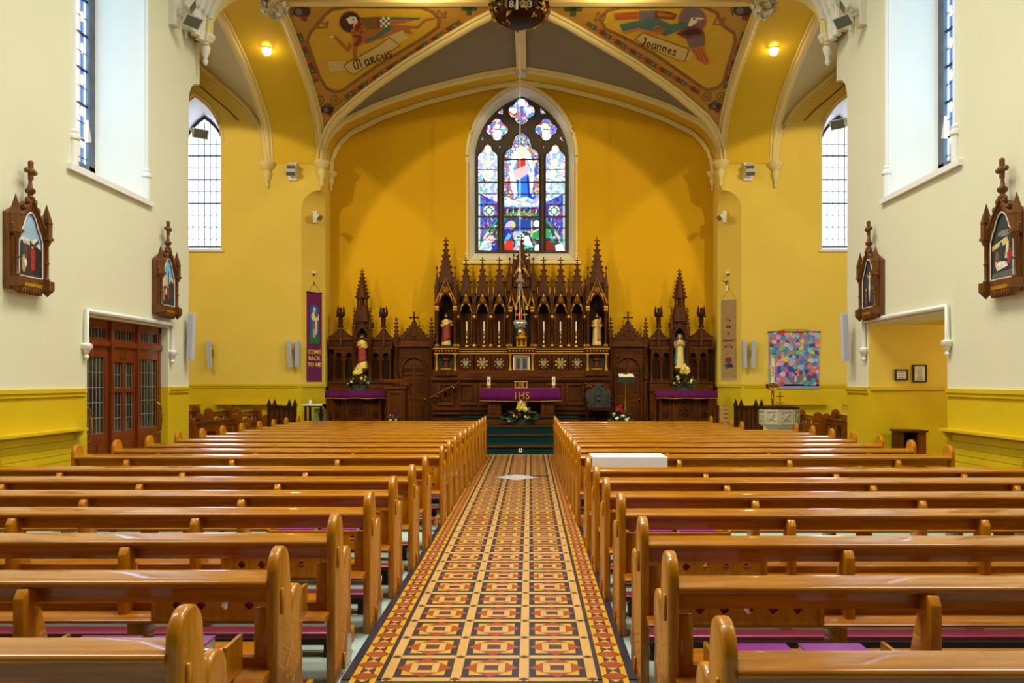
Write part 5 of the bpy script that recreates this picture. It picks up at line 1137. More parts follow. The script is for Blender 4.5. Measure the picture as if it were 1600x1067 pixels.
# end towers
for s in (-1, 1):
    D = s * 118
    b = MB(); rbox(b, D - 18.5, D + 18.5, 546, 552, Y0 - .06, 22); b.build('tower_cornice', OD, HA)
    b = MB(); rbox(b, D - 20, D + 20, 543.6, 545.4, Y0 - .09, 22); rbox(b, D - 18.8, D + 18.8, 551.5, 553, Y0 - .07, 22); b.build('gilt_moulding', GI, HA)
    b = MB()
    for k in range(7): b.ball((RX(D - 15 + k * 5, Y0), Y0 - .065, zw(548.5, Y0)), .024, 6, 4, sc=(1.4, 1, .8))
    stuff(b.build('gilt_beads', GI, HA))
    b = MB(); rbox(b, D - 17, D + 17, 540.5, 543, Y0 - .05, 22); rbox(b, D - 18, D + 18, 579, 587, Y0 - .08, 22); b.build('tower_shelf', OK, HA)
    b = MB(); rbox(b, D - 13, D + 13, 553, 579, YP - .012, YP); b.build('recess_shade', M['dark'], HA)  # flat near-black sheet paints a niche's shade; nothing is hollowed out
    x, z = RX(D, Y0), zw(579, Y0)
    MB().lathe([(.16, 0), (.16, .03), (.12, .05), (.10, .09), (.075, .12), (.075, .24), (.11, .27), (.10, .31), (.15, .36), (.19, .42)], (x, YP - .02, z), 14).build('pedestal_urn', OK, HA, 40)
    MB().lathe([(.165, 0), (.165, .02), (.13, .035)], (x, YP - .02, z + .025), 14).build('gilt_band', GI, HA, 40)
    for e in (-14.5, 14.5): b = MB(); col_(b, D + e, 553, 579, Y0 - .03, .026, 0, 8, 1.9); b.build('gilt_colonnette', GI, HA, 40)
    lp_, a_ = gable(D, 16.5, 435, 478, Y1, 11.2, 478, 460)
    b = MB(); b.prism(lp_, XZ, Y1 - .04, Y1 + .05); g = b.build('tower_gable', OK, HA)
    b = MB(); b.tube([(RX(D - 16, Y1), Y1 - .05, zw(474, Y1)), (RX(D, Y1), Y1 - .05, zw(435, Y1)), (RX(D + 16, Y1), Y1 - .05, zw(474, Y1))], .02, 5, up=(0, 1, 0)); trefoil(b, RX(D, Y1), Y1 - .05, zw(452.5, Y1), .062)
    for q in (-1, 1):
        b.prism([(RX(D + q * 4, Y1), zw(457, Y1)), (RX(D + q * 9.6, Y1), zw(467, Y1)), (RX(D + q * 7.5, Y1), zw(459, Y1))], XZ, Y1 - .055, Y1 - .03)
        b.prism([(RX(D + q * 11.3, Y1), zw(476, Y1)), (RX(D + q * 9.2, Y1), zw(467.5, Y1)), (RX(D + q * 7.6, Y1), zw(466, Y1)), (RX(D + q * 10, Y1), zw(471, Y1))], XZ, Y1 - .055, Y1 - .03)
    b.build('gilt_ornament', GI, g)
    for e in (-14.2, 14.2):
        b = MB(); rbox(b, D + e - 2.2, D + e + 2.2, 486, 541, Y1 - .02, Y1 + .12); col_(b, D + e, 484, 541, Y1 - .04, .034); c = b.build('tower_column', OK, HA, 40)
        b = MB(); rbox(b, D + e - 3, D + e + 3, 478, 480.5, Y1 - .09, Y1 + .1); rbox(b, D + e - 2.8, D + e + 2.8, 482, 485.5, Y1 - .09, Y1 + .1); rbox(b, D + e - 2.8, D + e + 2.8, 538, 541, Y1 - .09, Y1 + .08); b.build('gilt_capital_and_base', GI, c)
        pinnacle(HA, D + e, Y1 + .03, 416, 478, .055, .48, .026)
    b = MB(); rbox(b, D - 16, D - 11.5, 478, 541, Y1 + .1, 22); rbox(b, D + 11.5, D + 16, 478, 541, Y1 + .1, 22); rbox(b, D - 16, D + 16, 442, 459.5, Y1 + .05, 22); rbox(b, D - 12, D + 12, 459, 478, 21.9, 22.05); rbox(b, D - 12, D + 12, 478, 541, 21.9, 22.05); b.build('tower_niche', OD, HA)
    spire(HA, 'tower_spire', D, Y1 + .25, 448, 371, .20, 8, .06, 4)
# centre
b = MB(); rbox(b, -20.5, -14, 485, 545, Y1, Y3); rbox(b, 14, 20.5, 485, 545, Y1, Y3); rbox(b, -20, 20, 448, 484, Y1 + .12, 22); rbox(b, -12.5, 12.5, 405, 450, Y1 + .12, 21.9); b.build('centre_tower', OK, HA)
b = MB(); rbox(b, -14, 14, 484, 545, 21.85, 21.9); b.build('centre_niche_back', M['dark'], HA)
for D, hw, pa, pb, aw, ps, pc in ((0, 10, 447, 480, 6.5, 480, 463), (-15.5, 5, 455, 480, 3, 480, 468), (15.5, 5, 455, 480, 3, 480, 468), (0, 12.3, 404, 434, 8, 434, 420)):
    Yg = Y1 + .05; lp_, a_ = gable(D, hw, pa, pb, Yg, aw, ps, pc)
    b = MB(); b.prism(lp_, XZ, Yg - .03, Yg + .06); g = b.build('centre_gable', OK, HA)
    b = MB(); b.tube([(RX(D - hw * .95, Yg), Yg - .04, zw(pb - 2, Yg)), (RX(D, Yg), Yg - .04, zw(pa, Yg)), (RX(D + hw * .95, Yg), Yg - .04, zw(pb - 2, Yg))], .014, 5, up=(0, 1, 0))
    for q in (-1, 1): b.prism([(RX(D + q * aw * .15, Yg), zw(pc - 2, Yg)), (RX(D + q * aw * 1.05, Yg), zw(ps - 5, Yg)), (RX(D + q * aw * .75, Yg), zw(pc, Yg))], XZ, Yg - .045, Yg - .02)
    b.build('gilt_ornament', GI, g)
for s in (-1, 1):
    for d, pa, pb, hw in ((18.3, 402, 455, .055), (12, 396, 434, .045)):
        pinnacle(HA, s * d, Y1 + .1, pa, pb, hw, .5, .024)
    b = MB(); col_(b, s * 17.3, 482, 541, Y1 - .04, .036); c = b.build('centre_column', OK, HA, 40)
    b = MB(); rbox(b, s * 17.3 - 3.2, s * 17.3 + 3.2, 479, 482, Y1 - .1, Y1 + .1); rbox(b, s * 17.3 - 2.8, s * 17.3 + 2.8, 483.5, 487, Y1 - .1, Y1 + .1); rbox(b, s * 8.6 - 2, s * 8.6 + 2, 478, 484, Y1 - .02, Y1 + .08); rbox(b, s * 17.3 - 2.8, s * 17.3 + 2.8, 538, 541, Y1 - .09, Y1 + .05); b.build('gilt_capital', GI, c)
    b = MB(); col_(b, s * 17.6, 553, 579, Y0 - .0, .028, 0, 8, 1.9); b.build('gilt_colonnette', GI, HA, 40)
spire(HA, 'centre_spire', 0, Y1 + .35, 420, 366, .17, 6, .06, 4)
b = MB(); rbox(b, -21, 21, 546, 552, Y0 - .06, 22); b.build('centre_cornice', OD, HA)
b = MB(); rbox(b, -22, 22, 543.8, 545.4, Y0 - .09, 22); rbox(b, -21, 21, 551.7, 553, Y0 - .07, 22); b.build('gilt_moulding', GI, HA)
b = MB()
for k in range(8): b.ball((RX(-17.5 + k * 5, Y0), Y0 - .065, zw(548.5, Y0)), .024, 6, 4, sc=(1.4, 1, .8))
stuff(b.build('gilt_beads', GI, HA))
# tabernacle doors
b = MB(); rbox(b, -13, 13, 555, 582, YP - .05, YP); tb_ = b.build('tabernacle_surround', M['linen'], HA); tb_['label'] = 'pale stone and gilt surround of the small tabernacle doors'
for s in (-1, 1):
    b = MB(); rbox(b, min(s * 1, s * 9.5), max(s * 1, s * 9.5), 559, 578, YP - .07, YP - .05); o = b.build('tabernacle_door', M['silver'], tb_)
b = MB()
for d in (-10.2, 0, 10.2): rbox(b, d - .8, d + .8, 557, 580, YP - .085, YP - .05)
for p_ in (557, 579): rbox(b, -11, 11, p_, p_ + 1.2, YP - .085, YP - .05)
b.build('gilt_frame', GI, tb_)
for d in (-5.2, 5.2): b = MB(); rbox(b, d - 3, d + 3, 560.5, 576, YP - .078, YP - .07); rbox(b, d - 2, d + 2, 563, 573, YP - .082, YP - .078); b.build('enamel_panel', mat('blue grey enamel', (66, 78, 112), .3, .2, var=.4, vs=30), tb_)
# ================================================================ side reredoses with their doors
for s, wd, dd, nm in ((-1, 248.8, 168, 'left'), (1, 247.0, 166.4, 'right')):
    YS = 21.72
    SR = thing('side_reredos', 'dark oak side altarpiece with spired statue niche against the %s chancel wall' % nm, 'altarpiece', (RX(s * wd, YS), YS, .55))
    q0, q1_ = s * (wd - 46.5), s * (wd + 52.5)
    a, c = sorted((q0, q1_))
    b = MB(); rbox(b, a, c, 545, 664, YS + .12, 22.1); b.build('back_board', OD, SR)
    b = MB(); rbox(b, a, c, 527, 531, YS - .03, 22.1); rbox(b, a, c, 541, 545.5, YS - .02, 22.1); rbox(b, a, c, 531, 541, YS + .03, 22.1); b.build('cornice', OH, SR)
    b = MB(); n = 34
    for i in range(n):
        d = a + (c - a) * (i + .5) / n; b.prism([(RX(d - 1.2, YS), zw(540, YS)), (RX(d, YS), zw(533, YS)), (RX(d + 1.2, YS), zw(540, YS))], XZ, YS, YS + .03)
    stuff(b.build('carved_frieze', OK, SR))
    b = MB(); rbox(b, a, c, 598, 612, YS - .12, 22.1); rbox(b, a, c, 612, 664, YS - .05, 22); b.build('plinth', OH, SR)
    b = MB(); rbox(b, a, c, 595.5, 598.5, YS - .15, 22); b.build('shelf', OH, SR)
    # blind arcade left and right of the niche
    for e0, e1 in ((13, 44.5), (-13, -44.5)):
        ea, ec = sorted((s * wd + e0, s * wd + e1)); W_ = (ec - ea) / 2
        for k in range(2):
            dm = ea + W_ * (k + .5); aw = W_ * .36
            hole = [(RX(dm - aw, YS), zw(592, YS)), (RX(dm + aw, YS), zw(592, YS))] + [(RX(dm + aw * math.cos(t_ * PI / 10), YS), zw(560 - 9 * math.sin(t_ * PI / 10), YS)) for t_ in range(0, 11)]
            b = MB(); b.prism([(RX(dm - W_ / 2, YS), zw(595, YS)), (RX(dm + W_ / 2, YS), zw(595, YS)), (RX(dm + W_ / 2, YS), zw(545, YS)), (RX(dm - W_ / 2, YS), zw(545, YS))], XZ, YS - .01, YS + .05, 0, [hole]); o = b.build('arcade_arch', OK, SR)
            b = MB(); col_(b, dm - W_ / 2 + .6, 556, 595, YS - .025, .022); b.build('arcade_shaft', OH, o, 40)
            b = MB()
            for i in range(5): b.ball((RX(dm - aw + aw * 2 * i / 4, YS), YS + .04, zw(594, YS)), .03, 6, 4)
            for q in (-1, 1): b.prism([(RX(dm + q * aw, YS), zw(566, YS)), (RX(dm + q * aw * .5, YS), zw(560, YS)), (RX(dm + q * aw * .85, YS), zw(554, YS))], XZ, YS, YS + .04)
            b.build('cusps', OK, o)
    # niche tower
    D = s * wd; YN_ = YS - .14
    lp_, a_ = gable(D, 15.5, 501, 530, YN_, 9.5, 530, 512)
    b = MB(); b.prism(lp_, XZ, YN_ - .04, YN_ + .05); g = b.build('niche_gable', OK, SR)
    b = MB(); b.tube([(RX(D - 15, YN_), YN_ - .05, zw(528, YN_)), (RX(D, YN_), YN_ - .05, zw(501, YN_)), (RX(D + 15, YN_), YN_ - .05, zw(528, YN_))], .018, 5, up=(0, 1, 0)); b.build('gable_moulding', OH, g)
    b = MB(); rbox(b, D - 15.5, D - 9.5, 530, 598, YN_ + .03, 22); rbox(b, D + 9.5, D + 15.5, 530, 598, YN_ + .03, 22); rbox(b, D - 14, D + 14, 504, 511.5, YN_ + .05, 22)
    for e in (-12, 12): col_(b, D + e, 531, 598, YN_ + .0, .04)
    b.build('niche_sides', OK, SR, 40)
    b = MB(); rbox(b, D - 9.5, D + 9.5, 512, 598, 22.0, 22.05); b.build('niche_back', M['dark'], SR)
    b = MB(); x = RX(D, YN_ + .14); b.lathe([(.10, 0), (.13, .08), (.11, .14), (.14, .24), (.19, .3), (.19, .34)], (x, YN_ + .14, zw(598, YN_)), 12); b.build('statue_bracket', OK, SR, 40)
    b = MB(); z0, z1 = zw(503, YS), zw(481, YS); b.pyramid(x, YS, z0, z0 + (z1 - z0) * 3.2, .235, 8); lo = b.v; z1 = zw(479, YS)
    b = MB().lathe([(.235, 0), (.145, z1 - z0)], (x, YS, z0), 8); b.build('lower_spire_stage', OK, SR)
    b = MB(); z2 = zw(466, YS)
    for i in range(6):
        t_ = 2 * PI * (i + .5) / 6; b.tube([(x + .12 * math.cos(t_), YS + .12 * math.sin(t_), z1), (x + .12 * math.cos(t_), YS + .12 * math.sin(t_), z2)], .02, 6)
    b.lathe([(.15, 0), (.15, .03)], (x, YS, z1), 8); b.lathe([(.16, 0), (.16, .04)], (x, YS, z2 - .01), 8); b.lathe([(.06, 0), (.06, z2 - z1)], (x, YS, z1), 6); b.build('lantern_stage', OK, SR, 40)
    spire(SR, 'spire', D, YS, 466.5, 419, .155, 7, .05, 8)
    for e in (-12.3, 12.3): 
        o = pinnacle(SR, D + e, YN_ + .04, 480, 530, .045, .3, .022)
        b = MB(); crock(b, RX(D + e, YN_ + .04), YN_ + .04, zw(515, YS), zw(484, YS), .045, 5, .02); stuff(b.build('crockets', OK, o))
    for e in (-34.0, 34.0):
        De = D + e; hwc = 18.5 if e * s > 0 else 11.5
        if e * s < 0: De = D + e * .97
        lp2 = [(De - hwc, 527.5), (De + hwc, 527.5)] + [(De + hwc * (1 - t_), 527 - 16 * t_ ** 1.7) for t_ in (.1, .25, .4, .55, .7, .85, 1)] + [(De - hwc * (1 - t_), 527 - 16 * t_ ** 1.7) for t_ in (.85, .7, .55, .4, .25, .1)]
        b = MB(); b.prism([(RX(*(p[0], YS)), zw(p[1], YS)) for p in lp2], XZ, YS - .01, YS + .07); o = b.build('curved_cresting', OK, SR)
        b = MB()
        for t_ in (.08, .22, .36, .5, .64, .78):
            for q in (-1, 1): b.ball((RX(De + q * hwc * (1 - t_), YS), YS + .03, zw(526 - 16 * t_ ** 1.7, YS)), .028, 5, 4)
        stuff(b.build('crockets', OK, o)); b = MB(); rbox(b, De - 1.6, De + 1.6, 511, 541, YS - .07, YS); b.build('pier_strip', OH, o)
        # carved angel with raised wings
        x, z = RX(De, YS), zw(512, YS)
        b = MB().lathe([(.07, 0), (.075, .03), (.05, .06), (.055, .12), (.06, .2), (.055, .27), (.075, .33), (.07, .38), (.03, .41), (.035, .43), (.042, .46), (.035, .5), (.012, .52)], (x, YS, z), 9)
        for q in (-1, 1):
            b.tube([(x + q * .065, YS, z + .36), (x + q * .085, YS - .06, z + .28), (x + q * .02, YS - .085, z + .32)], [.026, .022, .014], 6)
        b.build('angel_finial', OD, SR, 50)
        for q in (-1, 1):
            b = MB(); b.prism([(x + q * u_, z + v_) for u_, v_ in ((.03, .3), (.09, .28), (.115, .36), (.10, .46), (.075, .58), (.05, .5), (.055, .42))], XZ, YS + .02, YS + .045); b.build('angel_wing', OD, SR)
    # ---- panelled screen with the arched door
    YD = 21.78; D = s * dd; SC_ = thing('door_screen', 'dark oak screen with arched double door %s of the high altar' % nm, 'door screen', (RX(D, YD), YD, .55))
    b = MB(); q = lambda x, y: (RX(x, YD), zw(y, YD))
    door = [q(D - 20.5, 664), q(D + 20.5, 664)] + [q(D + 20.5 * math.cos(t_ * PI / 14), 584 - 26.5 * math.sin(t_ * PI / 14) ** .9) for t_ in range(15)]
    b.prism([q(D - 29.5, 664), q(D + 29.5, 664), q(D + 29.5, 540), q(D - 29.5, 540)], XZ, YD - .02, YD + .08, 0, [door]); b.build('screen_wall', OK, SC_)
    b = MB(); b.tube([(x, YD - .03, z) for x, z in door[1:] + door[:1]], .035, 6, up=(0, 1, 0)); b.build('door_arch_moulding', OH, SC_, 50)
    b = MB(); rbox(b, D - 30, D + 30, 538, 541.5, YD - .09, 22.1); rbox(b, D - 30, D + 30, 533, 538, YD - .03, 22.1); b.build('cornice', OH, SC_)
    b = MB()
    for i in range(14): b.prism([q(D - 26 + i * 4 - 1.6, 559), q(D - 26 + i * 4, 551), q(D - 26 + i * 4 + 1.6, 559)], XZ, YD - .045, YD - .02)
    for i in range(14): b.prism([q(D - 26 + i * 4 - 1.5, 545), q(D - 26 + i * 4 + 1.5, 545), q(D - 26 + i * 4, 549.5)], XZ, YD - .045, YD - .02)
    stuff(b.build('carved_frieze', OH, SC_))
    b = MB(); b.prism([q(D - 25, 532.5), q(D + 25, 532.5), q(D, 503)], XZ, YD - .02, YD + .06); g = b.build('gable', OK, SC_)
    b = MB(); b.prism([q(D - 20, 530), q(D + 20, 530), q(D, 506.5)], XZ, YD - .045, YD - .02, 0, [[q(D - 16, 528.5), q(D + 16, 528.5), q(D, 510)]]); b.tube([(RX(D + 5.5 * math.cos(k * PI / 6), YD), YD - .03, zw(521 - 5.5 * math.sin(k * PI / 6), YD)) for k in range(13)], .014, 5, up=(0, 1, 0)); b.build('gable_tracery', OH, g)
    b = MB()
    for t_ in (.1, .26, .42, .58, .74, .9):
        for e in (-1, 1): b.ball((RX(D + e * 25.5 * (1 - t_), YD), YD + .02, zw(531.5 - 29 * t_, YD)), .036, 6, 4)
    stuff(b.build('crockets', OK, g)); b = MB(); finial(b, RX(D, YD), YD + .02, zw(502, YD), .1); b.build('cross_finial', OK, g, 40)
    for e in (-27.4, 27.4):
        o = pinnacle(SC_, D + e, YD - .03, 496, 540, .055, .3, .03)
        b = MB(); 
        for k in range(4):
            for e2 in (-1, 1): b.ball((RX(D + e, YD) + e2 * (.05 - .008 * k), YD - .03, zw(523 - k * 6, YD)), .028, 6, 4)
        stuff(b.build('crockets', OK, o))
        b = MB(); rbox(b, D + e - 2.3, D + e + 2.3, 541, 664, YD - .07, YD); col_(b, D + e, 541, 592, YD - .09, .03); b.build('corner_post', OK, SC_, 40)
    for e in (-1, 1):
        d0, d1 = sorted((D + e * .6, D + e * 20)); 
        pts = [q(d0, 664), q(d1, 664)]
        top = [(D + 20 * math.cos(t_ * PI / 20), 584 - 26 * math.sin(t_ * PI / 20) ** .9) for t_ in range(21)]
        tp_ = [p for p in top if d0 <= p[0] <= d1 + .01]
        if e > 0: pts = [q(d0, 664), q(d1, 664)] + [q(*p) for p in tp_] + [q(d0, 558)]
        else: pts = [q(d0, 664), q(d1, 664), q(d1, 558)] + [q(*p) for p in tp_]
        lf = MB().prism(pts, XZ, YD + .02, YD + .06).build('door_leaf', OH, SC_)
        b = MB(); rbox(b, d0 + 3.2, d1 - 3.2, 590, 615, YD + .01, YD + .03); b.build('upper_panel', OK, lf)
        b = MB(); rbox(b, d0 + 3.2, d1 - 3.2, 632, 662, YD + .01, YD + .03)
        for k in (.33, .66): rbox(b, d0 + 3 + (d1 - d0 - 6) * k - .3, d0 + 3 + (d1 - d0 - 6) * k + .3, 632, 662, YD, YD + .02)
        b.build('lower_panel', OK, lf)
        b = MB(); rbox(b, d0, d1, 583.5, 587, YD - .005, YD + .03)
        for k in range(3):
            c_ = d0 + (d1 - d0) * (k + .5) / 3; b.tube([(RX(c_ + 2.6 * math.cos(w_ * PI / 6), YD), YD + .012, zw(577 - 2.6 * math.sin(w_ * PI / 6), YD)) for w_ in range(13)], .014, 5, up=(0, 1, 0))
        b.build('carved_tracery', OK, lf)
    b = MB(); rbox(b, D - 1.4, D + 1.4, 557, 664, YD - .01, YD + .04); b.build('centre_stile', OH, SC_)
    b = MB(); b.ball((RX(D + 17 * 1, YD), YD - .02, zw(624, YD)), .03, 8, 6); b.build('door_knob', M['brass'], SC_, 60)
# ================================================================ side altars
def cloth_strip(name, label, x0, x1, y, yb, z, drop, m, hem, group=None, wav=.008):
    n = 40; rows = [[], [], [], []]
    for i in range(n + 1):
        x = x0 + (x1 - x0) * i / n; w_ = wav * math.sin(i * 1.3) + wav * .6 * math.sin(i * .61)
        rows[0].append((x, yb, z)); rows[1].append((x, y, z)); rows[2].append((x, y - .008 + w_ * .4, z - drop * .5)); rows[3].append((x, y - .01 + w_, z - drop + .006 * math.sin(i * .4)))
    b = MB(); b.grid(rows); o = b.build(name, m, None, 60); md = o.modifiers.new('thick', 'SOLIDIFY'); md.thickness = .006; md.offset = -1
    if hem:
        h = MB(); h.tube([(p[0], p[1] - .006, p[2] + .008) for p in rows[3]], .009, 5); h.build('gold_hem', GI, o)
    tag(o, label, 'altar cloth', group); return o
for s, xa, xb, nm in ((-1, xw(508, 20.25), xw(605, 20.25), 'left'), (1, xw(1021, 20.25), xw(1121, 20.25), 'right')):
    t = thing('side_altar', 'dark oak side altar with carved roundel front on the %s' % nm, 'altar', ((xa + xb) / 2, 20.6, .55)); YA = 20.3; zt = zw(610.5, 20.25) - .012
    MB().box(xa, xb, YA - .06, 20.95, zt - .05, zt).build('mensa', OH, t)
    MB().box(xa + .14, xb - .14, YA + .06, 20.9, .55, zt - .05).build('body', OK, t)
    for f in (0.03, .12, .88, .97):
        x = xa + (xb - xa) * f; MB().lathe([(.055, 0), (.055, .05), (.04, .08), (.035, .12), (.035, .62), (.05, .66), (.06, .72), (.06, zt - .6)], (x, YA + .02, .55), 8).build('leg_column', OH, t, 40)
    cx = (xa + xb) / 2
    for f, w_ in ((-.30, .11), (0, .28), (.30, .11)):
        c = cx + f * (xb - xa); b = MB(); b.prism([(c - w_, .62), (c + w_, .62), (c + w_, zt - .12), (c - w_, zt - .12)], XZ, YA + .03, YA + .06, 0, [[(c - w_ + .03, .66), (c + w_ - .03, .66), (c + w_ - .03, zt - .16), (c - w_ + .03, zt - .16)]]); o = b.build('front_panel', OH, t)
        b = MB(); zc = (zt + .55) / 2 - .02
        if f == 0: ring_disc(b, c, zc, .155, .185, YA + .06); ring_disc(b, c, zc, .06, .08, YA + .06); trefoil(b, c, YA + .045, zc, .14)
        else:
            trefoil(b, c, YA + .045, zc + .15, .065); trefoil(b, c, YA + .045, zc - .15, .065)
        b.build('carved_ornament', OK, o)
    cloth_strip('altar_frontal_cloth', 'short purple cloth with gold hem hanging from the %s side altar' % nm, xa + (.0 if s < 0 else .06), xb, YA - .075, 20.9, zt + .008, .185, M['purple'], True)
# ================================================================ altar table
YA = 20.4; xa, xb = xw(752, YA), xw(875, YA); zt = zw(606.5, YA) - .012
t = thing('altar_table', 'dark oak altar table with two broad carved pedestals', 'altar', (XC, 20.7, .715))
MB().box(xa + .03, xb - .03, YA, YA + .6, zt - .07, zt).build('tabletop', OH, t)
for px0, px1 in ((762, 783), (845, 866)):
    a, c = xw(px0, YA), xw(px1, YA); b = MB().box(a, c, YA + .08, YA + .5, .75, zt - .07).box(a - .03, c + .03, YA + .05, YA + .53, .715, .76); o = b.build('pedestal', OK, t)
    b = MB()
    for k in range(3): w_ = (c - a) / 3; b.box(a + w_ * k + .02, a + w_ * (k + 1) - .02, YA + .065, YA + .08, .8, zt - .12)
    b.build('pedestal_panels', OH, o)
# linen with purple frontal
n = 48; rows = [[], [], [], [], []]
for i in range(n + 1):
    f = i / n; x = xa + (xb - xa) * f; w_ = .012 * math.sin(i * .9) + .01 * math.sin(i * .37); sg = .02 * math.sin(PI * f)
    rows[0].append((x, YA + .62, zt + .01)); rows[1].append((x, YA - .02, zt + .012)); rows[2].append((x + (f - .5) * .01, YA - .035, zt - .02)); rows[3].append((x + (f - .5) * .03, YA - .035 + w_ * .6, zt - .16)); rows[4].append((x + (f - .5) * .06, YA - .03 + w_, zt - .30 - sg))
b = MB(); b.grid(rows[1:], 0); b.grid(rows[:2], 1)
for e in (0, n):
    X0 = rows[1][e][0]; sgn = -1 if e == 0 else 1
    b.grid([[rows[k][e] for k in (1, 3, 4)], [(X0 + sgn * (.0 if k == 1 else .03), YA + .6, rows[k][e][2] + .0) for k in (1, 3, 4)]], 0)
o = b.build('altar_cloth', [M['purple'], M['linen']], None, 60)
md = o.modifiers.new('thick', 'SOLIDIFY'); md.thickness = .005
h = MB(); h.tube([(p[0], p[1] - .006, p[2] + .01) for p in rows[4]], .009, 5); h.build('gold_hem', GI, o)
def text_mesh(body, size, mapfn, name, m, parent, bold=0, shear=0, depth=.003, local=False):
    cu = bpy.data.curves.new('text', 'FONT'); cu.body = body; cu.size = size; cu.align_x = 'CENTER'; cu.align_y = 'CENTER'; cu.offset = bold; cu.shear = shear; cu.extrude = depth / 2; cu.resolution_u = 4
    ob = bpy.data.objects.new('text', cu); COL.objects.link(ob)
    dg = bpy.context.evaluated_depsgraph_get(); me = bpy.data.meshes.new_from_object(ob.evaluated_get(dg)); bpy.data.objects.remove(ob); bpy.data.curves.remove(cu)
    for v in me.vertices: v.co = Vector(mapfn(v.co.x, v.co.y, v.co.z))
    me.materials.clear(); me.materials.append(m); me.name = name
    o_ = link(name, me, parent)
    if local: o_.matrix_parent_inverse = Matrix.Identity(4)
    return o_
for ch, px in (('I', 805.5), ('H', 814.8), ('S', 824.2)):
    text_mesh(ch, .245, lambda x, y, z, px=px: (xw(px, YA) + x * .92, YA - .062 - z, zw(618.5, YA) + y), 'gold_letter', GI, o, .0025)
tag(o, 'purple altar frontal lettered IHS in gold under white linen', 'altar cloth')
# things on the altar table
for px, nm in ((764, 'left'), (865, 'right')):
    x = xw(px, 20.6); t = thing('altar_candle', 'thick white candle with red emblem on the %s end of the altar table' % nm, 'candle', (x, 20.55, zt + .013))
    MB().lathe([(.06, 0), (.06, .012), (.03, .025), (.035, .05), (.075, .06), (.075, .07)], (x, 20.55, zt + .013), 14).build('stand', M['brass'], t, 40)
    MB().lathe([(.042, 0), (.042, .2), (.036, .203)], (x, 20.55, zt + .083), 14).build('wax', M['wax'], t, 40)
    MB().box(x - .006, x + .006, 20.504, 20.51, zt + .14, zt + .24).box(x - .02, x + .02, 20.504, 20.51, zt + .19, zt + .205).build('emblem', mat('red emblem', (150, 30, 30), .5), t)
t = thing('altar_book_stand', 'gilt book stand with white cloth at the middle of the altar table', 'book stand', (XC, 20.6, zt + .013))
b = MB().box(XC - .16, XC + .16, 20.5, 20.7, zt + .015, zt + .03).box(XC - .15, XC + .15, 20.52, 20.68, zt + .155, zt + .17)
for x in (-.14, -.05, .05, .14): b.lathe([(.02, 0), (.012, .03), (.02, .07), (.012, .1), (.02, .14)], (XC + x, 20.52, zt + .02), 8)
b.build('stand', GI, t, 40); MB().box(XC - .17, XC + .17, 20.48, 20.7, zt + .17, zt + .18).build('cover', M['linen'], t)
MB().lathe([(.03, 0), (.012, .02), (.012, .06), (.035, .09), (.04, .13), (.038, .13)], (XC + .02, 20.45, zt + .013), 10).build('chalice', GI, t, 40)
# candlesticks on the predella shelf
zs = zw(541.5, Y0 + .02)
c0 = thing('altar_candlestick', 'tall brass candlestick, inner left of the tabernacle', 'candlestick', (0, 0, 0), 'six brass candlesticks before the altarpiece')
MB().lathe([(.07, 0), (.07, .02), (.045, .05), (.02, .08), (.03, .12), (.016, .15), (.016, .22), (.028, .25), (.016, .28), (.016, .36), (.024, .39), (.014, .42), (.055, .44), (.055, .452)], (0, 0, 0), 10).build('stick', M['brass'], c0, 40)
MB().lathe([(.021, 0), (.021, .27), (.015, .275), (.004, .28), (.004, .295)], (0, 0, .45), 8).build('candle', M['wax'], c0, 40)
first = True
for s in (-1, 1):
    for k, d in enumerate((35, 58.5 if s < 0 else 61, 85.5)):
        o = c0 if first else copy_tree(c0); first = False
        o.location = (RX(s * d, 21.45), 21.45, zs); o.scale = (.9, .9, .88); o['label'] = 'tall brass candlestick, %s one of the three %s of the tabernacle' % (('innermost', 'middle', 'outermost')[k], ('left', 'right')[s > 0])
# gilt cross and throne in the centre niche
t = thing('gilt_altar_cross', 'gilt ornamented cross on a footed stand in the central niche', 'cross', (XC, 21.5, zs))
b = MB().lathe([(.12, 0), (.12, .02), (.05, .06), (.06, .12)], (XC, 21.5, zs), 12)
for a in (-.11, .11): b.lathe([(.03, 0), (.018, .03), (.03, .1), (.02, .16), (.035, .2), (.03, .22)], (XC + a, 21.48, zs), 8)
b.lathe([(.04, 0), (.05, .06), (.16, .1), (.16, .13), (.10, .17), (.12, .24), (.06, .32), (.02, .36), (.02, .44)], (XC, 21.5, zs + .12), 14); b.build('stand', GI, t, 40)
b = MB().box(XC - .016, XC + .016, 21.49, 21.51, zs + .5, zs + .98).box(XC - .13, XC + .13, 21.49, 21.51, zs + .8, zs + .835)
for a, z in ((-.13, .817), (.13, .817), (0, .98)): b.ball((XC + a, 21.5, zs + z), .03, 8, 5)
b.build('cross', GI, t, 40)
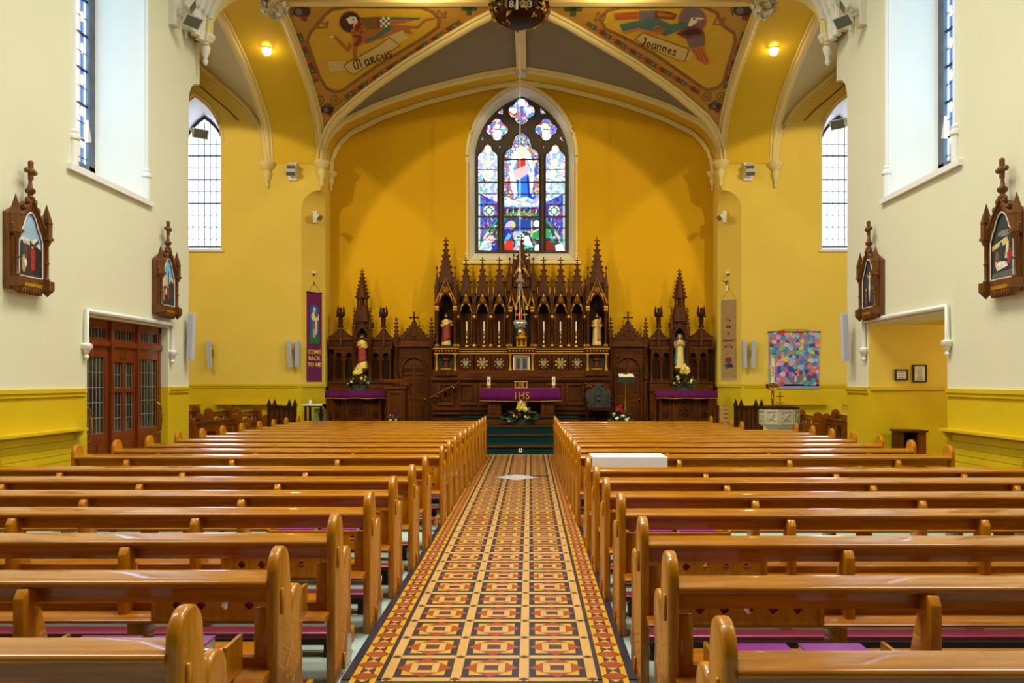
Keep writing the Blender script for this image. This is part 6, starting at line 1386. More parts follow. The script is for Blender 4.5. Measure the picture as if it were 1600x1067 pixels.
# hanging sanctuary lamp
x, y = xw(812.5, 19.2), 19.2; z = zw(507, y)
t = thing('sanctuary_lamp', 'ornate silver sanctuary lamp with red glass hanging on a long cord', 'lamp', (x, y, z - .15))
M['silverlamp'] = mat('bright silver', (206, 200, 190), .3, .85)
b = MB().lathe([(.02, -.22), (.045, -.19), (.05, -.15), (.03, -.11), (.07, -.09), (.13, -.04), (.15, .02), (.14, .05), (.155, .06), (.13, .09), (.09, .1)], (x, y, z), 18)
for i in range(12): a = 2 * PI * i / 12; b.ball((x + .145 * math.cos(a), y + .145 * math.sin(a), z + .03), .022, 6, 4); b.ball((x + .1 * math.cos(a), y + .1 * math.sin(a), z - .06), .02, 6, 4)
b.build('bowl', M['silverlamp'], t, 50)
MB().lathe([(.03, 0), (.036, .03), (.04, .15), (.034, .16)], (x, y, z + .12), 12).build('red_glass', mat('red lamp glass', (170, 10, 18), .15, emit=.25), t, 40)
b = MB()
for i in range(3):
    a = 2 * PI * i / 3 + .5; b.tube([(x + .14 * math.cos(a), y + .14 * math.sin(a), z + .05), (x + .03 * math.cos(a), y + .03 * math.sin(a), z + .98)], .006, 5)
b.build('chains', M['silverlamp'], t)
MB().lathe([(.09, 0), (.10, .03), (.07, .07), (.04, .1), (.05, .16), (.02, .2), (.03, .26), (.01, .34)], (x, y, z + .96), 12).build('top_crown', M['silverlamp'], t, 40)
b = MB(); b.tube([(x, y, z + 1.27), (x, y, 9.33)], .009, 6); b.build('cord', M['linen'], t)
# ================================================================ statues
M['skin'] = mat('painted flesh', (206, 158, 116), .5); M['hair'] = mat('dark brown hair', (50, 32, 20), .6)
M['robeyellow'] = mat('cream gold robe', (226, 196, 96), .55, var=.1, vs=9); M['robered'] = mat('deep red mantle', (140, 40, 36), .55, var=.12, vs=9)
M['robemauve'] = mat('buff mauve mantle', (176, 130, 84), .55, var=.15, vs=9); M['robeblue'] = mat('light blue mantle', (96, 150, 172), .55, var=.1, vs=9); M['plinth'] = mat('dark grey plinth', (56, 60, 58), .6)
def statue(label, x, y, z, h, robe, mantle, sash, arms, hair, veil=False, beard=False):
    # x, y, z: middle of the plinth's foot; h: height of the figure
    t = thing('statue', label, 'statue', (x, y, z), 'painted statues in the niches')
    pl = .045 * h / .8
    MB().lathe([(.2 * h, 0), (.2 * h, pl * .8), (.18 * h, pl)], (x, y, z), 8, 0, (1, .8)).build('plinth', M['plinth'], t)
    z0 = z + pl
    rings = [(0, .17, .125, 0), (.06, .165, .12, 0), (.2, .145, .105, 0), (.35, .135, .10, .0), (.5, .125, .095, 0), (.6, .118, .09, 0), (.68, .13, .092, 0), (.755, .145, .092, 0), (.80, .125, .08, 0), (.825, .07, .06, 0), (.84, .036, .038, 0), (.858, .036, .04, -.004), (.872, .047, .052, -.008), (.90, .056, .064, -.006), (.935, .060, .066, -.002), (.965, .053, .058, 0), (.99, .03, .034, 0), (1.0, .004, .004, 0)]
    n = 20; b = MB(); vs = []; fs = []; ms = []
    for j, (f, rx, ry, dy) in enumerate(rings):
        for i in range(n):
            a = 2 * PI * i / n
            k = 1 + (.07 * math.sin(a * 7 + j * .35) * max(0, 1 - f / .7) if f < .7 else 0)
            px_, py_ = rx * k * math.cos(a), ry * k * math.sin(a)
            if .875 < f < .91 and abs(math.cos(a)) < .16 and math.sin(a) < 0: py_ -= .016     # nose
            if .925 < f < .945 and .25 < abs(math.cos(a)) < .5 and math.sin(a) < 0: py_ += .006    # eye sockets
            vs.append((x + px_ * h, y + (py_ + dy) * h, z0 + f * h))
    for j in range(len(rings) - 1):
        for i in range(n):
            fs.append((j * n + i, j * n + (i + 1) % n, (j + 1) * n + (i + 1) % n, (j + 1) * n + i)); ms.append(1 if rings[j][0] >= .835 else 0)
    fs.append(tuple(range(n - 1, -1, -1))); ms.append(0)
    b.v = vs; b.f = [tuple(f) for f in fs]; b.m = ms
    for side, pts in arms:
        pp = [Vector((x + side * a * h, y + c * h, z0 + e * h)) for a, c, e in pts]
        b.tube(pp, [.048 * h, .046 * h, .05 * h][:len(pp)], 9, 0)
        d = (pp[-1] - pp[-2]).normalized(); hp = pp[-1] + d * .012 * h
        b.ball(hp, .026 * h, 8, 5, 1, (1, .8, 1.1))
        for q in range(4): 
            o = Vector(((q - 1.5) * .012 * h, -.004 * h, 0)); b.tube([hp + o, hp + o + d * .032 * h, hp + o + d * (.05 if q in (1, 2) else .044) * h + Vector((0, .004 * h, 0))], [.0075 * h, .007 * h, .005 * h], 5, 1)
        b.tube([hp + Vector((-side * .02 * h, -.006 * h, 0)), hp + Vector((-side * .035 * h, -.012 * h, .022 * h))], [.008 * h, .006 * h], 5, 1)
    b.build('figure', [robe, M['skin']], t, 60, True)
    def shell(nm, m, f0, f1, a0, a1, off, parent=t, steps=12, fall=0):
        rows = []
        for j in range(9):
            f = f0 + (f1 - f0) * j / 8; row = []
            for i in range(steps + 1):
                a = a0 + (a1 - a0) * i / steps; k0 = [r for r in rings if r[0] <= f][-1]; k1 = [r for r in rings if r[0] >= f][0]
                w_ = 0 if k1[0] == k0[0] else (f - k0[0]) / (k1[0] - k0[0]); rx = k0[1] + (k1[1] - k0[1]) * w_; ry = k0[2] + (k1[2] - k0[2]) * w_
                ff = f + fall * (i / steps)
                f = min(f, .985)
                o = off + .008 * math.sin(a * 6 + j * .5); row.append((x + (rx + o) * math.cos(a) * h, y + (ry + o) * math.sin(a) * h + k0[3] * h, z0 + ff * h))
            rows.append(row)
        b = MB(); b.grid(rows); o = b.build(nm, m, parent, 60); md = o.modifiers.new('t', 'SOLIDIFY'); md.thickness = .008; return o
    if mantle:
        shell('mantle', mantle, *sash, fall=.0 if veil else .16)
    if veil:
        shell('veil', mantle, .55, .985, -.15 * PI, 1.15 * PI, .016)
    else:
        shell('hair', hair, .80, .985, -.3 * PI, 1.3 * PI, .011)
        shell('hair_top', hair, .94, .995, 0, 2 * PI, .008)
    if beard: shell('beard', hair, .835, .893, 1.18 * PI, 1.82 * PI, .010)
    return t
zT = zw(541.2, 21.42)
arm_bent = lambda s: (s, [(.135, .0, .76), (.165, -.03, .62), (.10, -.11, .60)])
arm_up = lambda s: (s, [(.135, .0, .76), (.175, -.04, .63), (.11, -.11, .74)])
arm_heart = lambda s: (s, [(.135, .0, .76), (.17, -.03, .63), (.045, -.12, .68)])
arm_pray = lambda s: (s, [(.13, .0, .76), (.14, -.05, .63), (.025, -.13, .73)])
hT = zw(490, 21.62) - zT - .045
statue('painted statue in yellow robe and red mantle, niche of the left tower', RX(-117.5, 21.62), 21.62, zT, hT, M['robeyellow'], M['robered'], (.06, .56, .95 * PI, 2.05 * PI, .016), [arm_bent(-1), arm_up(1)], M['hair'], False, True)
statue('painted statue in buff mantle over yellow robe, niche of the right tower', RX(117.5, 21.62), 21.62, zT, hT, M['robeyellow'], M['robemauve'], (.12, .80, 1.5 * PI, 2.6 * PI, .02), [arm_bent(-1), arm_bent(1)], M['hair'], False, True)
zS = zw(578, 21.6)
hS = zw(522, 21.72) - zS - .045
statue('painted statue with hand on heart, red mantle, in the left side niche', RX(-248.8, 21.72), 21.72, zS, hS, M['robeyellow'], M['robered'], (.10, .52, 1.0 * PI, 1.95 * PI, .014), [arm_heart(-1), arm_bent(1)], M['hair'], False, True)
statue('painted statue with joined hands and blue mantle in the right side niche', RX(247, 21.72), 21.72, zS, hS, M['robeyellow'], M['robeblue'], (.08, .82, -.3 * PI, 1.30 * PI, .02), [arm_pray(-1), arm_pray(1)], M['hair'], True)
# small carved group in the central niche canopy is part of the gilt cross above
# ================================================================ flowers
FC = {'cream': (238, 226, 150), 'yellow': (236, 212, 78), 'white': (240, 236, 214), 'red': (158, 22, 26), 'orange': (214, 84, 40), 'dark': (84, 16, 26), 'peach': (232, 190, 140)}
M['leaf'] = mat('green leaves', (44, 78, 34), .6, var=.4, vs=14); M['basket'] = mat('dark wicker basket', (66, 68, 66), .8, var=.3, vs=40, bump=.4, bs=80)
FMAT = {k: mat('petals ' + k, c, .6, var=.08, vs=30) for k, c in FC.items()}
FME = {}
def flower_mesh(k):
    if k in FME: return FME[k]
    b = MB(); b.ball((0, 0, 0), .4, 7, 4)
    for ring, (n, e, l) in enumerate(((9, .15, 1.0), (8, .6, .85), (5, 1.1, .6))):
        for i in range(n):
            a = 2 * PI * (i + ring * .4) / n; o = Vector((math.cos(a) * math.cos(e), math.sin(a) * math.cos(e), math.sin(e))); u = Vector((-math.sin(a), math.cos(a), 0)); v = o.cross(u)
            b.add([o * .25, o * l * .7 + u * .22 + v * .05, o * l, o * l * .7 - u * .22 + v * .05], [(0, 1, 2, 3)])
    FME[k] = b.mesh('flower', FMAT[k], None, False); return FME[k]
def arrangement(label, x, y, z, w_, h, big, small, basket=True, leaves=150, seed=1):
    rnd = random.Random(seed); t = thing('flower_arrangement', label, 'flowers', (x, y, z), 'altar flower arrangements')
    if basket: MB().lathe([(w_ * .34, 0), (w_ * .40, h * .22), (w_ * .42, h * .24), (w_ * .38, h * .24)], (x, y, z), 16, 0, (1, .55)).build('basket', M['basket'], t, 40)
    b = MB()
    for i in range(leaves):
        a = rnd.uniform(0, 2 * PI); e = rnd.uniform(-.25, 1.3); r = rnd.uniform(.5, 1.08)
        o = Vector((math.cos(a) * math.cos(e) * w_ * .55, math.sin(a) * math.cos(e) * w_ * .3, h * .22 + max(-.05, math.sin(e)) * h * .45 * r)); c = Vector((x, y, z)) + Vector((o.x * r, o.y * r, o.z))
        d = Vector((o.x, o.y, rnd.uniform(-.05, .15))).normalized(); u = d.cross(Vector((rnd.uniform(-1, 1), rnd.uniform(-1, 1), 1))).normalized(); l = rnd.uniform(.07, .14) * (w_ / .55); q = l * .28
        b.add([c - d * l * .5, c + u * q, c + d * l * .6, c - u * q], [(0, 1, 2, 3)])
    stuff(b.build('foliage', M['leaf'], t, None, False))
    def fl(k, px_, pz, r):
        o = bpy.data.objects.new('flower', flower_mesh(k)); COL.objects.link(o); o.parent = t
        o.location = (px_ * w_, -w_ * .22 + abs(px_) * w_ * .2, pz * h); o.scale = (r, r, r); o.rotation_euler = (1.1 + rnd.uniform(-.3, .3), rnd.uniform(-.4, .4), rnd.uniform(0, 6))
    for k, px_, pz, r in big: fl(k, px_, pz, r)
    for k, px_, pz, r in small: fl(k, px_, pz, r)
    return t
za = zw(610.5, 20.25) + .004
top_ = [('cream', -.07, .88, .09), ('yellow', .07, .90, .085), ('cream', .0, 1.0, .085), ('yellow', -.12, .76, .08), ('cream', .11, .77, .085), ('yellow', 0, .78, .085)]
arrangement('flower basket with large pale yellow bloom on the left side altar', xw(561.5, 20.5), 20.5, za, .58, .56, top_, [('white', -.3, .36, .045), ('cream', .24, .42, .05), ('peach', .12, .52, .05), ('red', -.02, .42, .05), ('white', .38, .34, .05), ('cream', -.22, .5, .04), ('yellow', .3, .56, .045), ('red', .08, .33, .04), ('dark', -.36, .5, .04), ('white', -.46, .3, .035)], True, 170, 3)
arrangement('flower basket with large pale yellow bloom on the right side altar', xw(1068.5, 20.5), 20.5, za, .58, .58, top_, [('white', .3, .42, .055), ('cream', -.26, .48, .05), ('white', -.22, .34, .05), ('red', 0, .4, .05), ('cream', .26, .34, .05), ('red', .34, .52, .04), ('white', -.42, .3, .04), ('yellow', -.3, .56, .04), ('dark', .12, .5, .04)], True, 170, 5)
arrangement('low flower arrangement with tall pale bloom before the altar table', xw(814, 19.85), 19.8, .56, .78, .53, [('cream', -.06, .84, .10), ('yellow', .07, .86, .10), ('cream', 0, .98, .10), ('yellow', -.1, .72, .09), ('cream', .1, .72, .095), ('yellow', 0, .74, .10)], [('white', -.36, .2, .06), ('cream', -.22, .4, .05), ('cream', -.13, .36, .05), ('red', -.05, .42, .07), ('red', -.24, .5, .05), ('cream', .14, .34, .05), ('cream', .24, .34, .05), ('orange', .24, .54, .06), ('red', .1, .46, .05)], True, 260, 7)
arrangement('dark red and white floor flowers at the foot of the wooden pulpit', xw(618, 19.57), 19.57, .56, .34, .46, [], [('white', -.28, .22, .06), ('white', .06, .26, .055), ('red', -.1, .48, .06), ('red', -.2, .52, .05), ('dark', .0, .5, .06), ('dark', .2, .34, .06), ('dark', -.08, .3, .06), ('white', -.32, .5, .04), ('dark', .3, .5, .05)], True, 130, 9)
arrangement('red and white floor flowers at the foot of the brass lectern', xw(970, 20.0), 19.95, .56, .52, .50, [('red', -.12, .72, .08), ('red', .02, .6, .08), ('red', -.05, .85, .07)], [('white', -.32, .46, .06), ('white', -.2, .28, .06), ('white', .06, .38, .06), ('white', .22, .22, .055), ('cream', .34, .3, .04), ('red', .14, .5, .05), ('dark', .3, .46, .05)], True, 130, 11)
# ================================================================ sanctuary furniture
YA = 19.75; xa, xb = xw(604, YA), xw(636, YA)
t = thing('wooden_pulpit', 'dark oak reading pulpit with overhanging sloped top, left of the altar', 'pulpit', ((xa + xb) / 2, YA + .25, .55))
MB().box(xa, xb - .05, YA, YA + .42, .55, 1.42).build('body', OK, t)
MB().prism([(xa - .07, zw(592.5, YA)), (xa - .07, zw(595, YA)), (xb + .06, zw(602, YA)), (xb + .06, zw(599, YA)), (xb - .04, zw(592, YA))], XZ, YA - .07, YA + .44).build('sloped_top', OH, t)
MB().box(xa - .03, xb - .02, YA - .04, YA + .44, 1.40, 1.46).build('cornice', OH, t); MB().box(xa - .03, xb - .02, YA - .04, YA + .44, .55, .66).build('base_moulding', OH, t)
b = MB(); b.prism([(xa + .04, .72), (xb - .1, .72), (xb - .1, 1.34), (xa + .04, 1.34)], XZ, YA - .02, YA, 0, [[(xa + .09, .78), (xb - .15, .78), (xb - .15, 1.28), (xa + .09, 1.28)]]); b.build('panel_frame', OH, t)
# carved chair
YA = 20.75; x0 = xw(936, YA)
t = thing('carved_armchair', 'dark armchair with grey carved triple pointed back right of the altar', 'chair', (x0, YA, .55)); M['greyback'] = mat('grey carved back', (48, 47, 46), .6, var=.1, vs=12)
zb = lambda p: zw(p, YA)
bp = [(-.30, zb(637)), (.30, zb(637)), (.31, zb(617)), (.28, zb(610)), (.22, zb(608)), (.19, zb(612)), (.15, zb(606)), (.10, zb(605)), (.05, zb(600)), (0, zb(597.5)), (-.05, zb(600)), (-.10, zb(605)), (-.15, zb(606)), (-.19, zb(612)), (-.22, zb(608)), (-.28, zb(610)), (-.31, zb(617))]
MB().prism([(x0 + a, z) for a, z in bp], XZ, YA + .22, YA + .27).build('back', M['greyback'], t)
b = MB()
for a in (-.22, -.13, .13, .22): b.box(x0 + a - .012, x0 + a + .012, YA + .2, YA + .22, zb(634), zb(615))
b.tube([(x0 - .08, YA + .21, zb(632)), (x0 - .08, YA + .21, zb(612)), (x0, YA + .21, zb(604)), (x0 + .08, YA + .21, zb(612)), (x0 + .08, YA + .21, zb(632))], .015, 5, up=(0, 1, 0)); b.lathe([(.02, 0), (.05, .05), (.03, .12), (.055, .16)], (x0, YA + .21, zb(628)), 8); b.build('back_carving', M['greyback'], t)
MB().box(x0 - .3, x0 + .3, YA - .2, YA + .25, zb(641), zb(637)).build('seat', OD, t)
for a in (-.29, .29):
    for y in (YA - .17, YA + .23): MB().lathe([(.03, 0), (.02, .04), (.03, .1), (.02, .2), (.03, zb(641) - .55)], (x0 + a, y, .55), 8).build('leg', OD, t, 40)
    b = MB(); b.tube([(x0 + a * 1.1, YA + .24, zb(622)), (x0 + a * 1.15, YA + .0, zb(623)), (x0 + a * 1.12, YA - .2, zb(624.5)), (x0 + a * 1.1, YA - .22, zb(628))], .025, 7); b.tube([(x0 + a * 1.05, YA - .18, zb(637)), (x0 + a * 1.1, YA - .18, zb(625))], .02, 6); b.build('arm', OD, t, 40)
# brass lectern
YA = 20.25; x0 = xw(977, YA)
t = thing('brass_lectern', 'slender brass lectern with green cloth and open book, right of the altar', 'lectern', (x0, YA, .55))
zt = zw(590, YA)
MB().lathe([(.16, 0), (.16, .02), (.06, .05), (.03, .1), (.028, .2), (.034, .22), (.026, .24), (.026, zt - .72), (.034, zt - .70), (.03, zt - .66), (.05, zt - .60)], (x0, YA, .55), 14).build('pole', M['brass'], t, 40)
MB().prism([(0, 0), (.3, .08), (.3, .1), (0, .02)], lambda a, z, d: (d, YA - .15 + a, zt - .04 + z), x0 - .19, x0 + .21).build('desk', OD, t)
cl = mat('dark green fall', (14, 40, 28), .8); b = MB(); b.grid([[(x0 - .19 + .4 * i / 12, YA - .16 - .006 * math.sin(i * 1.5), zt - .0 if j == 0 else zt - .11) for i in range(13)] for j in range(2)]); o = b.build('green_cloth', cl, t); md = o.modifiers.new('t', 'SOLIDIFY'); md.thickness = .006
b = MB()
for s in (-1, 1): b.prism([(0, 0), (s * .09, .022), (s * .18, .012), (s * .18, .0), (s * .09, .006)], lambda a, z, d: (x0 + .02 + a, YA - .13 + d, zt + z + .01 + d * .27), 0, .24)
b.build('open_book', M['wax'], t)
for k, (a, hh) in enumerate(((-.13, .28), (-.09, .22), (-.05, .26))):
    pass
# handrails fixed to the altar body
for s, pa, pb, nm in ((-1, (672, 622), (718, 597.5), 'left'), (1, (913, 598.5), (936, 611), 'right')):
    t = thing('handrail', 'sloping wooden handrail on brass brackets, %s of the altar table' % nm, 'handrail', tuple(P((pa[0] + pb[0]) / 2, 655, 21.1)))
    b = MB(); b.tube([P(*pa, 21.12), P(*pb, 21.12)], .03, 8); b.build('rail', M['oakh'], t, 40)
    b = MB()
    for f in (.22, .8):
        p = P(pa[0] + (pb[0] - pa[0]) * f, pa[1] + (pb[1] - pa[1]) * f, 21.12); b.tube([p, p + Vector((0, .06, -.06)), p + Vector((0, .16, -.07))], .014, 6); b.ball(p + Vector((0, .0, -.05)), .03, 8, 5)
    b.build('bracket', M['brass'], t, 40)
# white floor socket on the lowest step
t = tag(MB().box(xw(810.5, 18.2), xw(816, 18.2), 18.185, 18.2, zw(706, 18.2), zw(700.5, 18.2)).build('wall_socket', M['white']), 'tiny white socket plate on the riser of the lowest green step', 'socket')
MB().box(xw(812, 18.2), xw(814.5, 18.2), 18.18, 18.185, zw(704.5, 18.2), zw(702, 18.2)).build('socket_face', M['dark'], t)
# ================================================================ transept things
# side table by the left side altar
YA = 20.3; xa, xb = xw(474, YA), xw(514, YA); xb = min(xb, -4.99); zt = zw(632, YA)
t = thing('credence_table', 'small dark table with white cloth beside the left side altar', 'table', ((xa + xb) / 2, YA + .25, 0))
MB().box(xa, xb, YA, YA + .5, zt - .06, zt).build('tabletop', OD, t)
for x in (xa + .04, xb - .04):
    for y in (YA + .04, YA + .46): MB().lathe([(.02, 0), (.03, .06), (.02, .15), (.035, .5), (.03, zt - .06)], (x, y, 0), 8).build('leg', OD, t, 40)
tag(MB().box(xa - .02, xb + .004, YA - .02, YA + .46, zt + .002, zt + .012).box(xa - .02, xb + .004, YA - .026, YA - .02, zt - .03, zt + .012).build('white_tablecloth', M['linen']), 'white cloth on the small dark table by the left side altar', 'tablecloth')
t = thing('small_bottle', 'small white bottle standing on the small dark table at left', 'bottle', (xw(481.5, YA), YA + .2, zt + .013))
MB().lathe([(.035, 0), (.035, .07), (.015, .09), (.015, .1)], (xw(481.5, YA), YA + .2, zt + .013), 10).build('body', M['white'], t, 40); MB().lathe([(.017, 0), (.017, .025)], (xw(481.5, YA), YA + .2, zt + .113), 8).build('cap', M['speaker'], t)
bx = MB().box(xw(489, YA), xw(508, YA), YA + .12, YA + .4, 0, zw(639, YA)).build('body_', mat('grey green box', (120, 118, 62), .6))
bx.name = 'equipment_box'; MB().box(xw(496, YA), xw(503, YA), YA + .112, YA + .12, zw(652, YA), zw(646, YA)).build('dark_badge', M['black'], bx); tag(bx, 'grey green box with a dark badge standing under the small table', 'box')
bx['label'] = 'grey green box with a dark badge standing under the small table'
# slatted crate on the right
YA = 20.3; xa, xb = xw(1123, YA), xw(1138, YA); xa = max(xa, 4.56)
t = thing('slatted_crate', 'pale slatted wooden crate beside the right side altar', 'crate', ((xa + xb) / 2, YA + .15, 0)); M['palewood'] = wood('pale wood', (176, 128, 72), (200, 152, 92))
for k in range(7): MB().box(xa, xb, YA, YA + .02, .3 + k * .1, .38 + k * .1).build('slat', M['palewood'], t)
for x in (xa + .01, xb - .01): MB().box(x - .015, x + .015, YA + .02, YA + .3, .0, .99).build('side_panel', M['palewood'], t)
# font
FX, FY, fr = xw(1217.5, 17.8), 17.8, .40
M['fontstone'] = mat('pale carved stone', (206, 196, 160), .7, var=.06, vs=8, bump=.1, bs=40)
t = thing('stone_font', 'octagonal pale stone font with carved panels and dark wooden lid', 'font', (FX, FY, 0))
b = MB().lathe([(.30, 0), (.30, .12), (.17, .2), (.17, .5), (.3, .62), (fr, .66), (fr, 1.0)], (FX, FY, 0), 8); 
rot = Matrix.Translation((FX, FY, 0)) @ Matrix.Rotation(PI / 8 + .12, 4, 'Z') @ Matrix.Translation((-FX, -FY, 0))
b.v = [tuple(rot @ Vector(v)) for v in b.v]; b.build('bowl', M['fontstone'], t)
for i in range(8):
    a = 2 * PI * i / 8 + .12 + PI / 4 - PI / 2 - PI / 4; a = 2 * PI * i / 8 + .12; nrm = Vector((math.cos(a + PI / 4), math.sin(a + PI / 4), 0))
    if nrm.y > .4: continue
    ap = fr * math.cos(PI / 8); c = Vector((FX, FY, .83)) + nrm * ap; u = Vector((-nrm.y, nrm.x, 0))
    fn = lambda p, q, d: c + u * p + Vector((0, 0, q)) + nrm * d
    b = MB(); b.prism([(-.14, -.15), (.14, -.15), (.14, .15), (-.14, .15)], fn, .02, -.005, 0, [[(-.105, -.115), (.105, -.115), (.105, .115), (-.105, .115)]])
    for k in range(7): b.ball(c + u * random.uniform(-.07, .07) + Vector((0, 0, random.uniform(-.08, .08))), random.uniform(.02, .035), 6, 4)
    b.tube([fn(-.07, -.08, .005), fn(-.02, .02, .02), fn(.05, .07, .01)], .018, 5); b.tube([fn(.08, -.07, .005), fn(.0, -.02, .02), fn(-.06, .08, .01)], .016, 5)
    b.build('carved_panel', M['fontstone'], t)
b = MB().lathe([(fr + .01, 0), (fr + .01, .03), (fr * .8, .055), (.05, .06)], (FX, FY, 1.0), 8); b.v = [tuple(rot @ Vector(v)) for v in b.v]; b.build('lid', OD, t)
x = xw(1219, FY); b = MB().lathe([(.10, 0), (.10, .015), (.02, .04), (.015, .1)], (x, FY, 1.06), 10); b.box(x - .01, x + .01, FY - .008, FY + .008, 1.14, 1.36).box(x - .07, x + .07, FY - .008, FY + .008, 1.25, 1.27)
for a in range(6): b.tube([(x + .06 * math.cos(a), FY + .06 * math.sin(a), 1.07), (x + .1 * math.cos(a), FY + .1 * math.sin(a), 1.11), (x + .06 * math.cos(a + .5), FY + .06 * math.sin(a + .5), 1.14)], .008, 5)
tag(b.build('brass_cross', M['brass']), 'small brass cross with scroll foot on the font lid', 'cross')
CY = 18.65; x = xw(1207.5, CY)
t = thing('candle_stand', 'tall brass candle stand behind the stone font', 'candle stand', (x, CY, 0)); zc = zw(598, CY)
MB().lathe([(.2, 0), (.2, .03), (.05, .1), (.03, .2), (.04, .5), (.028, .55), (.028, zc - .36), (.04, zc - .34), (.03, zc - .30), (.03, zc - .18), (.06, zc - .16), (.15, zc - .11), (.155, zc - .03), (.06, zc - .02), (.06, zc), (.045, zc)], (x, CY, 0), 16).build('stand', M['brass'], t, 40)
t = thing('paschal_candle', 'large white candle with painted ornament on the brass stand', 'candle', (x, CY, zc))
MB().lathe([(.042, 0), (.042, zw(560, CY) - zc), (.03, zw(560, CY) - zc + .005)], (x, CY, zc + .001), 14).build('wax', M['wax'], t, 40)
b = MB()
for k in range(5): b.ball((x - .01 + .012 * (k % 2), CY - .038, zc + .16 + k * .045), .018, 6, 4)
b.build('painted_ornament', mat('candle ornament', (150, 90, 50), .5), t)
# collage hanging
YA = YT - .03; xa, xb, zA, zB = xw(1202, YA), xw(1280, YA), zw(607, YA), zw(518.5, YA)
t = thing('collage_hanging', 'blue cloth hanging covered with many coloured patches above the font', 'wall hanging', ((xa + xb) / 2, YA, zA))
MB().box(xa, xb, YA, YA + .012, zA, zB).build('cloth', mat('lavender blue cloth', (140, 156, 198), .85, var=.12, vs=5), t)
MB().tube([(xa - .04, YA - .01, zB), (xb + .04, YA - .01, zB)], .015, 6).build('hanging_rod', M['oakdeep'], t); MB().tube([(xa + .2, YA, zB), ((xa + xb) / 2 - .3, YA, zB + .06), ((xa + xb) / 2 + .3, YA, zB + .06), (xb - .15, YA, zB)], .004, 4).build('hanging_cord', M['oak'], t)
PCOL = [(64, 150, 200), (40, 74, 178), (226, 150, 190), (232, 200, 60), (208, 60, 56), (170, 110, 190), (60, 170, 150), (228, 120, 70), (150, 190, 220), (226, 176, 206), (110, 60, 130), (120, 190, 120), (214, 90, 140), (90, 120, 200)]
PMS = [mat('felt patch %d' % i, c, .8, var=.3, vs=30) for i, c in enumerate(PCOL)]; PME = [MB().prism([(math.cos(2 * PI * i / 9) * (1 + .15 * math.sin(i * 2.7 + k)), math.sin(2 * PI * i / 9) * (1 + .15 * math.cos(i * 1.9 + k))) for i in range(9)], lambda a, z, d: (a, d, z), -.008, 0).mesh('patch', PMS[k]) for k in range(14)]
rnd = random.Random(4); cnt = 0; W_, H_ = xb - xa, zB - zA
for j in range(15):
    for i in range(13):
        fx, fzz = (i + .5 + rnd.uniform(-.35, .35)) / 13, (j + .5 + rnd.uniform(-.35, .35)) / 15
        if .32 < fx < .68 and fzz < .24: continue
        if fzz < .05 or not .03 < fx < .97: continue
        o = bpy.data.objects.new('patch', rnd.choice(PME)); COL.objects.link(o); o.parent = t
        o.location = ((fx - .5) * W_, -.001 - .002 * (cnt % 7), fzz * H_); s = rnd.uniform(.042, .076); o.scale = (s, 1, s * rnd.uniform(.7, 1.1)); o.rotation_euler = (0, rnd.uniform(0, 6), 0); cnt += 1
xm = (xa + xb) / 2 + .03; MB().prism([(xm + .2 * math.cos(2 * PI * i / 14), zA + .3 + .17 * math.sin(2 * PI * i / 14)) for i in range(14)], XZ, YA - .012, YA).build('grey_stone_patch', mat('grey felt', (122, 116, 126), .9), t)
MB().box(xm - .022, xm + .022, YA - .02, YA - .012, zA + .17, zA + .42).box(xm - .085, xm + .085, YA - .02, YA - .012, zA + .32, zA + .36).build('pink_cross', mat('pink felt', (226, 190, 206), .9), t)
# banners on the pier faces
def banner(side, label, cm, hh):
    s = .262; rz = PI / 4 if side < 0 else -PI / 4
    if side < 0: bx_, by_ = AL - .485 + s - .02, YT + s + .0
    else: bx_, by_ = AR + .485 - s + .02, YT + s
    off = Vector((.7071 * (1 if side < 0 else -1), -.7071, 0)) * .03
    t = thing('hanging_banner', label, 'banner', (bx_ + off.x, by_ + off.y, 0), None, rz)
    def put(nm, b, m, sm=None, par=None): o = link(nm, b.mesh(nm, m, sm), None); o.parent = par or t; return o
    return t, put, by_
t, put, yb_ = banner(-1, 'tall purple banner lettered COME BACK TO ME on the left pier', None, 0)
Yb = 21.44; ZB = lambda p: zw(p, Yb); bw = .215
put('cloth', MB().box(-bw, bw, -.004, .004, ZB(596), ZB(457)), mat('banner purple', (110, 22, 82), .85, var=.06, vs=8)); put('rod', MB().tube([(-bw - .01, 0, ZB(457)), (bw + .01, 0, ZB(457))], .014, 6), M['oakdeep'])
put('hanging_cord', MB().tube([(-bw + .05, 0, ZB(456)), (0, .015, ZB(441)), (bw - .03, 0, ZB(456))], .004, 4), M['oak']); put('hook', MB().tube([(0, .02, ZB(446)), (0, -.01, ZB(442)), (0, .02, ZB(439))], .008, 5), M['black'])
xz = lambda a, z, d: (a, d, z)
arch_ = [(-.13, ZB(532)), (.13, ZB(532)), (.13, ZB(484))] + [(.13 * math.cos(PI * i / 10), ZB(484) + .13 * math.sin(PI * i / 10)) for i in range(11)] + [(-.13, ZB(484))]
bc = lambda n, c: mat('banner ' + n, c, .8)
put('blue_arch', MB().prism(arch_, xz, -.009, -.004), bc('blue', (20, 92, 176))); put('green_ground', MB().prism([(-.14, ZB(537)), (.13, ZB(536.5)), (.125, ZB(523)), (.05, ZB(525)), (-.05, ZB(523.5)), (-.135, ZB(524))], xz, -.012, -.004), bc('green', (16, 120, 62)))
put('cream_robe', MB().prism([(-.08, ZB(499)), (-.09, ZB(493)), (-.05, ZB(488)), (.05, ZB(487.5)), (.115, ZB(492)), (.12, ZB(500)), (.07, ZB(502)), (.06, ZB(523)), (.03, ZB(523)), (.02, ZB(501)), (-.05, ZB(501))], xz, -.015, -.004), bc('cream', (232, 216, 170)))
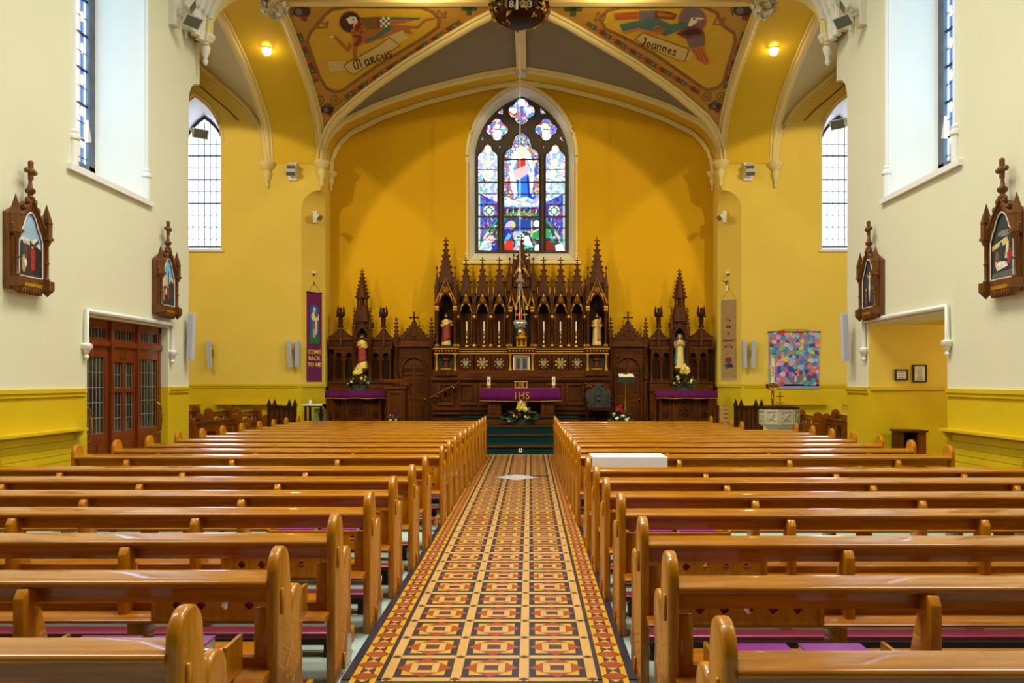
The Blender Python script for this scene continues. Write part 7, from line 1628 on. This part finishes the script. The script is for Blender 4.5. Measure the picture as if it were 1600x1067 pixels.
put('mauve_robe', MB().prism([(-.05, ZB(501)), (.02, ZB(501)), (.025, ZB(514)), (-.06, ZB(514))], xz, -.016, -.004), bc('mauve', (128, 96, 134))); put('legs', MB().prism([(-.05, ZB(514)), (.02, ZB(514)), (.02, ZB(527)), (-.0, ZB(528)), (-.045, ZB(527))], xz, -.0165, -.004), bc('flesh', (214, 156, 116)))
put('face', MB().prism(oval(-.0, ZB(485), .035, .055), xz, -.017, -.004), bc('face', (226, 188, 150))); put('head_cloth', MB().prism([(-.04, ZB(486)), (-.03, ZB(481)), (0, ZB(480)), (.03, ZB(482)), (.02, ZB(484)), (-.02, ZB(484))], xz, -.018, -.004), bc('head cloth', (238, 228, 200))); put('lamb', MB().prism([(.0, ZB(489)), (.03, ZB(486)), (.09, ZB(490)), (.1, ZB(495)), (.02, ZB(495))], xz, -.019, -.004), bc('brown', (128, 92, 84))); put('gold_stripe', MB().prism([(.055, ZB(500)), (.085, ZB(499)), (.08, ZB(518)), (.06, ZB(518))], xz, -.019, -.004), bc('gold', (206, 158, 40)))
M['letter'] = mat('yellow letters', (236, 204, 40), .7)
for wd, py in (('COME', 550), ('BACK', 560), ('TO ME', 570)):
    text_mesh(wd, .15, lambda x, y, z, py=py: (x * .86, -.006 - z, ZB(py) + y * .95), 'lettering', M['letter'], t, .0025, local=True)
t, put, yb_ = banner(1, 'tall beige banner lettered Do this in memory of Me on the right pier', None, 0)
put('cloth', MB().box(-bw, bw, -.004, .004, ZB(592), ZB(468)), mat('banner beige', (172, 142, 92), .85, var=.05, vs=8)); put('rod', MB().tube([(-bw - .01, 0, ZB(468)), (bw + .01, 0, ZB(468))], .012, 6), M['speaker']); put('lower_rod', MB().tube([(-bw, 0, ZB(592)), (bw, 0, ZB(592))], .01, 6), M['speaker'])
put('hanging_cord', MB().tube([(-bw + .02, 0, ZB(467)), (0, .015, ZB(449)), (bw - .02, 0, ZB(467))], .003, 4), M['oak'])
lr, lo_ = mat('dark red letters', (120, 24, 44), .7), mat('orange letters', (206, 84, 20), .7)
for wd, dx, py, m in (('D', -.03, 499, lo_), ('o', .045, 500.2, lr), ('this', 0, 510, lr), ('in', 0, 520.5, lr), ('memory', 0, 531.5, lr), ('of', -.085, 541.5, lr), ('M', .03, 540.5, lo_), ('e', .105, 541.8, lr)):
    text_mesh(wd, .13 if wd in 'DM' else .115, lambda x, y, z, py=py, dx=dx: (dx + x * .9, -.006 - z, ZB(py) + y), 'lettering', m, t, .004, local=True)
put('wheat_ear', MB().prism([(-.07, ZB(553)), (-.03, ZB(549)), (.04, ZB(549.5)), (.0, ZB(551)), (-.05, ZB(555))], xz, -.008, -.004), bc('wheat', (176, 116, 40))); put('bread', MB().prism(oval(.0, ZB(563), .1, .085, 14), xz, -.01, -.004), bc('bread', (122, 66, 28))); put('grapes', MB().prism([(-.06, ZB(569)), (.1, ZB(568)), (.14, ZB(574)), (.04, ZB(574)), (-.04, ZB(573))], xz, -.012, -.004), bc('grape', (52, 34, 92))); put('vine_leaf', MB().prism([(-.12, ZB(568)), (-.05, ZB(570)), (.02, ZB(575)), (-.06, ZB(576))], xz, -.013, -.004), bc('leaf', (22, 98, 84)))
# small fittings on the piers
def onpier(side, px): pass
for side, px, nm in ((-1, 491, 'left'), (1, 1137, 'right')):
    p = P(px, 428, 21.42); t = thing('security_camera', 'tiny white dome camera high on the %s pier above the banner' % nm, 'camera', p); MB().lathe([(.05, 0), (.05, .05), (.03, .07)], p, 12).build('base', M['white'], t, 40); MB().ball(p + Vector((0, -.02, .0)), .035, 10, 6).build('lens_dome', M['black'], t, 60)
p = P(1134, 441, 21.40); t = thing('wall_bracket', 'small metal hook bracket with hanging pale tag above the beige banner', 'bracket', p)
MB().tube([p + Vector((.07, .1, .06)), p + Vector((.03, 0, .0)), p + Vector((-.1, -.05, .03))], .012, 6).tube([p + Vector((0, 0, 0)), p + Vector((.03, 0, -.12))], .015, 6).build('arm', M['black'], t); MB().box(p.x + .01, p.x + .04, p.y - .03, p.y - .01, p.z - .22, p.z - .08).build('pale_tag', M['wax'], t)
# column speakers
def speaker(px, pyt, pyb, Y, lean, wpx, label, wall=None, yaw=0):
    w_ = wpx * Y / F; z0, z1 = zw(pyb, Y), zw(pyt, Y); x = xw(px, Y)
    t = thing('column_speaker', label, 'loudspeaker', (x, Y, z0), 'slim column loudspeakers', yaw)
    def put(nm, b, m): o = link(nm, b.mesh(nm, m), None); o.parent = t; return o
    h = z1 - z0; put('cabinet', MB().prism([(-w_ / 2 + 0, 0), (w_ / 2, 0), (w_ / 2 + lean * h, h), (-w_ / 2 + lean * h, h)], lambda a, z, d: (a, d, z), -.05, .05), M['speaker'])
    put('grille', MB().prism([(-w_ * .4 + lean * h * .03, h * .03), (w_ * .4 + lean * h * .03, h * .03), (w_ * .4 + lean * h * .97, h * .97), (-w_ * .4 + lean * h * .97, h * .97)], lambda a, z, d: (a, d, z), -.056, -.05), mat('speaker grille', (176, 180, 190), .7, bump=.3, bs=200))
    put('bracket', MB().box(-.02, .02, .04, .13, h * .35, h * .65), M['black'])
speaker(297.5, 490, 563, 13.2, .03, 9, 'slim white speaker on the left nave corner beside the glazed doors')
speaker(1321, 490, 565, 12.85, -.03, 9, 'slim white speaker on the right nave corner beside the porch')
speaker(328.5, 531, 574, 21.05, -.06, 6, 'slim grey speaker alone on the left transept wall')
speaker(454, 531, 573, 21.05, -.06, 6, 'slim grey speaker, left one of the pair by the purple banner'); speaker(464.5, 531, 573, 21.05, .02, 6, 'slim grey speaker, right one of the pair by the purple banner')
speaker(1164, 531, 574, 21.05, -.03, 6, 'slim grey speaker, left one of the pair by the beige banner'); speaker(1176, 531, 574, 21.05, .05, 6, 'slim grey speaker, right one of the pair by the beige banner')
# floodlights
def flood(t, c, aim, w_, h_, d_):
    c = Vector(c); a = (Vector(aim) - c).normalized(); R = a.to_track_quat('-Y', 'Z').to_matrix().to_4x4(); R.translation = c
    b = MB(); b.prism([(-w_ / 2, -h_ / 2), (w_ / 2, -h_ / 2), (w_ / 2, h_ / 2), (-w_ / 2, h_ / 2)], lambda x, z, d: R @ Vector((x * (.7 if d > 0 else 1), d, z * (.6 if d > 0 else 1))), -d_ / 2, d_ / 2); o = b.build('lamp_head', M['fitting'], t)
    b = MB(); b.prism([(-w_ * .42, -h_ * .4), (w_ * .42, -h_ * .4), (w_ * .42, h_ * .4), (-w_ * .42, h_ * .4)], lambda x, z, d: R @ Vector((x, d, z)), -d_ / 2 - .006, -d_ / 2 + .001); b.build('lamp_glass', M['lampglass'], o)
    return c
def fl_thing(label, base, heads, plate):
    t = thing('floodlight', label, 'floodlight', base, 'cream floodlights')
    MB().box(*plate).build('mounting_plate', M['fitting'], t)
    pc = Vector(((plate[0] + plate[1]) / 2, (plate[2] + plate[3]) / 2, (plate[4] + plate[5]) / 2))
    for c, aim, w_, h_, d_ in heads:
        flood(t, c, aim, w_, h_, d_); MB().tube([pc, c], .02, 6).build('arm', M['fitting'], t)
for s, nm in ((-1, 'left'), (1, 'right')):
    xw0 = XL if s < 0 else XR
    yy = 12.72 if s < 0 else 12.5
    z = zw(22, yy)
    fl_thing('pair of cream floodlights high on the %s nave corner' % nm, (xw0 - s * .05, yy, z), [((xw0 - s * .28, yy + .05, zw(29, yy)), (xw0 - s * 2.2, yy - 1.2, 4.6), .30, .20, .10), ((xw0 - s * .26, yy + .05, zw(6, yy)), (xw0 - s * 3, yy + 1.0, 5.5), .32, .18, .10)], (min(xw0, xw0 - s * .1), max(xw0, xw0 - s * .1), yy - .1, yy + .06, zw(42, yy), zw(-6, yy)))
    pxp = 457 if s < 0 else 1170
    x = xw(pxp, 21.1)
    fl_thing('pair of cream floodlights under the string on the %s pier' % nm, (x, 21.15, zw(262, 21.15)), [((x, 20.95, zw(268, 20.95)), (x - s * .6, 17, 1), .24, .14, .16), ((x, 20.97, zw(259, 20.97)), (x - s * 1.0, 17, 3), .22, .12, .14)], (x - .12, x + .1, 21.13, 21.2, zw(282, 21.15), zw(254, 21.15)))
    pxp = 491 if s < 0 else 1133
    x = xw(pxp, 21.3)
    fl_thing('cream floodlight in the rounded recess of the %s pier' % nm, (x, 21.3, zw(345, 21.3)), [((x - s * .12, 21.15, zw(338, 21.15)), (-.2, 20, 2), .24, .15, .16)], (x - .05, x + .05, 21.36, 21.46, zw(348, 21.4), zw(330, 21.4)))
    px_, py_, Yf = (311, 207, 14.6) if s < 0 else (1312, 192, 14.4)
    c = P(px_, py_, Yf); xh = XC + s * 5.95
    fl_thing('cream floodlight in front of the %s transept lancet window' % nm, (c.x, c.y, c.z), [(c, (c.x - s * 1.6, 12.6, c.z - 1.2), .27, .17, .2)], (min(c.x + s * .25, c.x + s * .4), max(c.x + s * .25, c.x + s * .4), (13.81 if s < 0 else 13.64), (13.87 if s < 0 else 13.70), c.z - .1, c.z + .1))
    # recessed arch lamp: glowing lens
    x, y = XC + s * 5.65, 18.83; z = fz(vY(y)) - .075
    t = thing('arch_lamp', 'glowing round lamp set in the broad yellow arch at %s' % nm, 'lamp', (x, y, z)); MB().lathe([(.11, 0), (.12, -.03), (.09, -.05)], (x, y, z + .02), 16).build('rim', M['fitting'], t, 40)
    MB().ball((x, y, z - .06), .095, 12, 8).build('glowing_lens', mat('lamp glow', (255, 236, 190), .3, emit=30), t, 60)
# white numerals on the crowning boss
for ch, px in (('8', 799), ('2', 817.5), ('3', 828)):
    text_mesh(ch, .21, lambda x, y, z, px=px: (xw(px, 16.74) + x, 16.74 - z, zw(6.5, 16.74) + y * .9), 'numeral', M['whiterib'], bpy.data.objects['ceiling_boss'], .004)
MB().tube([P(808, -10, 16.72), P(808, 14, 16.72)], .022, 8).build('cord_rose', M['whiterib'], bpy.data.objects['ceiling_boss'])
